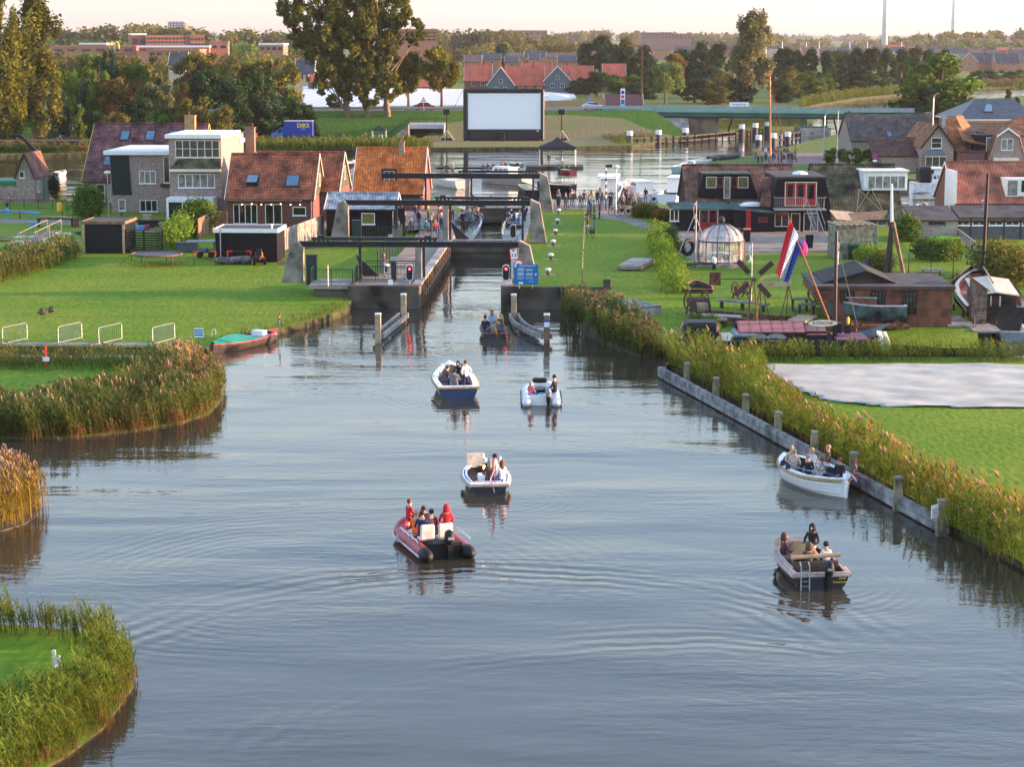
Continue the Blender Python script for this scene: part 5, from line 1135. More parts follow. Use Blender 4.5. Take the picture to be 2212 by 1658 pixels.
t=thing('flagpole','bare white flagpole in front of the grey roofed house','flagpole',at(1808,352,1.),0);hh=xz(1808,240,at(1808,352,1.).y)[1]-1;b=MB();b.tube((0,0,0),(0,0,hh),.07,.04,6);b.build('pole',white_p,t)
def rsign(label,px,py0,py1,Y,z,kind):
 x=xz(px,py1,Y)[0];h_=xz(px,py0,Y)[1]-z;t=thing('road_sign',label,'road sign',(x,Y,z),0);b=MB();b.tube((0,0,0),(0,0,h_),.05,None,6);b.build('pole',steel,t)
 if kind=='tri':b=MB();b.prism([(-.5,h_-.9),(.5,h_-.9),(0,h_)],-.1,-.06,'y');b.build('panel',sig_red,t);b=MB();b.prism([(-.3,h_-.8),(.3,h_-.8),(0,h_-.25)],-.12,-.1,'y');b.build('face',print_w,t)
 if kind=='disc':b=MB();b.tube((0,-.1,h_-.5),(0,-.06,h_-.5),.5,None,16);b.build('panel',mat('grey_disc',(.2,.27,.35),.5),t)
 if kind=='stack':b=MB();b.box(-.42,.42,-.1,-.06,h_-4.2,h_);b.build('panel',print_w,t);b=MB();b.tube((0,-.13,h_-.7),(0,-.1,h_-.7),.32,None,14);b.build('no_entry_disc',mat('violet_blue',(0,0,0)),t);b=MB();b.tube((0,-.13,h_-1.5),(0,-.1,h_-1.5),.3,None,14);b.build('red_disc',sig_red,t);b=MB();b.box(-.34,.34,-.13,-.1,h_-2.9,h_-2.);b.build('blue_panel',blue_s,t)
 if kind=='nopark':
  b=MB();b.tube((0,-.1,h_-.35),(0,-.06,h_-.35),.38,None,18);b.build('ring',sig_red,t);b=MB();b.tube((0,-.12,h_-.35),(0,-.1,h_-.35),.29,None,18);b.build('disc',blue_p,t);b=MB();b.at((0,-.13,h_-.35),0,0,R(45));b.box(-.3,.3,0,.01,-.035,.035);b.box(-.035,.035,0,.01,-.3,.3);b.build('cross',sig_red,t);b=MB();b.box(-.28,.28,-.1,-.06,h_-1.05,h_-.8);b.build('plate',print_w,t)
 if kind=='plate':b=MB();b.box(-.45,.45,-.1,-.06,h_-.8,h_);b.build('panel',print_w,t)
rsign('warning triangle beside the red car on the road',1666/2.2+(1000-1000)+(1456*.4566+1000)/1.8192-1666/2.2,209,234,EY1+.6,EZ,'tri')
rsign('tall sign post with four stacked signs near the bridge approach',1345,191,226,385,EZ,'stack')
rsign('grey round sign disc above the silver car',1272,209,228,386,EZ,'disc')
rsign('no parking sign on the quay between clipped lime trees',(3200+635*.3725)/1.8192,332,372,at(1889,375,1).y,1.,'nopark')
rsign('small white plate sign on a pole beside the screen',1177,206,232,385,EZ,'plate')
def car(label,p,yaw,paint,L_=4.2,kind='hatch',scale=1.):
 t=thing('car',label,'car',p,yaw);t.scale=(scale,)*3
 pr=[(-2.1,.35),(-2.05,.75),(-1.75,.92),(-1.35,.98),(-.7,1.42),(.9,1.45),(1.75,1.),(2.05,.9),(2.1,.35)]if kind=='hatch' else[(-2.1,.35),(-2.1,.8),(-1.2,.92),(-.45,1.38),(.8,1.38),(1.45,.98),(2.05,.88),(2.1,.35)]
 b=MB();n=len(pr)
 for s,w in((0,1),):
  vs=[(x,y*(.85 if z<1. else .62),z)for y in(-1,1)for x,z in pr];b.add(vs,[tuple(range(n-1,-1,-1)),tuple(range(n,2*n))]+[(k,(k+1)%n,n+(k+1)%n,n+k)for k in range(n)])
 b.build('body',paint,t,bevel=.06)
 for s in(-1,1):
  b=MB();b.add([(-1.15,s*.83,.99),(1.45,s*.83,.99),(.82,s*.66,1.36),(-.6,s*.66,1.36)],[(0,1,2,3)]);b.build('side_window',glass,t)
 b=MB();b.add([(-1.38,-.72,1.),(-1.38,.72,1.),(-.76,.56,1.38),(-.76,-.56,1.38)],[(0,1,2,3)]);b.build('windscreen',glass,t)
 b=MB();b.add([(1.74,-.72,1.03),(1.74,.72,1.03),(.97,.56,1.4),(.97,-.56,1.4)],[(0,1,2,3)]);b.build('rear_window',glass,t)
 for sx in(-1.3,1.3):
  for s in(-1,1):
   b=MB();b.tube((sx,s*.72,.32),(sx,s*.9,.32),.32,None,14);w=b.build('wheel',rubber,t);b=MB();b.tube((sx,s*.9,.32),(sx,s*.915,.32),.19,None,10);b.build('rim',steel,w)
 for s in(-.6,.6):b=MB();b.cbox((-2.09,s,.7),(.06,.38,.14));b.build('headlight',wgloss,t);b=MB();b.cbox((2.09,s,.75),(.06,.3,.14));b.build('tail_light',sig_red,t)
 return t
rcar=car('dark red car driving on the raised road',(xz(917,232,386)[0],386,EZ+.03),math.pi,mat('dark_red_car_paint',(.32,.015,.02),.25,var=.02,spec=.6),kind='sedan')
car('silver car on the raised road before the bridge',(xz(1281,233,386)[0],386,EZ+.03),math.pi,mat('silver_car_paint',(.62,.64,.68),.25,metal=.3,var=.02),kind='sedan')
car('silver hatchback parked under the tall poplars by the barge',at(62,318,1.),math.pi,mat('pale_blue_car_paint',(.5,.56,.62),.25,metal=.3,var=.02))
def truck():
 p=at(628,303,1.);t=thing('truck','blue box truck with yellow lettering parked behind the reeds','truck',p,0);bl=mat('truck_blue',(.012,.045,.32),.35,var=.04)
 b=MB();b.box(-1.,3.9,-1.2,1.2,.75,3.3);b.build('cargo_box',bl,t,bevel=.04);b=MB();b.box(-1.02,3.92,-1.22,1.22,3.3,3.36);b.build('box_roof',white_p,t)
 b=MB();b.prism([(-3.3,.5),(-1.1,.5),(-1.1,2.2),(-1.7,2.2),(-2.4,1.55),(-3.25,1.25)],-1.,1.,'y');b.build('cab',mat('light_blue_cab',(.06,.2,.5),.35),t,bevel=.05)
 b=MB();b.prism([(-2.25,1.35),(-1.4,1.35),(-1.4,2.05),(-1.75,2.05)],-1.02,-1.,'y');b.build('side_window',glass,t)
 for x in(-2.4,2.6):b=MB();b.tube((x,-1.05,.4),(x,-.8,.4),.4,None,12);b.build('wheel',rubber,t)
 txt('DIKS',1.,mat('truck_yellow',(.85,.6,.02),.5),t,(2.3,-1.22,2.55),bold=.03)
 txt('verhuur',.28,print_w,t,(2.3,-1.22,2.))
truck()
t=thing('red_container','small bright red container among the bushes behind the brick chimney','container',at(541,309,1.),0);b=MB();b.box(-1,1,-1,1,0,1.6);b.box(-1.05,1.05,-1.05,1.05,1.45,1.65);b.build('shell',sig_red,t,bevel=.05)
def barge(label,px0,px1,py,h_,m):
 a=at(px0,py,0);c=at(px1,py,0);t=thing('barge',label,'barge',a,0);L=c.x-a.x
 b=MB();n=10
 pl=[(0,0),(L*.93,0),(L,2.2),(L*.93,4.5),(0,4.5)];b.prism(pl,-.3,h_);b.build('hull',m,t,bevel=.06)
 b=MB();b.prism([(.2,.25),(L*.91,.25),(L*.97,2.2),(L*.91,4.2),(.2,4.2)],h_+.004,h_+.05);b.build('deck',rust,t)
 b=MB();b.box(0,L*.93,-.08,0,h_*.3,h_*.42);b.build('rubbing_strake',wpale,t)
 return t,L
barge('long rusty brown work barge moored by the left bank',-40,228,341,2.6,mat('rusty_hull',(.09,.06,.05),.8,var=.3,scale=.6))
barge('low dark pontoon carrying a green container beside the work barge',229,345,340,.9,mat('rusty_hull',(0,0,0)))
t=thing('green_container','dark green container box standing on the low pontoon','container',at(291,337,.95),0);b=MB();b.box(-2.,2.,0,2,.1,2.9);b.box(-2.05,2.05,-.05,2.05,2.8,3.);b.build('shell',mat('container_green',(.025,.07,.06),.6),t,bevel=.05)
t=thing('red_machine','small red machine standing on the rusty work barge','machine',at(212,333,2.7)+Vc((0,1,0)),0);b=MB();b.box(-1,1,0,1.2,0,1.);b.tube((-1,.5,.6),(-3,.5,1.1),.08);b.build('body',sig_red,t,bevel=.1)
t=thing('loading_crane','black folded crane arm over the silver hatchback','crane',at(70,338,2.6),0);b=MB();b.tube((.9,1,0),(-1.8,1,2.9),.35,.22,6);b.tube((-1.8,1,2.9),(-3.4,1,2.5),.2,.15,6);b.build('arm',rubber,t)
# ======= far houses
def phouse(name,label,px0,px1,pyr,pye,Y,roofm,wallm,d=9,gable='x',z0=1.,group=None,yaw=0,wins=2,skyl=0,chim=False,trim=white_p):
 x0=xz(px0,150,Y)[0];x1=xz(px1,150,Y)[0];t=thing(name,label,'house',(x0,Y,z0),yaw,group);w_=x1-x0;e=xz(px0,pye,Y)[1]-z0;r=xz(px0,pyr,Y+d/2)[1]-z0
 class H_:pass
 h=H_();h.t=t;h.w=w_
 if gable=='x':
  A,B,C,D=ghouse(h,d,e,r,wallm,roofm,ridge=False,trim=trim,gut=False,ov=.4)
  for k in range(skyl):skyl_(t,A,B,C,D,.2+.3*k,.27+.3*k,.5,.66)
 else:fgable(h,d,e,r,wallm,roofm,trim=trim)
 for k in range(wins):
  xx=w_*(k+1)/(wins+1);window(t,xx-.6,xx+.6,max(.8,e-1.9),e-.5,-.01,cols=2,sill=False)
  if e>5:window(t,xx-.6,xx+.6,1.,2.3,-.01,cols=2,sill=False)
 if gable=='y':window(t,w_/2-.5,w_/2+.5,e+.6,e+1.9,-.01,sill=False,rows=2)
 if chim:chimney(t,w_*.7,d/2,r-.6,r+.7,.6,.6,bred)
 return t
blue_board=mat('blue_grey_boards',(.09,.13,.16),.7);cream_wall=mat('cream_render',(.5,.38,.28),.8)
or_wall=mat('sunlit_orange_brick',(.36,.17,.10),.85,var=.1)  # orange sunlight on the walls is put into this brick colour
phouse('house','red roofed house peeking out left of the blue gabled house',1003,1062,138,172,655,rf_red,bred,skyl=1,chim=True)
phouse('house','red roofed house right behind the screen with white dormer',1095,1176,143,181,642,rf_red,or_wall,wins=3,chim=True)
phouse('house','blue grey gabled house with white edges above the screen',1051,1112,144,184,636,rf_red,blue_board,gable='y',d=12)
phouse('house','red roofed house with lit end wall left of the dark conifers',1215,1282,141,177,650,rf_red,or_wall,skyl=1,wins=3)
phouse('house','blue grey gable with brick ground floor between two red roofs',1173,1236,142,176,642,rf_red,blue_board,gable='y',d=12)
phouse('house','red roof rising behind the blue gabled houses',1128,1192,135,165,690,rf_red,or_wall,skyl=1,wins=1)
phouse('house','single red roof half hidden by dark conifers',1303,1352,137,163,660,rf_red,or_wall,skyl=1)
phouse('house','small red roof seen between two round trees behind the road',880,960,168,186,600,rf_red,or_wall)
phouse('house','house with dark blue roof and cream gable left of the tall poplars',637,678,128,157,560,rf_dark,cream_wall,skyl=0)
phouse('house','low red roof with blue wall left of the poplar trunks',665,705,160,176,520,rf_red,blue_board,wins=1)
phouse('house','blue slate roof between the trees left of the poplars',364,402,112,138,640,rf_dark,cream_wall)
k=0
for(a,c,r,e,Y,rm,lab)in((1003,1040,118,132,800,rf_brown,'brown roof left of the dark conifer behind the screen'),(1044,1082,115,127,850,rf_dark,'dark blue roof with two panes behind the brown one'),(1088,1130,113,122,900,rf_brown,'low brown roof behind the red roofs'),(1090,1120,121,133,820,rf_dark,'dark roof with lit gable right of the tree'),(1134,1180,109,121,940,rf_dark,'long dark roof with lit gable above the screen'),(1142,1166,116,127,830,rf_dark,'small dark roof between trees above the red ones'),(1180,1250,113,123,880,rf_brown,'wide brown double roof left of the dark conifers'),(1205,1245,119,132,800,rf_dark,'dark roof nearest the dark conifers')):
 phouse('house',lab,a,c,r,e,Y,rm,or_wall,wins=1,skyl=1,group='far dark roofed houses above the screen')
hs=[(2072,2112,114,133,1040,'y',0,'gabled house with lit side at the left end of the nearest far row'),(2093,2156,114,133,1060,'x',2,'dark roofed house with white dormers second in the nearest far row'),(2150,2203,115,134,1050,'x',0,'hip-like dark house third in the nearest far row'),(2178,2235,108,126,1120,'x',1,'brown roofed house behind the nearest far row at the edge')]
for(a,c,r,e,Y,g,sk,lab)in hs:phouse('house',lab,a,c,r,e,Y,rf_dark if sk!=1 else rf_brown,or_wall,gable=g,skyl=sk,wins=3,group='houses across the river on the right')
def FP_(px):
 mk=[(1095,'above the left part of the screen'),(1150,'above the right edge of the screen'),(1200,'left of the tall conifers'),(1255,'over the tall conifers'),(1310,'behind the single red roof'),(1360,'left of the brown lamp'),(1405,'right of the brown lamp'),(1460,'below the low red flats'),(1510,'left of the golden willow'),(1560,'close left of the golden willow'),(1610,'hidden by the golden willow'),(1655,'close right of the golden willow'),(1700,'over the first dark conifers'),(1735,'above the river path'),(1775,'above the river path bend'),(1815,'over the slender tree'),(1850,'left of the thick turbine'),(1890,'just left of the thick turbine'),(1930,'just right of the thick turbine'),(1970,'left of the broad tree top'),(2015,'over the broad tree top'),(2055,'under the slim turbine'),(2095,'right of the slim turbine'),(2140,'near the right edge'),(2185,'at the right edge')]
 return min(mk,key=lambda q:abs(q[0]-px))[1]
seen_=set();rr=random.Random(4)
n=0
for row,(Y,r0,xs,xe,stp)in enumerate(((1230,106.5,1850,2212,41),(1420,101,1735,2212,38),(1650,96.5,1500,2200,46),(1500,99,1095,1500,52))):
 px=xs
 while px<xe:
  w_=stp*rr.uniform(.7,1.);rm=rr.choice([rf_dark,rf_dark,rf_brown,rf_brown,rf_red]);g=rr.choice('xxxy')
  nm={id(rf_dark):'dark',id(rf_brown):'brown',id(rf_red):'red'}[id(rm)]
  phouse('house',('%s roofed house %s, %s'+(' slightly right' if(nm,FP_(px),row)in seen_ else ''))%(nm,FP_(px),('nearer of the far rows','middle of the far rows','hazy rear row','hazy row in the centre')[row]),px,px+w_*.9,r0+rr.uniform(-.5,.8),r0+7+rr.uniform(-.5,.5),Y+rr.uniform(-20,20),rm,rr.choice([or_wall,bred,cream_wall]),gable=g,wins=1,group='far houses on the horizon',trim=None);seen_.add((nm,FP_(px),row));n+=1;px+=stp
def lowroof(label,pts_front,pts_back,Yf,Yb,m,wallm=None):
 a=[atY(x,y,Yf)for x,y in pts_front];c=[atY(x,y,Yb)for x,y in pts_back];o=a[0].copy();o.z=1;t=thing('warehouse',label,'warehouse',o,0)
 b=MB();slab(b,a[0]-o,a[1]-o,c[1]-o,c[0]-o,.3);b.build('roof',m,t)
 b=MB();w_=a[1].x-a[0].x;b.box(.2,w_-.2,.2,(Yb-Yf)-.2,0,a[0].z-1.4);b.build('wall',wallm or dsteel,t);return t
ribbed=mat('white_ribbed_roof',(.60,.62,.66),.45,var=.08,pattern='bands',pscale=6)
lowroof('large low building with white ribbed roof behind the road, left of the trunks',[(648,233),(790,233)],[(655,186),(792,188)],402,540,ribbed)
lowroof('low building with smooth pale roof behind the two round trees',[(792,229),(1003,227)],[(792,190),(1003,192)],410,540,mat('pale_cream_roof',(.62,.60,.57),.6,var=.03))
lowroof('low building with white roof and tan end right of the screen',[(1176,222),(1245,210)],[(1176,198),(1240,203)],470,560,mat('pale_cream_roof',(0,0,0)),cream_wall)
phouse('house','dark maroon roofed hut beside the bridge approach',1308,1390,203,224,430,mat('maroon_roof',(.08,.03,.035),.7),cream_wall,z0=2.,wins=1)
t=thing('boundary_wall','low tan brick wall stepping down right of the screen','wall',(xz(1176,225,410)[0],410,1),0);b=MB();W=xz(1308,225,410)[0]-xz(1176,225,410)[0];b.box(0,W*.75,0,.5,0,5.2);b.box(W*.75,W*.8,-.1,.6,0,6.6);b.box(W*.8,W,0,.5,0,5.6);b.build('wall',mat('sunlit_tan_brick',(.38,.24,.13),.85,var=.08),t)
def block(label,px0,px1,pyt,pyb,Y,m,rows=2,cols=10,parapet=None,yaw=0,d=20,cat='building',wm=glass):
 x0=xz(px0,100,Y)[0];x1=xz(px1,100,Y)[0];z1=xz(px0,pyt,Y)[1];zb=xz(px0,pyb,Y)[1];t=thing('building',label,cat,(x0,Y,0),yaw);w_=x1-x0
 b=MB();b.box(0,w_,0,d,0,z1);b.build('wall',m,t);b=MB();b.box(-.3,w_+.3,-.3,d+.3,z1+.01,z1+.8);b.build('parapet',parapet or m,t)
 for r in range(rows):
  zz=z1-(z1-zb)*(r+.75)/rows*.95
  for c in range(cols):xx=w_*(c+.5)/cols;q=MB();q.box(xx-w_/cols*.3,xx+w_/cols*.3,-.15,0,zz,zz+(z1-zb)/rows*.42);q.build('window',wm,t)
 return t
pinkb=mat('pink_town_brick',(.30,.11,.08),.85,var=.08);pinkl=mat('light_town_brick',(.34,.15,.10),.85,var=.06)
YW=R(14)
block('square red brick tower wing of the town office block',284,316,75,102,1105,pinkb,1,2,white_p,yaw=YW)
block('long red brick office block with window bands on the left horizon',316,410,79,103,1100,pinkb,3,12,pinkl,yaw=YW)
block('right wing of the red office block with drum shaped corner',411,442,78,103,1105,pinkb,2,4,None,yaw=YW)
block('low pale shopping hall with flat roof at the left horizon',110,290,102,114,1050,pinkl,1,6,None,yaw=YW*.4)
block('low pink hall below the office block',300,450,102,112,1040,pinkl,1,8,white_p,yaw=YW*.4)
block('low hall with portal at the right end of the red office block',452,492,93,108,1060,pinkl,1,2,pinkb,yaw=YW*.4)
block('dark glass pavilion on the roof of the shopping hall',172,230,96,103,1075,mat('dark_facade',(.08,.07,.08),.6),1,5,white_p)
block('pale hall beside the yellow sign behind the poplars',20,62,88,110,1060,pinkl,1,2,None)
block('long low orange hall behind the left trees',320,430,110,122,900,pinkl,1,7,None)
block('brick flat block behind the tall poplars with lit end wall',850,945,66,90,900,mat('flat_block_brick',(.20,.11,.08),.85),3,8,None,yaw=R(10),d=14)
block('low hall with bright roof left of the tall poplars',560,612,97,112,980,pinkl,1,4,white_p)
block('low red flats on the right of centre horizon',1385,1450,71,84,2300,mat('hazy_brick',(.22,.12,.10),.85),3,9,None,d=25)
block('second step of the low red flats on the horizon',1450,1492,74,84,2300,mat('hazy_brick',(0,0,0)),2,5,None,d=25)
block('long flat rooftop with red stair box on the horizon left of centre',1080,1182,67,76,1900,mat('tan_facade',(.3,.17,.12),.85),1,8,None)
b_=block('slim brick apartment tower rising over the left treeline',364,400,47,74,2000,mat('tower_brick',(.20,.11,.12),.85),7,6,white_p,wm=print_w)
t=thing('arch_sign','yellow double arch sign on a pole by the shopping hall','sign',(xz(247,103,1045)[0],1045,0),0)
m_=mat('sign_yellow',(.7,.5,.03),.4);s0=xz(247,92,1045)[1];b=MB()
for dx in(-1.2,1.2):b.path([Vc((dx+1.1*math.cos(a),0,s0-3.+3.6*math.sin(a)))for a in[k*math.pi/8 for k in range(9)]],.38,6)
b.build('arches',m_,t);b=MB();b.tube((0,.3,0),(0,.3,s0-2.8),.4,None,6);b.build('pole',steel,t)
def turbine(label,px,pyb,Y,r0,blade):
 x=xz(px,pyb,Y)[0];t=thing('wind_turbine',label,'wind turbine',(x,Y,1),0,'wind turbines on the horizon');H=95;wm=mat('turbine_white',(.75,.75,.78),.4)
 b=MB();b.tube((0,0,0),(0,0,H),r0,r0*.6,16);b.build('tower',wm,t,smooth=True)
 b=MB();b.box(-2,2,-4,6,H,H+4);b.build('nacelle',wm,t,bevel=.5)
 for a in blade:
  b=MB();c,s=math.sin(R(a)),math.cos(R(a));p=Vc((c*2,-5,H+2+s*2));q=Vc((c*44,-5,H+2+s*44));b.tube(p,q,1.7,.3,6);b.build('blade',wm,t)
turbine('thick white wind turbine tower right of the big willow, lower part in view',1911,84,1700,2.6,(0,120,240))
turbine('slimmer wind turbine tower at the right horizon with one blade tip hanging',2059,78,2500,3.2,(-15,105,167))
for px,wq in zip((1172,1655,1690,1742,1770,1836,1874,1948),('above the screen','right of the golden willow','above the first conifers','over the river path','second over the river path','over the slender tree','left of the thick turbine','right of the thick turbine')):
 Y=1500;x=xz(px,90,Y)[0];t=thing('lamp_mast','thin far lamp mast on the horizon '+wq,'mast',(x,Y,1),0,'thin masts on the horizon');b=MB();b.tube((0,0,0),(0,0,13),.35,.2,5);b.build('mast',white_p,t)
 # ======= TREES
def lcloud(blobs,n,size,seed,flat=0,droop=0,up=.3):
 """blobs: rows of cx,cy,cz,rx,ry,rz ; many small leaf faces spread over and inside them"""
 g=np.random.default_rng(seed);B=np.array(blobs,float);vol=(B[:,3]*B[:,4]*B[:,5])**.67;pr=vol/vol.sum()
 k=g.choice(len(B),n,p=pr);d=g.normal(size=(n,3));d/=np.linalg.norm(d,axis=1)[:,None];r=g.uniform(.1,1,n)**.5
 r*=g.uniform(.8,1.28,n);P=B[k,:3]+d*B[k,3:]*r[:,None]
 nr=d*.7+g.normal(size=(n,3))*.55;nr[:,2]+=up;nr/=np.linalg.norm(nr,axis=1)[:,None]
 a=np.cross(nr,g.normal(size=(n,3)));a/=np.linalg.norm(a,axis=1)[:,None];b=np.cross(nr,a)
 s=size*g.uniform(.55,1.35,n)[:,None]
 if droop:a=a*(1-droop)+np.array([0,0,-1])*droop;s2=s*2.2
 else:s2=s
 V=np.stack([P-a*s2*.5-b*s*.15,P-b*s*.5+a*s2*.05,P+a*s2*.5+b*s*.1,P+b*s*.5],1).reshape(-1,3)
 F=np.arange(4*n).reshape(n,4);bl=g.uniform(.62,1.3,len(B))[k];t=bl*g.uniform(.65,1.35,n)
 T=np.stack([t*g.uniform(.9,1.15,n),t,t*g.uniform(.8,1.1,n)],1);T=np.repeat(T,4,0)
 return V,F,T
TREEP={}
def proto(kind,seed):
 key=(kind,seed)
 if key in TREEP:return TREEP[key]
 g=np.random.default_rng(seed+100);bl=[];limbs=[];n,size,droop,up=2600,.42,0,.3
 if kind=='round':
  for i in range(26):
   a=g.uniform(0,6.28);z=g.uniform(3.2,8.8);rr_=3.3*math.sqrt(max(.05,1-((z-6)/4.2)**2))*g.uniform(.25,1);r=g.uniform(.75,1.45)
   bl.append((rr_*math.cos(a),rr_*math.sin(a),z,r,r,r*.75));limbs.append(bl[-1][:3])
  n,size=5200,.40
 elif kind=='bush':
  for i in range(22):
   a=g.uniform(0,6.28);z=g.uniform(.6,8.6);rr_=3.6*math.sqrt(max(.05,1-((z-3.5)/6)**2))*g.uniform(.3,1);r=g.uniform(.9,1.6);bl.append((rr_*math.cos(a),rr_*math.sin(a),z,r,r,r*.9))
  n,size=5600,.42
 elif kind=='poplar':
  for i in range(80):
   z=g.uniform(.6,9.6);w_=1.25*min(1,(z+1.5)/4)*min(1,(10.2-z)/3.4+.1);a=g.uniform(0,6.28);q=g.uniform(.1,1)*w_;r=g.uniform(.26,.46);bl.append((q*math.cos(a),q*math.sin(a),z,r,r,r*2.4))
  n,size,up=14000,.16,.1
 elif kind=='conifer':
  for i in range(26):
   z=g.uniform(.5,9.4);w_=2.6*(1-(z/10.5)**1.3)+.25;a=g.uniform(0,6.28);q=g.uniform(.3,1)*w_;r=g.uniform(.5,.9);bl.append((q*math.cos(a),q*math.sin(a),z,r,r,r*1.5))
  n,size=5200,.36
 elif kind=='willow':
  for i in range(34):
   a=g.uniform(0,6.28);q=g.uniform(.2,1)*3.6;z=8.2-q*.55+g.uniform(-1,1);r=g.uniform(.6,1.1);bl.append((q*math.cos(a),q*math.sin(a),z*.62+1,r,r,r*2.3))
  for i in range(14):
   a=g.uniform(0,6.28);q=g.uniform(0,1)*2.6;bl.append((q*math.cos(a),q*math.sin(a),8.2+g.uniform(-.6,.8),1.2,1.2,.8))
  n,size,droop=5200,.30,.8
 elif kind=='tall':
  for i in range(60):
   z=g.uniform(.8,9.4);w_=2.3*min(1,.55+z/9)*min(1,(10.4-z)/2.8+.15);a=g.uniform(0,6.28);q=g.uniform(.2,1)*w_;r=g.uniform(.5,.9);bl.append((q*math.cos(a),q*math.sin(a),z,r,r,r*1.25))
  n,size=16000,.25
 V,F,T=lcloud(bl,n,size,seed,droop=droop,up=up)
 me=npm('crown',V,F,MATS.get('leaf_green')or leafmat('leaf_green',(.045,.09,.018),(.08,.12,.02)),tint=T)
 b=MB();top={'round':4.5,'bush':2.5,'poplar':9,'conifer':8.5,'willow':5,'tall':8}[kind]
 b.tube((0,0,-.3),(.05,0,top*.5),.30,.22,8);b.tube((.05,0,top*.5),(0,.05,top),.22,.1,7)
 for i,l in enumerate(bl[:14]):
  if kind in('round','willow','tall','bush'):st=Vc((0,0,min(top*.95,max(1.5,l[2]-2.2))));b.tube(st,Vc(l[:3]),.10,.03,5)
 tr=b.build('trunk',MATS.get('bark')or mat('bark',(.13,.095,.07),.9,var=.25,scale=4))
 COL.objects.unlink(me);COL.objects.unlink(tr);TREEP[key]=(me,tr);return TREEP[key]
LEAF={'green':leafmat('leaf_green',(.0653,.131,.0261),(.116,.174,.029)),'dark':leafmat('leaf_dark',(.0261,.0609,.029),(.0435,.087,.0319)),'blue':leafmat('leaf_blue_green',(.0435,.087,.0508),(.0653,.116,.058)),'olive':leafmat('leaf_olive',(.109,.123,.0319),(.145,.131,.029)),'gold':leafmat('leaf_gold',(.203,.174,.029),(.131,.145,.029)),'autumn':leafmat('leaf_autumn',(.246,.123,.029),(.145,.116,.029)),'lime':leafmat('leaf_lime',(.16,.246,.029),(.102,.189,.029)),'poplar':leafmat('leaf_poplar',(.155,.155,.026),(.085,.105,.025),scale=.5),'pale':leafmat('leaf_pale',(.189,.189,.087),(.131,.145,.058)),'willow':leafmat('leaf_willow',(.102,.16,.0508),(.145,.189,.058))}
def tree(kind,label,px,pyt,wpx,py_base=None,z0=1.,col='green',seed=0,Y=None,group=None,name='tree',cat='tree',rz=None):
 p=at(px,py_base,z0)if Y is None else Vc((xz(px,200,Y)[0],Y,z0));h_=atY(px,pyt,p.y).z-z0;w_=wpx/FP*p.y/cp_
 cr,tr=proto(kind,seed);t=thing(name,label,cat,p,rng.uniform(0,6.28)if rz is None else rz,group);W0={'round':8.6,'bush':9,'poplar':3.2,'conifer':6,'willow':9,'tall':6}[kind];H0=9.9
 for s_,nm in((cr,'crown'),(tr,'trunk')):
  c=s_.copy();c.name=nm;COL.objects.link(c);c.parent=t;c.scale=(w_/W0,w_/W0,h_/H0)
  if nm=='crown':c.material_slots[0].link='OBJECT';c.material_slots[0].material=LEAF[col]
 return t
def hero_poplar(label,px,pyb,trunk_dx,blobs,Y=378,z0=4.6,n=9000,lean=0,seed=1,low=None):
 """big open poplar: blobs given as picture positions (px, py, radius in px, depth offset)"""
 p=Vc((xz(px,pyb,Y)[0],Y,z0));t=thing('poplar_tree',label,'tree',p,0,'big poplars on the road bank');s=Y/FP/cp_
 B=[];
 for(bx,by,br,dy)in blobs:q=atY(bx,by,Y+dy)-p;B.append((q.x,q.y,q.z,br*s,br*s*.9,br*s*.85))
 g0=random.Random(seed+5);B0=list(B);B=[]
 for k in range(11):z_=4.5+k*1.3;B0.append((trunk_dx*z_/18+g0.gauss(0,.8),g0.gauss(0,.8),z_,1.25,1.2,1.5))
 for q in B0:
  for k in range(11):rr_=q[3]*g0.uniform(.3,.58);B.append((q[0]+g0.gauss(0,q[3]*.62),q[1]+g0.gauss(0,q[3]*.6),q[2]+g0.gauss(0,q[3]*.62),rr_,rr_,rr_*1.3))
 V,F,T=lcloud(B,int(n*2.8),.42,seed);npm('crown',V,F,LEAF['poplar'],tint=T,parent=t)
 b=MB();bark=mat('pale_bark',(.20,.14,.09),.9,var=.3,scale=2);pts=[Vc((0,0,-.6)),Vc((trunk_dx*.2,0,4)),Vc((trunk_dx*.6,.2,9)),Vc((trunk_dx,0,15)),Vc((trunk_dx*1.3,0,21)),Vc((trunk_dx*1.4,0,26))];rad=[.62,.45,.38,.3,.2,.1]
 for i in range(5):b.tube(pts[i],pts[i+1],rad[i],rad[i+1],9)
 b.build('trunk',bark,t)
 g=random.Random(seed)
 for i,q in enumerate(B0[:len(blobs)]):
  v=Vc(q[:3]);
  if v.z<5:continue
  k=max(0,min(4,int((v.z-4)/5.5)));st=pts[k].lerp(pts[k+1],g.random()*.7)
  md=st.lerp(v,.5)+Vc((g.uniform(-.5,.5),g.uniform(-.5,.5),g.uniform(-.8,.3)));b=MB();b.tube(st,md,.2,.12,6);b.tube(md,v,.12,.04,5);b.build('limb',bark,t)
 return t
gg=random.Random(11)
def scat(lst):return[(x+gg.uniform(-6,6),y+gg.uniform(-6,6),r*gg.uniform(.8,1.1),gg.uniform(-4,4))for x,y,r in lst]
hero_poplar('leftmost big poplar with crown leaning out to the left',752,245,-3.,scat([(610,18,13),(622,45,14),(600,8,8),(640,20,18),(635,70,12),(655,5,20),(665,50,22),(650,95,13),(672,85,16),(690,20,22),(690,65,24),(684,110,18),(700,140,22),(715,100,22),(712,170,18),(720,30,20),(690,170,14),(735,205,15),(758,215,9),(722,215,12),(738,150,14),(700,195,10),(720,-15,22),(680,-20,22),(740,60,16)]),seed=21,n=11000)
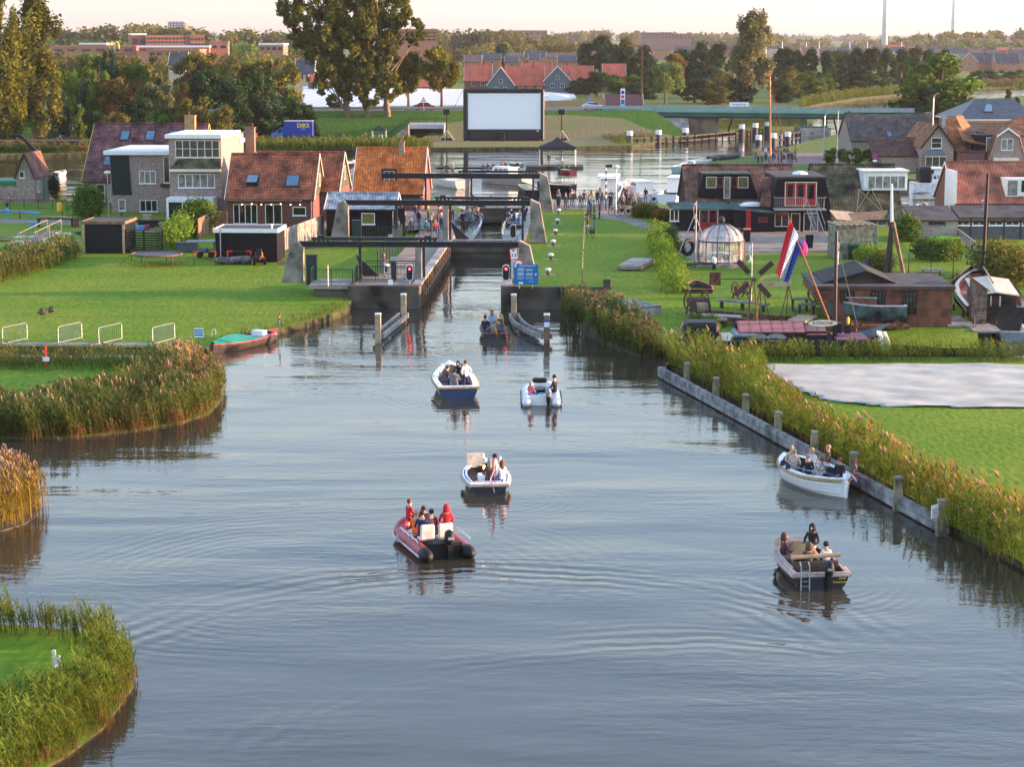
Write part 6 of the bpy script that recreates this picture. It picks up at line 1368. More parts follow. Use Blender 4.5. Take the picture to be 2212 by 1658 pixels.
hero_poplar('middle big poplar between the two others, bushy around its trunk',793,245,-1.,scat([(745,20,22),(750,60,20),(760,100,18),(770,10,22),(780,50,22),(775,130,15),(785,165,15),(790,195,13),(800,215,11),(778,215,9),(800,110,15),(760,-20,24),(800,-10,20),(755,140,10)]),seed=22,n=8000)
hero_poplar('rightmost big poplar with an open crown reaching to the right',838,245,-2.,scat([(815,10,22),(845,0,22),(870,12,16),(880,28,10),(820,50,20),(850,45,18),(835,85,18),(862,70,13),(895,50,10),(905,75,13),(915,62,7),(890,90,9),(878,55,8),(825,120,16),(815,150,14),(838,160,15),(850,190,12),(845,215,9),(825,190,11),(810,-20,20),(850,-20,18)]),seed=23,n=9500)
tree('round','round dark tree right of the poplars, smaller of the two along the road',882,108,92,Y=392,z0=EZ,col='olive',seed=1,name='roadside_tree')
tree('round','round dense tree beside the left edge of the screen',954,92,104,Y=391,z0=EZ,col='gold',seed=2,name='roadside_tree')
tree('poplar','tall columnar poplar cut by the left edge of the picture',0,-34,120,322,col='poplar',seed=1,name='columnar_poplar',group='columnar poplars on the left')
tree('poplar','tall full columnar poplar beside the half hidden red roofed house',82,-18,138,312,col='poplar',seed=2,name='columnar_poplar',group='columnar poplars on the left')
tree('poplar','slim columnar poplar between the two broad ones on the left',38,30,60,318,col='poplar',seed=3,name='columnar_poplar',group='columnar poplars on the left')
tree('tall','tall golden willow-like tree left of the wind turbine',1622,24,112,222,col='pale',seed=4,name='tall_willow')
tree('bush','big round dark green tree with lit top in front of the river',2030,108,238,Y=425,col='green',seed=5,name='broad_tree');
tree('bush','dark lower part of trees beside the big round tree',2012,175,80,Y=418,col='dark',seed=6,name='broad_tree')
tree('willow','drooping weeping willow behind the bridge',1437,132,95,224,col='willow',seed=7,name='weeping_willow',cat='tree')
tree('round','orange autumn tree behind the weeping willow',1455,112,66,205,col='autumn',seed=3)
tree('conifer','clipped bright green conifer beside the half hidden house',176,231,50,310,col='lime',seed=8,name='conifer')
belt=[('round',205,108,80,250,'green'),('round',130,118,60,262,'olive'),('bush',160,150,60,300,'lime'),('bush',215,145,60,300,'green'),('round',250,110,70,255,'olive'),('round',262,152,88,300,'autumn'),('tall',240,108,40,262,'blue'),('round',322,112,74,255,'olive'),('round',300,130,60,262,'green'),('conifer',345,160,44,290,'dark'),('round',335,170,70,305,'pale'),('round',392,172,60,305,'autumn'),('bush',300,205,80,315,'dark'),('bush',375,218,90,318,'green'),('round',415,108,80,262,'olive'),('round',462,106,80,262,'olive'),('bush',440,140,90,300,'dark'),('round',515,120,70,268,'gold'),('bush',500,160,90,305,'dark'),('bush',430,205,90,318,'olive'),('bush',560,150,80,300,'dark'),('round',595,110,110,268,'olive'),('round',560,125,70,262,'green'),('bush',540,205,80,317,'olive'),('bush',590,195,80,312,'blue'),('conifer',632,200,46,306,'lime'),('bush',640,215,60,305,'dark'),('bush',672,222,42,306,'dark'),('bush',480,225,60,320,'olive'),('bush',250,230,60,322,'olive'),('bush',210,235,50,322,'dark'),('conifer',180,175,46,300,'blue'),('tall',365,200,50,318,'pale'),('bush',122,175,70,305,'blue')]
words={'green':'mid green','olive':'olive brown','lime':'bright lime green','autumn':'rusty autumn coloured','blue':'blue green','dark':'very dark green','pale':'dry pale','gold':'golden topped','poplar':'poplar','willow':'soft green'}
kinds={'round':'round tree','bush':'bushy tree','tall':'slender tree','conifer':'conifer','willow':'willow','poplar':'poplar'}
def place_name(px,py):
 marks=[(0,'at the left edge'),(130,'right of the columnar poplars'),(176,'behind the clipped conifer'),(262,'above the pump house roof'),(330,'above the left brick house'),(410,'behind the yellow brick chimney'),(480,'behind the window tower'),(541,'by the red container'),(630,'behind the blue truck'),(680,'left of the poplar trunks'),(1030,'above the screen'),(1120,'over the red roofs'),(1290,'right of the red roofs'),(1386,'by the tall brown lamp'),(1460,'by the weeping willow'),(1540,'left of the tall willow'),(1622,'at the tall golden willow'),(1720,'above the bridge right of the willow'),(1800,'along the river path'),(1890,'under the thick turbine'),(1960,'left of the big round tree'),(2100,'right of the big round tree'),(2180,'at the right edge')]
 return min(marks,key=lambda m:abs(m[0]-px))[1]
used={}
def autolabel(kind,col,px,py,w_):
 size='small' if w_<45 else('broad' if w_>80 else 'medium');s='%s %s %s %s'%(size,words[col],kinds[kind],place_name(px,py));used.setdefault(s,0);used[s]+=1
 if used[s]>1:s+=', top %s'%('low','at mid height','a little higher','higher still','highest')[min(4,used[s]-2)]
 return s
for i,(k_,px,tp,w_,bs,c_)in enumerate(belt):tree(k_,autolabel(k_,c_,px,tp,w_),px,tp,w_*1.22,min(bs,299)if px>520 else bs,col=c_,seed=i%4+10,group='trees behind the left houses')
mid=[('conifer',1085,95,50,170,'dark'),('bush',1120,118,40,165,'green'),('bush',1150,128,60,172,'olive'),('conifer',1300,78,70,195,'dark'),('conifer',1265,95,52,195,'dark'),('bush',1330,88,90,195,'dark'),('conifer',1352,84,60,195,'olive'),('bush',1385,92,80,195,'dark'),('bush',1290,150,90,208,'dark'),('bush',1345,160,90,212,'green'),('bush',1400,120,80,200,'dark'),('bush',1480,100,90,195,'dark'),('conifer',1515,92,70,195,'dark'),('conifer',1550,96,60,196,'dark'),('bush',1530,140,90,210,'blue'),('bush',1560,150,70,215,'olive'),('bush',1590,165,70,222,'dark'),('bush',1500,170,90,222,'dark'),('bush',1545,185,60,226,'olive'),('conifer',1690,106,60,200,'dark'),('conifer',1720,108,60,200,'dark'),('conifer',1752,106,60,200,'dark'),('tall',1812,110,76,196,'blue'),('conifer',1785,108,60,200,'dark'),('conifer',1850,105,60,198,'dark'),('conifer',1880,106,62,198,'dark'),('conifer',1912,104,62,196,'dark'),('conifer',1945,106,62,194,'dark'),('conifer',1975,104,62,192,'dark'),('conifer',2005,106,62,190,'dark'),('conifer',2040,108,60,188,'dark'),('bush',1700,140,70,212,'olive'),('bush',1745,150,70,210,'green'),('bush',1690,170,50,222,'dark'),('bush',1780,155,60,205,'green'),('bush',1860,150,70,198,'green'),('bush',1905,152,60,196,'blue'),('bush',1955,150,70,193,'green'),('conifer',1738,178,22,208,'lime'),('conifer',1720,182,20,210,'green'),('conifer',1765,176,20,205,'green'),('conifer',1792,172,22,202,'green'),('conifer',1888,166,22,195,'green'),('conifer',1925,164,22,193,'green'),('bush',2140,148,50,181,'blue'),('bush',2170,150,40,180,'blue'),('bush',2200,148,50,180,'green'),('bush',2110,150,40,182,'blue'),('bush',1020,150,50,178,'olive'),('bush',1250,165,50,205,'dark'),('bush',1385,175,60,218,'dark')]
for i,(k_,px,tp,w_,bs,c_)in enumerate(mid):tree(k_,autolabel(k_,c_,px,tp,w_),px,tp,w_*1.25,bs,col=c_,seed=i%3+20,group='trees beyond the canal')
for i,(px,tp,w_,bs,c_,lab)in enumerate(((2176,190,26,224,'olive','pointed garden conifer behind the slate roof'),(2196,208,18,222,'dark','small dark shrub right of the pointed garden conifer'),(1833,238,34,330,'dark','dark climbing conifer at the left end of the grey roofed house'))):
 tree('conifer',lab,px,tp,w_,bs,col=c_,seed=30,name='conifer')
for i,px in enumerate((1795,1822,1850,1878,1920)):
 tree('round','clipped lime tree on the quay, '+('leftmost one','second from the left','middle one','left of the no parking sign post','rightmost and roundest one')[i],px,318,42,368,col='green',seed=40+i%2,name='clipped_lime',group='clipped limes on the quay')
def woods(name,label,pxs,tops,Y,depth,col,n,size,z0=0,seed=0,r=(5,9)):
 g=np.random.default_rng(seed);bl=[];m=int((pxs[-1]-pxs[0])/FP*Y/r[0]*1.4)
 for i in range(m):
  px=g.uniform(pxs[0],pxs[-1]);tp=np.interp(px,pxs,tops);yy=Y+g.uniform(0,depth);x=(px-CX)/FP*yy;zt=CH-(tp-74)/FP*yy;rr_=g.uniform(*r)
  zt=zt-rr_*.9-abs(g.normal(0,1.6));z=zt
  while z>-1:bl.append((x+g.uniform(-2,2),yy,z,rr_,rr_,rr_*.9));z-=rr_*1.3
 V,F,T=lcloud(bl,n,size,seed);o=npm(name,V,F,LEAF[col],tint=T);return tag(o,label,'woods',kind='stuff')
woods('woodland','dense dark far woodland behind the shopping hall on the left',[60,185,240,300,420,440,520,540,560,700],[62,58,50,52,54,62,66,58,62,66],1300,90,'olive',26000,2.3,seed=1)
woods('woodland','lower greener belt of trees in front of the far left woodland',[120,300,500,560,690],[84,80,84,90,92],1180,40,'green',9000,2.2,seed=2)
woods('woodland','even far wood behind the round trees in the centre',[930,950,1140,1180,1200],[68,63,64,67,72],1400,80,'olive',15000,2.3,seed=3)
woods('woodland','scattered low trees among the houses in the centre distance',[940,1080,1200,1260],[92,88,86,92],1050,120,'olive',8000,1.7,seed=4,r=(3,5))
woods('woodland','belt of green trees screening the halls on the left',[105,250,400,560,700],[108,106,109,107,113],760,60,'olive',9000,1.4,seed=12,r=(3.5,5.5))
woods('treeline','hazy treeline along the centre horizon',[1180,1240,1300,1330,1400,1600,1680],[74,66,62,66,68,70,74],2600,200,'olive',14000,3.5,seed=5)
woods('treeline','pale belt of small trees among the far houses on the right',[1640,1750,1850,1960,2212],[84,82,84,80,80],1750,160,'pale',15000,2.2,seed=6,r=(3.5,6))
woods('treeline','broad far treeline at the right horizon',[1930,1980,2060,2120,2212,2260],[78,70,68,66,62,62],2050,200,'olive',14000,3.,seed=7)
woods('treeline','very distant low treeline along the whole horizon',[-200,500,1200,1800,2400],[70,70,72,74,73],5200,500,'blue',16000,9,seed=8,r=(12,20))
woods('woodland','trees between the far roofs at the right edge',[2040,2120,2240],[92,90,88],1500,100,'green',5000,1.8,seed=9,r=(3,5))
b=MB();b.box(-9000,9000,-60,9000,-3,130);o=b.build('haze',[mat('haze_dummy',(1,1,1))]);m=bpy.data.materials.new('haze_air');m.use_nodes=True;m.node_tree.nodes.clear()
vp=m.node_tree.nodes.new('ShaderNodeVolumePrincipled');vp.inputs['Color'].default_value=(.93,.9,.92,1);vp.inputs['Density'].default_value=.00005;vp.inputs['Anisotropy'].default_value=.3
vo_=m.node_tree.nodes.new('ShaderNodeOutputMaterial');m.node_tree.links.new(vp.outputs[0],vo_.inputs['Volume']);o.data.materials[0]=m;tag(o,'thin pale evening haze','haze',kind='stuff')
# ======= REEDS, HEDGES, BANK PLANTS
def stalk_templates(seed,plume,lean,ws):
 g=np.random.default_rng(seed);out=[]
 for k in range(8):
  V=[];F=[];MI=[];T=[]
  def strip(pts,w0,w1,side,mi,tn):
   n=len(pts)
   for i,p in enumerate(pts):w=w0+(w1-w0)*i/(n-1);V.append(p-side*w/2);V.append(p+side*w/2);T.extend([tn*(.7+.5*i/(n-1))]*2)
   b=len(V)-2*n
   for i in range(n-1):F.append((b+2*i,b+2*i+1,b+2*i+3,b+2*i+2));MI.append(mi)
  a=g.uniform(0,6.28);sd=np.array([math.cos(a),math.sin(a),0]);bend=np.array([lean[0],lean[1],0])+g.normal(0,.07,3)*[1,1,0]
  S=[np.array([0,0,z])+bend*z**2 for z in(0,.35,.7,.95)];strip(S,.014*ws,.006*ws,sd,2,np.ones(3)*g.uniform(.8,1.1))
  for j in range(10):
   z=g.uniform(.22,.92);p=np.array([0,0,z])+bend*z*z;a=g.uniform(0,6.28);d=np.array([math.cos(a),math.sin(a),0])*.75+bend*.8;L_=g.uniform(.18,.34);tn=np.ones(3)*g.uniform(.6,1.35);tn=tn*[g.uniform(.85,1.25),1,1]
   q=[p,p+d*L_*.5+[0,0,L_*.45],p+d*L_*1.05+[0,0,L_*.35]];s_=np.array([-d[1],d[0],0]);s_=s_/np.linalg.norm(s_);strip(q,.024*ws,.004*ws,s_,0,tn)
  if g.uniform()<plume:
   for j in range(4):
    p=np.array([0,0,.93])+bend*.88;d=bend*1.1+g.normal(0,.12,3);L_=g.uniform(.12,.2);q=[p,p+d*L_*.5+[0,0,L_*.6],p+d*L_*1.4+[0,0,L_*.85]];strip(q,.045*ws,.015*ws,sd if j%2 else np.array([-sd[1],sd[0],0]),1,np.ones(3)*g.uniform(.8,1.2))
  out.append((np.array(V),np.array(F),np.array(MI),np.array(T)))
 return out
def reeds(name,label,outer,z,dens,hmin,hmax,plume,cols,inner=None,seed=0,lean=(-.18,-.05),ws=1.,f=None,edge=None,hf=None):
 g=np.random.default_rng(seed);pin=[(at(x,y,z)if f is None else onto(x,y,f))for x,y in outer];P=[(p.x,p.y)for p in pin];A=np.array(P)
 lo,hi=A.min(0),A.max(0);n=int((hi-lo).prod()*dens);pts=g.uniform(lo,hi,(n,2));keep=inside(pts+np.stack([.22*np.sin(pts[:,1]*3.1+seed)+.1*np.sin(pts[:,0]*7),.22*np.sin(pts[:,0]*2.7)+.1*np.sin(pts[:,1]*8)],1),P)
 if inner:
  Q=[((at(x,y,z)if f is None else onto(x,y,f)).x,(at(x,y,z)if f is None else onto(x,y,f)).y)for x,y in inner];keep&=~inside(pts,Q)
 cl=.5+.5*np.sin(pts[:,0]*1.7+np.sin(pts[:,1]*1.1)*2)*np.sin(pts[:,1]*1.3+pts[:,0]*.6);pts=pts[keep];cl=cl[keep];n=len(pts)
 zz=np.array([f(y)for y in pts[:,1]])if f else np.full(n,z)
 hh=g.uniform(hmin,hmax,n)*(.68+.42*cl)
 if hf:hh*=hf(pts)
 tm=stalk_templates(seed,plume,lean,ws);ti=g.integers(0,8,n);rot=g.uniform(-.6,.6,n);AV=[];AF=[];AM=[];AT=[];off=0
 tone=(.75+.45*cl+g.normal(0,.08,n))[:,None]*np.stack([1+.25*(1-cl),np.ones(n),np.ones(n)],1)
 for k in range(8):
  s=np.where(ti==k)[0]
  if not len(s):continue
  V,F,MI,T=tm[k];c,si=np.cos(rot[s]),np.sin(rot[s]);m=len(V)
  x=(V[:,0][None]*c[:,None]-V[:,1][None]*si[:,None])*hh[s][:,None]+pts[s,0][:,None];y=(V[:,0][None]*si[:,None]+V[:,1][None]*c[:,None])*hh[s][:,None]+pts[s,1][:,None];z_=V[:,2][None]*hh[s][:,None]+zz[s][:,None]-.05
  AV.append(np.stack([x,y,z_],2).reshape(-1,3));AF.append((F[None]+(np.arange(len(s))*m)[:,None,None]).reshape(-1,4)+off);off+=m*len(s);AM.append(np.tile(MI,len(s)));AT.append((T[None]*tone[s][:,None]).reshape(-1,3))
 o=npm(name,np.concatenate(AV),np.concatenate(AF),cols,np.concatenate(AM),np.concatenate(AT));return tag(o,label,'reeds',kind='stuff')
rg=leafmat('reed_green',(.15,.25,.03),(.20,.26,.04),.4);ro=leafmat('reed_olive',(.17,.205,.06),(.14,.20,.045),.4);rd=leafmat('reed_dark',(.05,.095,.022),(.07,.11,.025),.3);rsunlit=leafmat('reed_sunlit_gold',(.40,.29,.05),(.28,.25,.045),.4)  # the gold reed has low sunlight put into its leaf colour
pl=leafmat('reed_plume',(.42,.29,.2),(.32,.24,.15),.4);pld=leafmat('reed_plume_dull',(.22,.17,.11),(.18,.14,.09),.4);dry=leafmat('reed_dry_stem',(.26,.16,.07),(.20,.13,.05),.3);grn=leafmat('reed_green_stem',(.12,.14,.035),(.10,.12,.03),.3)
oC=[(-60,1345),(0,1350),(150,1362),(235,1385),(288,1435),(293,1480),(228,1572),(143,1638),(40,1692),(-60,1730)]
iC=[(-60,1376),(90,1378),(180,1398),(212,1435),(190,1480),(150,1510),(60,1530),(-60,1540)]
reeds('reed_bed','lush green reeds round the grass point at the bottom left corner',oC,.08,46,.95,1.5,.04,[rg,pld,grn],inner=iC,seed=3,ws=1.35)
eC=[(294,1440),(298,1484),(233,1580),(146,1646),(40,1700),(20,1690),(135,1632),(218,1566),(280,1478),(284,1440)]
reeds('reed_stubble','tan dead reed stems along the water edge of the bottom left point',eC,0,90,.35,.6,0,[dry,dry,dry],seed=4,ws=1.3)
oB=[(-60,1040),(0,1050),(55,1062),(92,1085),(88,1110),(52,1132),(0,1147),(-60,1158)]
reeds('reed_bed','clump of plumed reeds in sunlit gold colour at the left edge above the water',oB,.06,30,1.5,2.1,.85,[rsunlit,pl,rsunlit],seed=5,ws=1.1,lean=(-.05,-.1))
oA=[(-60,768),(200,773),(440,776),(476,812),(483,858),(450,895),(380,917),(250,937),(120,948),(0,950),(-60,952)]
iA=[(-60,800),(150,800),(290,803),(335,815),(330,838),(250,862),(100,888),(0,900),(-60,905)]
def hA(p):return np.where(p[:,1]>at(300,812,.1).y,.55,1.)
reeds('reed_bed','curved band of tall plumed reeds round the left meadow',oA,.1,22,1.3,2.,.08,[ro,pl,grn],inner=iA,seed=6,ws=1.5,hf=hA)
oA2=[(370,790),(440,790),(474,818),(482,855),(430,885),(370,860),(345,820)]
reeds('reed_bed','pink plumed reeds at the tip of the left meadow by the green boat',oA2,.1,14,1.2,1.6,.6,[rsunlit,pl,dry],seed=7,ws=1.6)
eA=[(480,858),(452,900),(380,921),(250,941),(120,952),(0,954),(-60,956),(-60,946),(120,942),(250,931),(380,911),(445,890),(474,855)]
reeds('reed_stubble','brown dead reed stems along the water below the left meadow',eA,.02,34,.6,.9,0,[dry,dry,dry],seed=8,ws=2.)
oD=[(1440,784),(1445,776),(1470,772),(1560,778),(1640,795),(1655,835),(1700,880),(1800,945),(1900,1005),(2000,1068),(2100,1112),(2270,1170),(2270,1262),(2212,1238),(2140,1206),(2062,1161),(1950,1085),(1750,965),(1592,877),(1492,822)]
reeds('reed_bed','long bank of plumed reeds behind the timber jetty on the right',oD,.25,20,.9,2.,.14,[rg,pl,grn],seed=9,ws=1.4)
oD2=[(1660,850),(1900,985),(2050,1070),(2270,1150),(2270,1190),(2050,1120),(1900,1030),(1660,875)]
reeds('reed_bed','yellow green reed leaves coloured as catching the light behind the jetty posts',oD2,.25,10,1.2,1.9,.15,[rsunlit,pl,grn],seed=19,ws=1.4)  # gold leaves stand for lit spots along the bank, light painted as colour
reeds('reed_bed','strip of green reeds between the black museum ship and the white sheet',[(1590,786),(1600,768),(1900,768),(2270,770),(2270,783),(1900,782)],.25,16,.9,1.35,.3,[rg,pld,grn],seed=10,ws=1.8)
reeds('bank_shrubs','shaggy brown green bank growth right of the lock mouth',[(1225,676),(1235,648),(1290,655),(1350,682),(1425,728),(1428,760),(1385,755),(1325,730),(1260,698)],.6,16,1.1,1.6,.35,[ro,pld,rd],seed=11,ws=1.9,f=fR)
reeds('bank_shrubs','brown green growth hanging over the water right of the lock mouth',[(1215,696),(1222,674),(1262,698),(1325,733),(1385,754),(1432,760),(1434,778),(1380,774),(1318,752),(1252,716)],0,18,1.,1.5,.15,[rd,pld,ro],seed=31,ws=1.9)
reeds('bank_grass','tufts of long grass along the water edge of the left lawn',[(560,722),(600,708),(655,692),(740,660),(748,668),(657,701),(602,716),(475,748),(470,742)],.4,26,.4,.8,.05,[ro,pld,rg],seed=12,ws=1.6,f=fL)
reeds('reed_bed','olive reeds at the left edge below the wooden ramp',[(-60,575),(60,560),(165,545),(178,556),(120,580),(0,612),(-60,625)],.9,9,1.3,1.8,.3,[ro,pld,grn],seed=13,ws=2.4,f=fL)
reeds('reed_bed','green reeds along the far canal bank behind the red and orange roofs',[(530,326),(540,314),(900,312),(935,318),(900,324)],1.,5,1.,1.8,.2,[rg,pld,grn],seed=14,ws=4.5)
reeds('reed_bed','reeds on the bank behind the rusty work barge',[(-60,332),(-60,318),(190,316),(200,331)],1.,4,1.2,1.9,.3,[ro,pld,grn],seed=15,ws=4.5)
reeds('reed_bed','pale reeds curving along the far river bank above the bridge',[(1725,236),(1750,218),(1850,202),(1960,194),(2110,186),(2110,190),(1960,202),(1850,211),(1762,226)],1.,1.6,1.2,2.2,.3,[rg,pld,grn],seed=16,ws=7)
reeds('reed_bed','reeds on the river bank below the far houses at the right edge',[(2110,189),(2110,180),(2260,176),(2260,186)],1.,1.,1.5,2.4,.4,[ro,pld,rg],seed=17,ws=8)
reeds('bank_grass','rough green growth on the bank under the bridge',[(1340,314),(1440,296),(1500,285),(1600,280),(1740,273),(1740,256),(1560,262),(1300,300)],1.,3,.5,1.2,.2,[ro,pld,rg],seed=18,ws=4.5)
reeds('bank_grass','weeds round the dock and outhouse of the boat shed',[(1910,735),(1930,712),(2050,708),(2110,735),(2112,750),(2040,750)],.6,9,.2,.5,.2,[rg,pld,grn],seed=20,ws=2,f=fR)
def hedge(name,label,pts,w_,h_,col,n,size,f=fR,cat='hedge',seed=5,bumps=0):
 g=np.random.default_rng(seed);W=[onto(x,y,f)for x,y in pts];o=W[0].copy();bl=[]
 for a,c in zip(W[:-1],W[1:]):
  L_=(c-a).length;m=max(2,int(L_/(w_*.55)))
  for k in range(m):p=a.lerp(c,k/m)-o;bl.append((p.x+g.uniform(-.1,.1),p.y+g.uniform(-.1,.1),h_*.5+g.uniform(-bumps,bumps),w_*.55,w_*.55,h_*.52))
 t=thing(name,label,cat,o,0);V,F,T=lcloud(bl,n,size,seed);T=.6+.4*T;npm('foliage',V,F,LEAF[col],tint=T,parent=t);return t
hedge('hedge','winding clipped green hedge between the bollard lawn and the museum yard',[(1422,512),(1425,545),(1440,575),(1452,605),(1458,640)],1.9,1.5,'lime',11000,.16)
hedge('hedge','yellow green hedge by the quay railing where the bicycles stand',[(1378,470),(1398,468),(1415,474)],1.6,1.3,'gold',3000,.17)
hedge('hedge','reddish shrub row beside the black extension wall',[(1425,480),(1450,482)],1.5,1.3,'autumn',2000,.17)
hedge('hedge','bright hedge running from the glass sun room to the lawn',[(365,540),(390,520),(405,500),(440,495)],2.4,2.4,'lime',6000,.2,f=fL)
hedge('bush','dense bush right of the glass sun room',[(425,505),(450,500)],2.6,3.2,'green',3500,.2,f=fL,cat='bush')
hedge('bush','rounded leafy bush in front of the brown roofed wing',[(186,474),(208,474)],2.6,3.3,'green',5000,.2,f=fL,cat='bush')
hedge('clipped_shrub','dark clipped column shrub beside the pump house door',[(116,428),(118,428)],1.2,3.,'dark',1500,.16,f=fL,cat='shrub')
hedge('clipped_shrub','dark egg shaped conifer at the top of the winding hedge',[(1448,537),(1450,537)],1.3,2.,'dark',1800,.13,cat='shrub')
hedge('clipped_shrub','small yellow green shrub beside the tractor tyre',[(1462,545),(1475,548)],1.1,.9,'gold',1500,.14,cat='shrub')
hedge('bush','straggly shrubs behind the boat shed railing',[(1990,560),(2040,565),(2070,560)],1.6,1.7,'green',3500,.2,cat='bush')
hedge('bush','shrub between the mossy roofed house and the plank shed',[(1958,522),(1970,520)],1.8,2.3,'green',2200,.2,cat='bush')
hedge('bush','garden bushes beside the brick path left of the mast',[(1872,572),(1900,585),(1925,582)],2.,1.6,'lime',4000,.2,cat='bush')
hedge('bush','thicket on the bank right of the black barge',[(2140,590),(2180,610),(2230,630)],3.4,2.6,'olive',6000,.24,cat='bush')
hedge('bush','small conifer bush in front of the green plank shelter',[(1895,590),(1900,590)],1.8,1.5,'olive',1500,.16,cat='bush')
hedge('planter','green trough hedge in front of the museum ship bow',[(1500,718),(1560,718)],.8,1.1,'green',2500,.12,cat='hedge')
# ======= PEOPLE
def body_mesh(pose):
 V=[];E=[];Rr=[];reg=[]
 def v(p,r,region,par=None):
  V.append(p);Rr.append(r if isinstance(r,tuple)else(r,r));i=len(V)-1
  if par is not None:E.append((par,i));reg.append(region)
  return i
 P=dict(pel=(0,0,.96),wa=(0,0,1.12),ch=(0,0,1.34),ne=(0,.01,1.50),hd=(0,.03,1.62),ht=(0,.02,1.72),kn=(.11,.02,.5),an=(.11,-.02,.09),el=(.25,-.03,1.12),wr=(.26,.08,.88),kn2=None,el2=None,wr2=None)
 P.update(pose)
 pel=v(P['pel'],(.15,.115),'leg');wa=v(P['wa'],(.135,.10),'top',pel);ch=v(P['ch'],(.165,.115),'top',wa);ne=v(P['ne'],.055,'skin',ch);hd=v(P['hd'],(.082,.098),'skin',ne);ht=v(P['ht'],(.068,.08),'skin',hd)
 v((P['hd'][0],P['hd'][1]+.105,P['hd'][2]-.02),.018,'skin',hd)
 for s,sd in((1,''),(-1,'2')):
  g=lambda k:(P.get(k+sd)or P[k]);m=lambda q:(q[0]*s,q[1],q[2])
  hp=v((P['pel'][0]+.09*s,P['pel'][1],P['pel'][2]-.06),.095,'leg',pel);kn=v(m(g('kn')),.062,'leg',hp);an=v(m(g('an')),.042,'leg',kn);a_=m(g('an'));v((a_[0],a_[1]+.15,a_[2]-.045),.035,'shoe',an)
  sh=v((P['ch'][0]+.175*s,P['ch'][1],P['ch'][2]+.08),.062,'top',ch);el=v(m(g('el')),.048,'top',sh);wr=v(m(g('wr')),.034,'top',el)
  e,w=Vc(m(g('el'))),Vc(m(g('wr')));d=(w-e).normalized();sdv=d.cross(Vc((0,0,1)));sdv=sdv.normalized()if sdv.length>.1 else Vc((0,1,0));pm=v(tuple(w+d*.075),(.032,.02),'skin',wr)
  for k in range(4):b=w+d*.085+sdv*(.026-.0175*k);f1=v(tuple(b+d*.045),.009,'skin',pm);v(tuple(b+d*(.075-.006*abs(k-1.4))+Vc((0,0,-.018))),.008,'skin',f1)
  v(tuple(w+d*.05+sdv*.055*s+Vc((0,0,-.01))),.010,'skin',pm)
 me=bpy.data.meshes.new('body');me.from_pydata(V,E,[]);o=bpy.data.objects.new('tmpb',me);COL.objects.link(o)
 sk=o.modifiers.new('s','SKIN');sk.branch_smoothing=.3;sv=me.skin_vertices[0].data
 for i,r in enumerate(Rr):sv[i].radius=r;sv[i].use_root=(i==0)
 ss=o.modifiers.new('u','SUBSURF');ss.levels=1
 dg=bpy.context.evaluated_depsgraph_get();m2=bpy.data.meshes.new_from_object(o.evaluated_get(dg));bpy.data.objects.remove(o)
 A=np.array([V[a]for a,b in E]);B=np.array([V[b]for a,b in E]);R0=np.array([max(Rr[b])for a,b in E])
 idx={'skin':0,'top':1,'leg':2,'shoe':3};D=B-A;LL=(D**2).sum(1)
 m2.materials.clear()
 for k in range(4):m2.materials.append(skin)
 for f in m2.polygons:
  c=np.array(f.center);t=np.clip(((c-A)*D).sum(1)/LL,0,1);q=A+D*t[:,None];dist=np.linalg.norm(c-q,axis=1)-R0*.6;k=int(dist.argmin());f.material_index=idx[reg[k]];f.use_smooth=True
 return m2,P['hd']
POSES={'stand':{},'look':dict(el=(.24,.1,1.14),wr=(.12,.3,1.22)),'hip':dict(el=(.34,-.08,1.15),wr=(.17,.06,1.)),'walk':dict(kn=(.1,.16,.52),an=(.1,.2,.1),kn2=(.1,-.03,.5),an2=(.1,-.25,.14)),'bend':dict(pel=(0,-.1,.92),wa=(0,.02,1.06),ch=(0,.2,1.2),ne=(0,.33,1.3),hd=(0,.42,1.38),ht=(0,.46,1.46),el=(.24,.35,1.),wr=(.18,.5,.85)),'sit':dict(pel=(0,0,.1),wa=(0,-.02,.28),ch=(0,0,.5),ne=(0,.02,.66),hd=(0,.05,.78),ht=(0,.04,.88),kn=(.13,.46,.12),an=(.13,.44,-.3),el=(.27,.08,.28),wr=(.14,.32,.24)),'sitfwd':dict(pel=(0,0,.1),wa=(0,.05,.27),ch=(0,.16,.46),ne=(0,.24,.60),hd=(0,.31,.71),ht=(0,.32,.81),kn=(.15,.46,.14),an=(.14,.46,-.3),el=(.27,.3,.28),wr=(.12,.5,.3)),'recline':dict(pel=(0,0,.1),wa=(0,-.1,.26),ch=(0,-.2,.46),ne=(0,-.24,.61),hd=(0,-.23,.73),ht=(0,-.25,.83),kn=(.12,.5,.2),an=(.12,.85,.02),el=(.3,-.1,.26),wr=(.2,.16,.2)),'steer':dict(pel=(0,0,.1),wa=(0,-.02,.28),ch=(0,0,.5),ne=(0,.02,.66),hd=(0,.05,.78),ht=(0,.04,.88),kn=(.13,.46,.12),an=(.13,.44,-.3),el=(.34,-.18,.3),wr=(.5,-.45,.25),el2=(.27,.08,.28),wr2=(.14,.32,.24))}
BODY={};HAIR={}
def clo(c,r=.85):return mat('cloth_%02d%02d%02d'%tuple(int(x*99)for x in c),c,r,var=.08,scale=6)
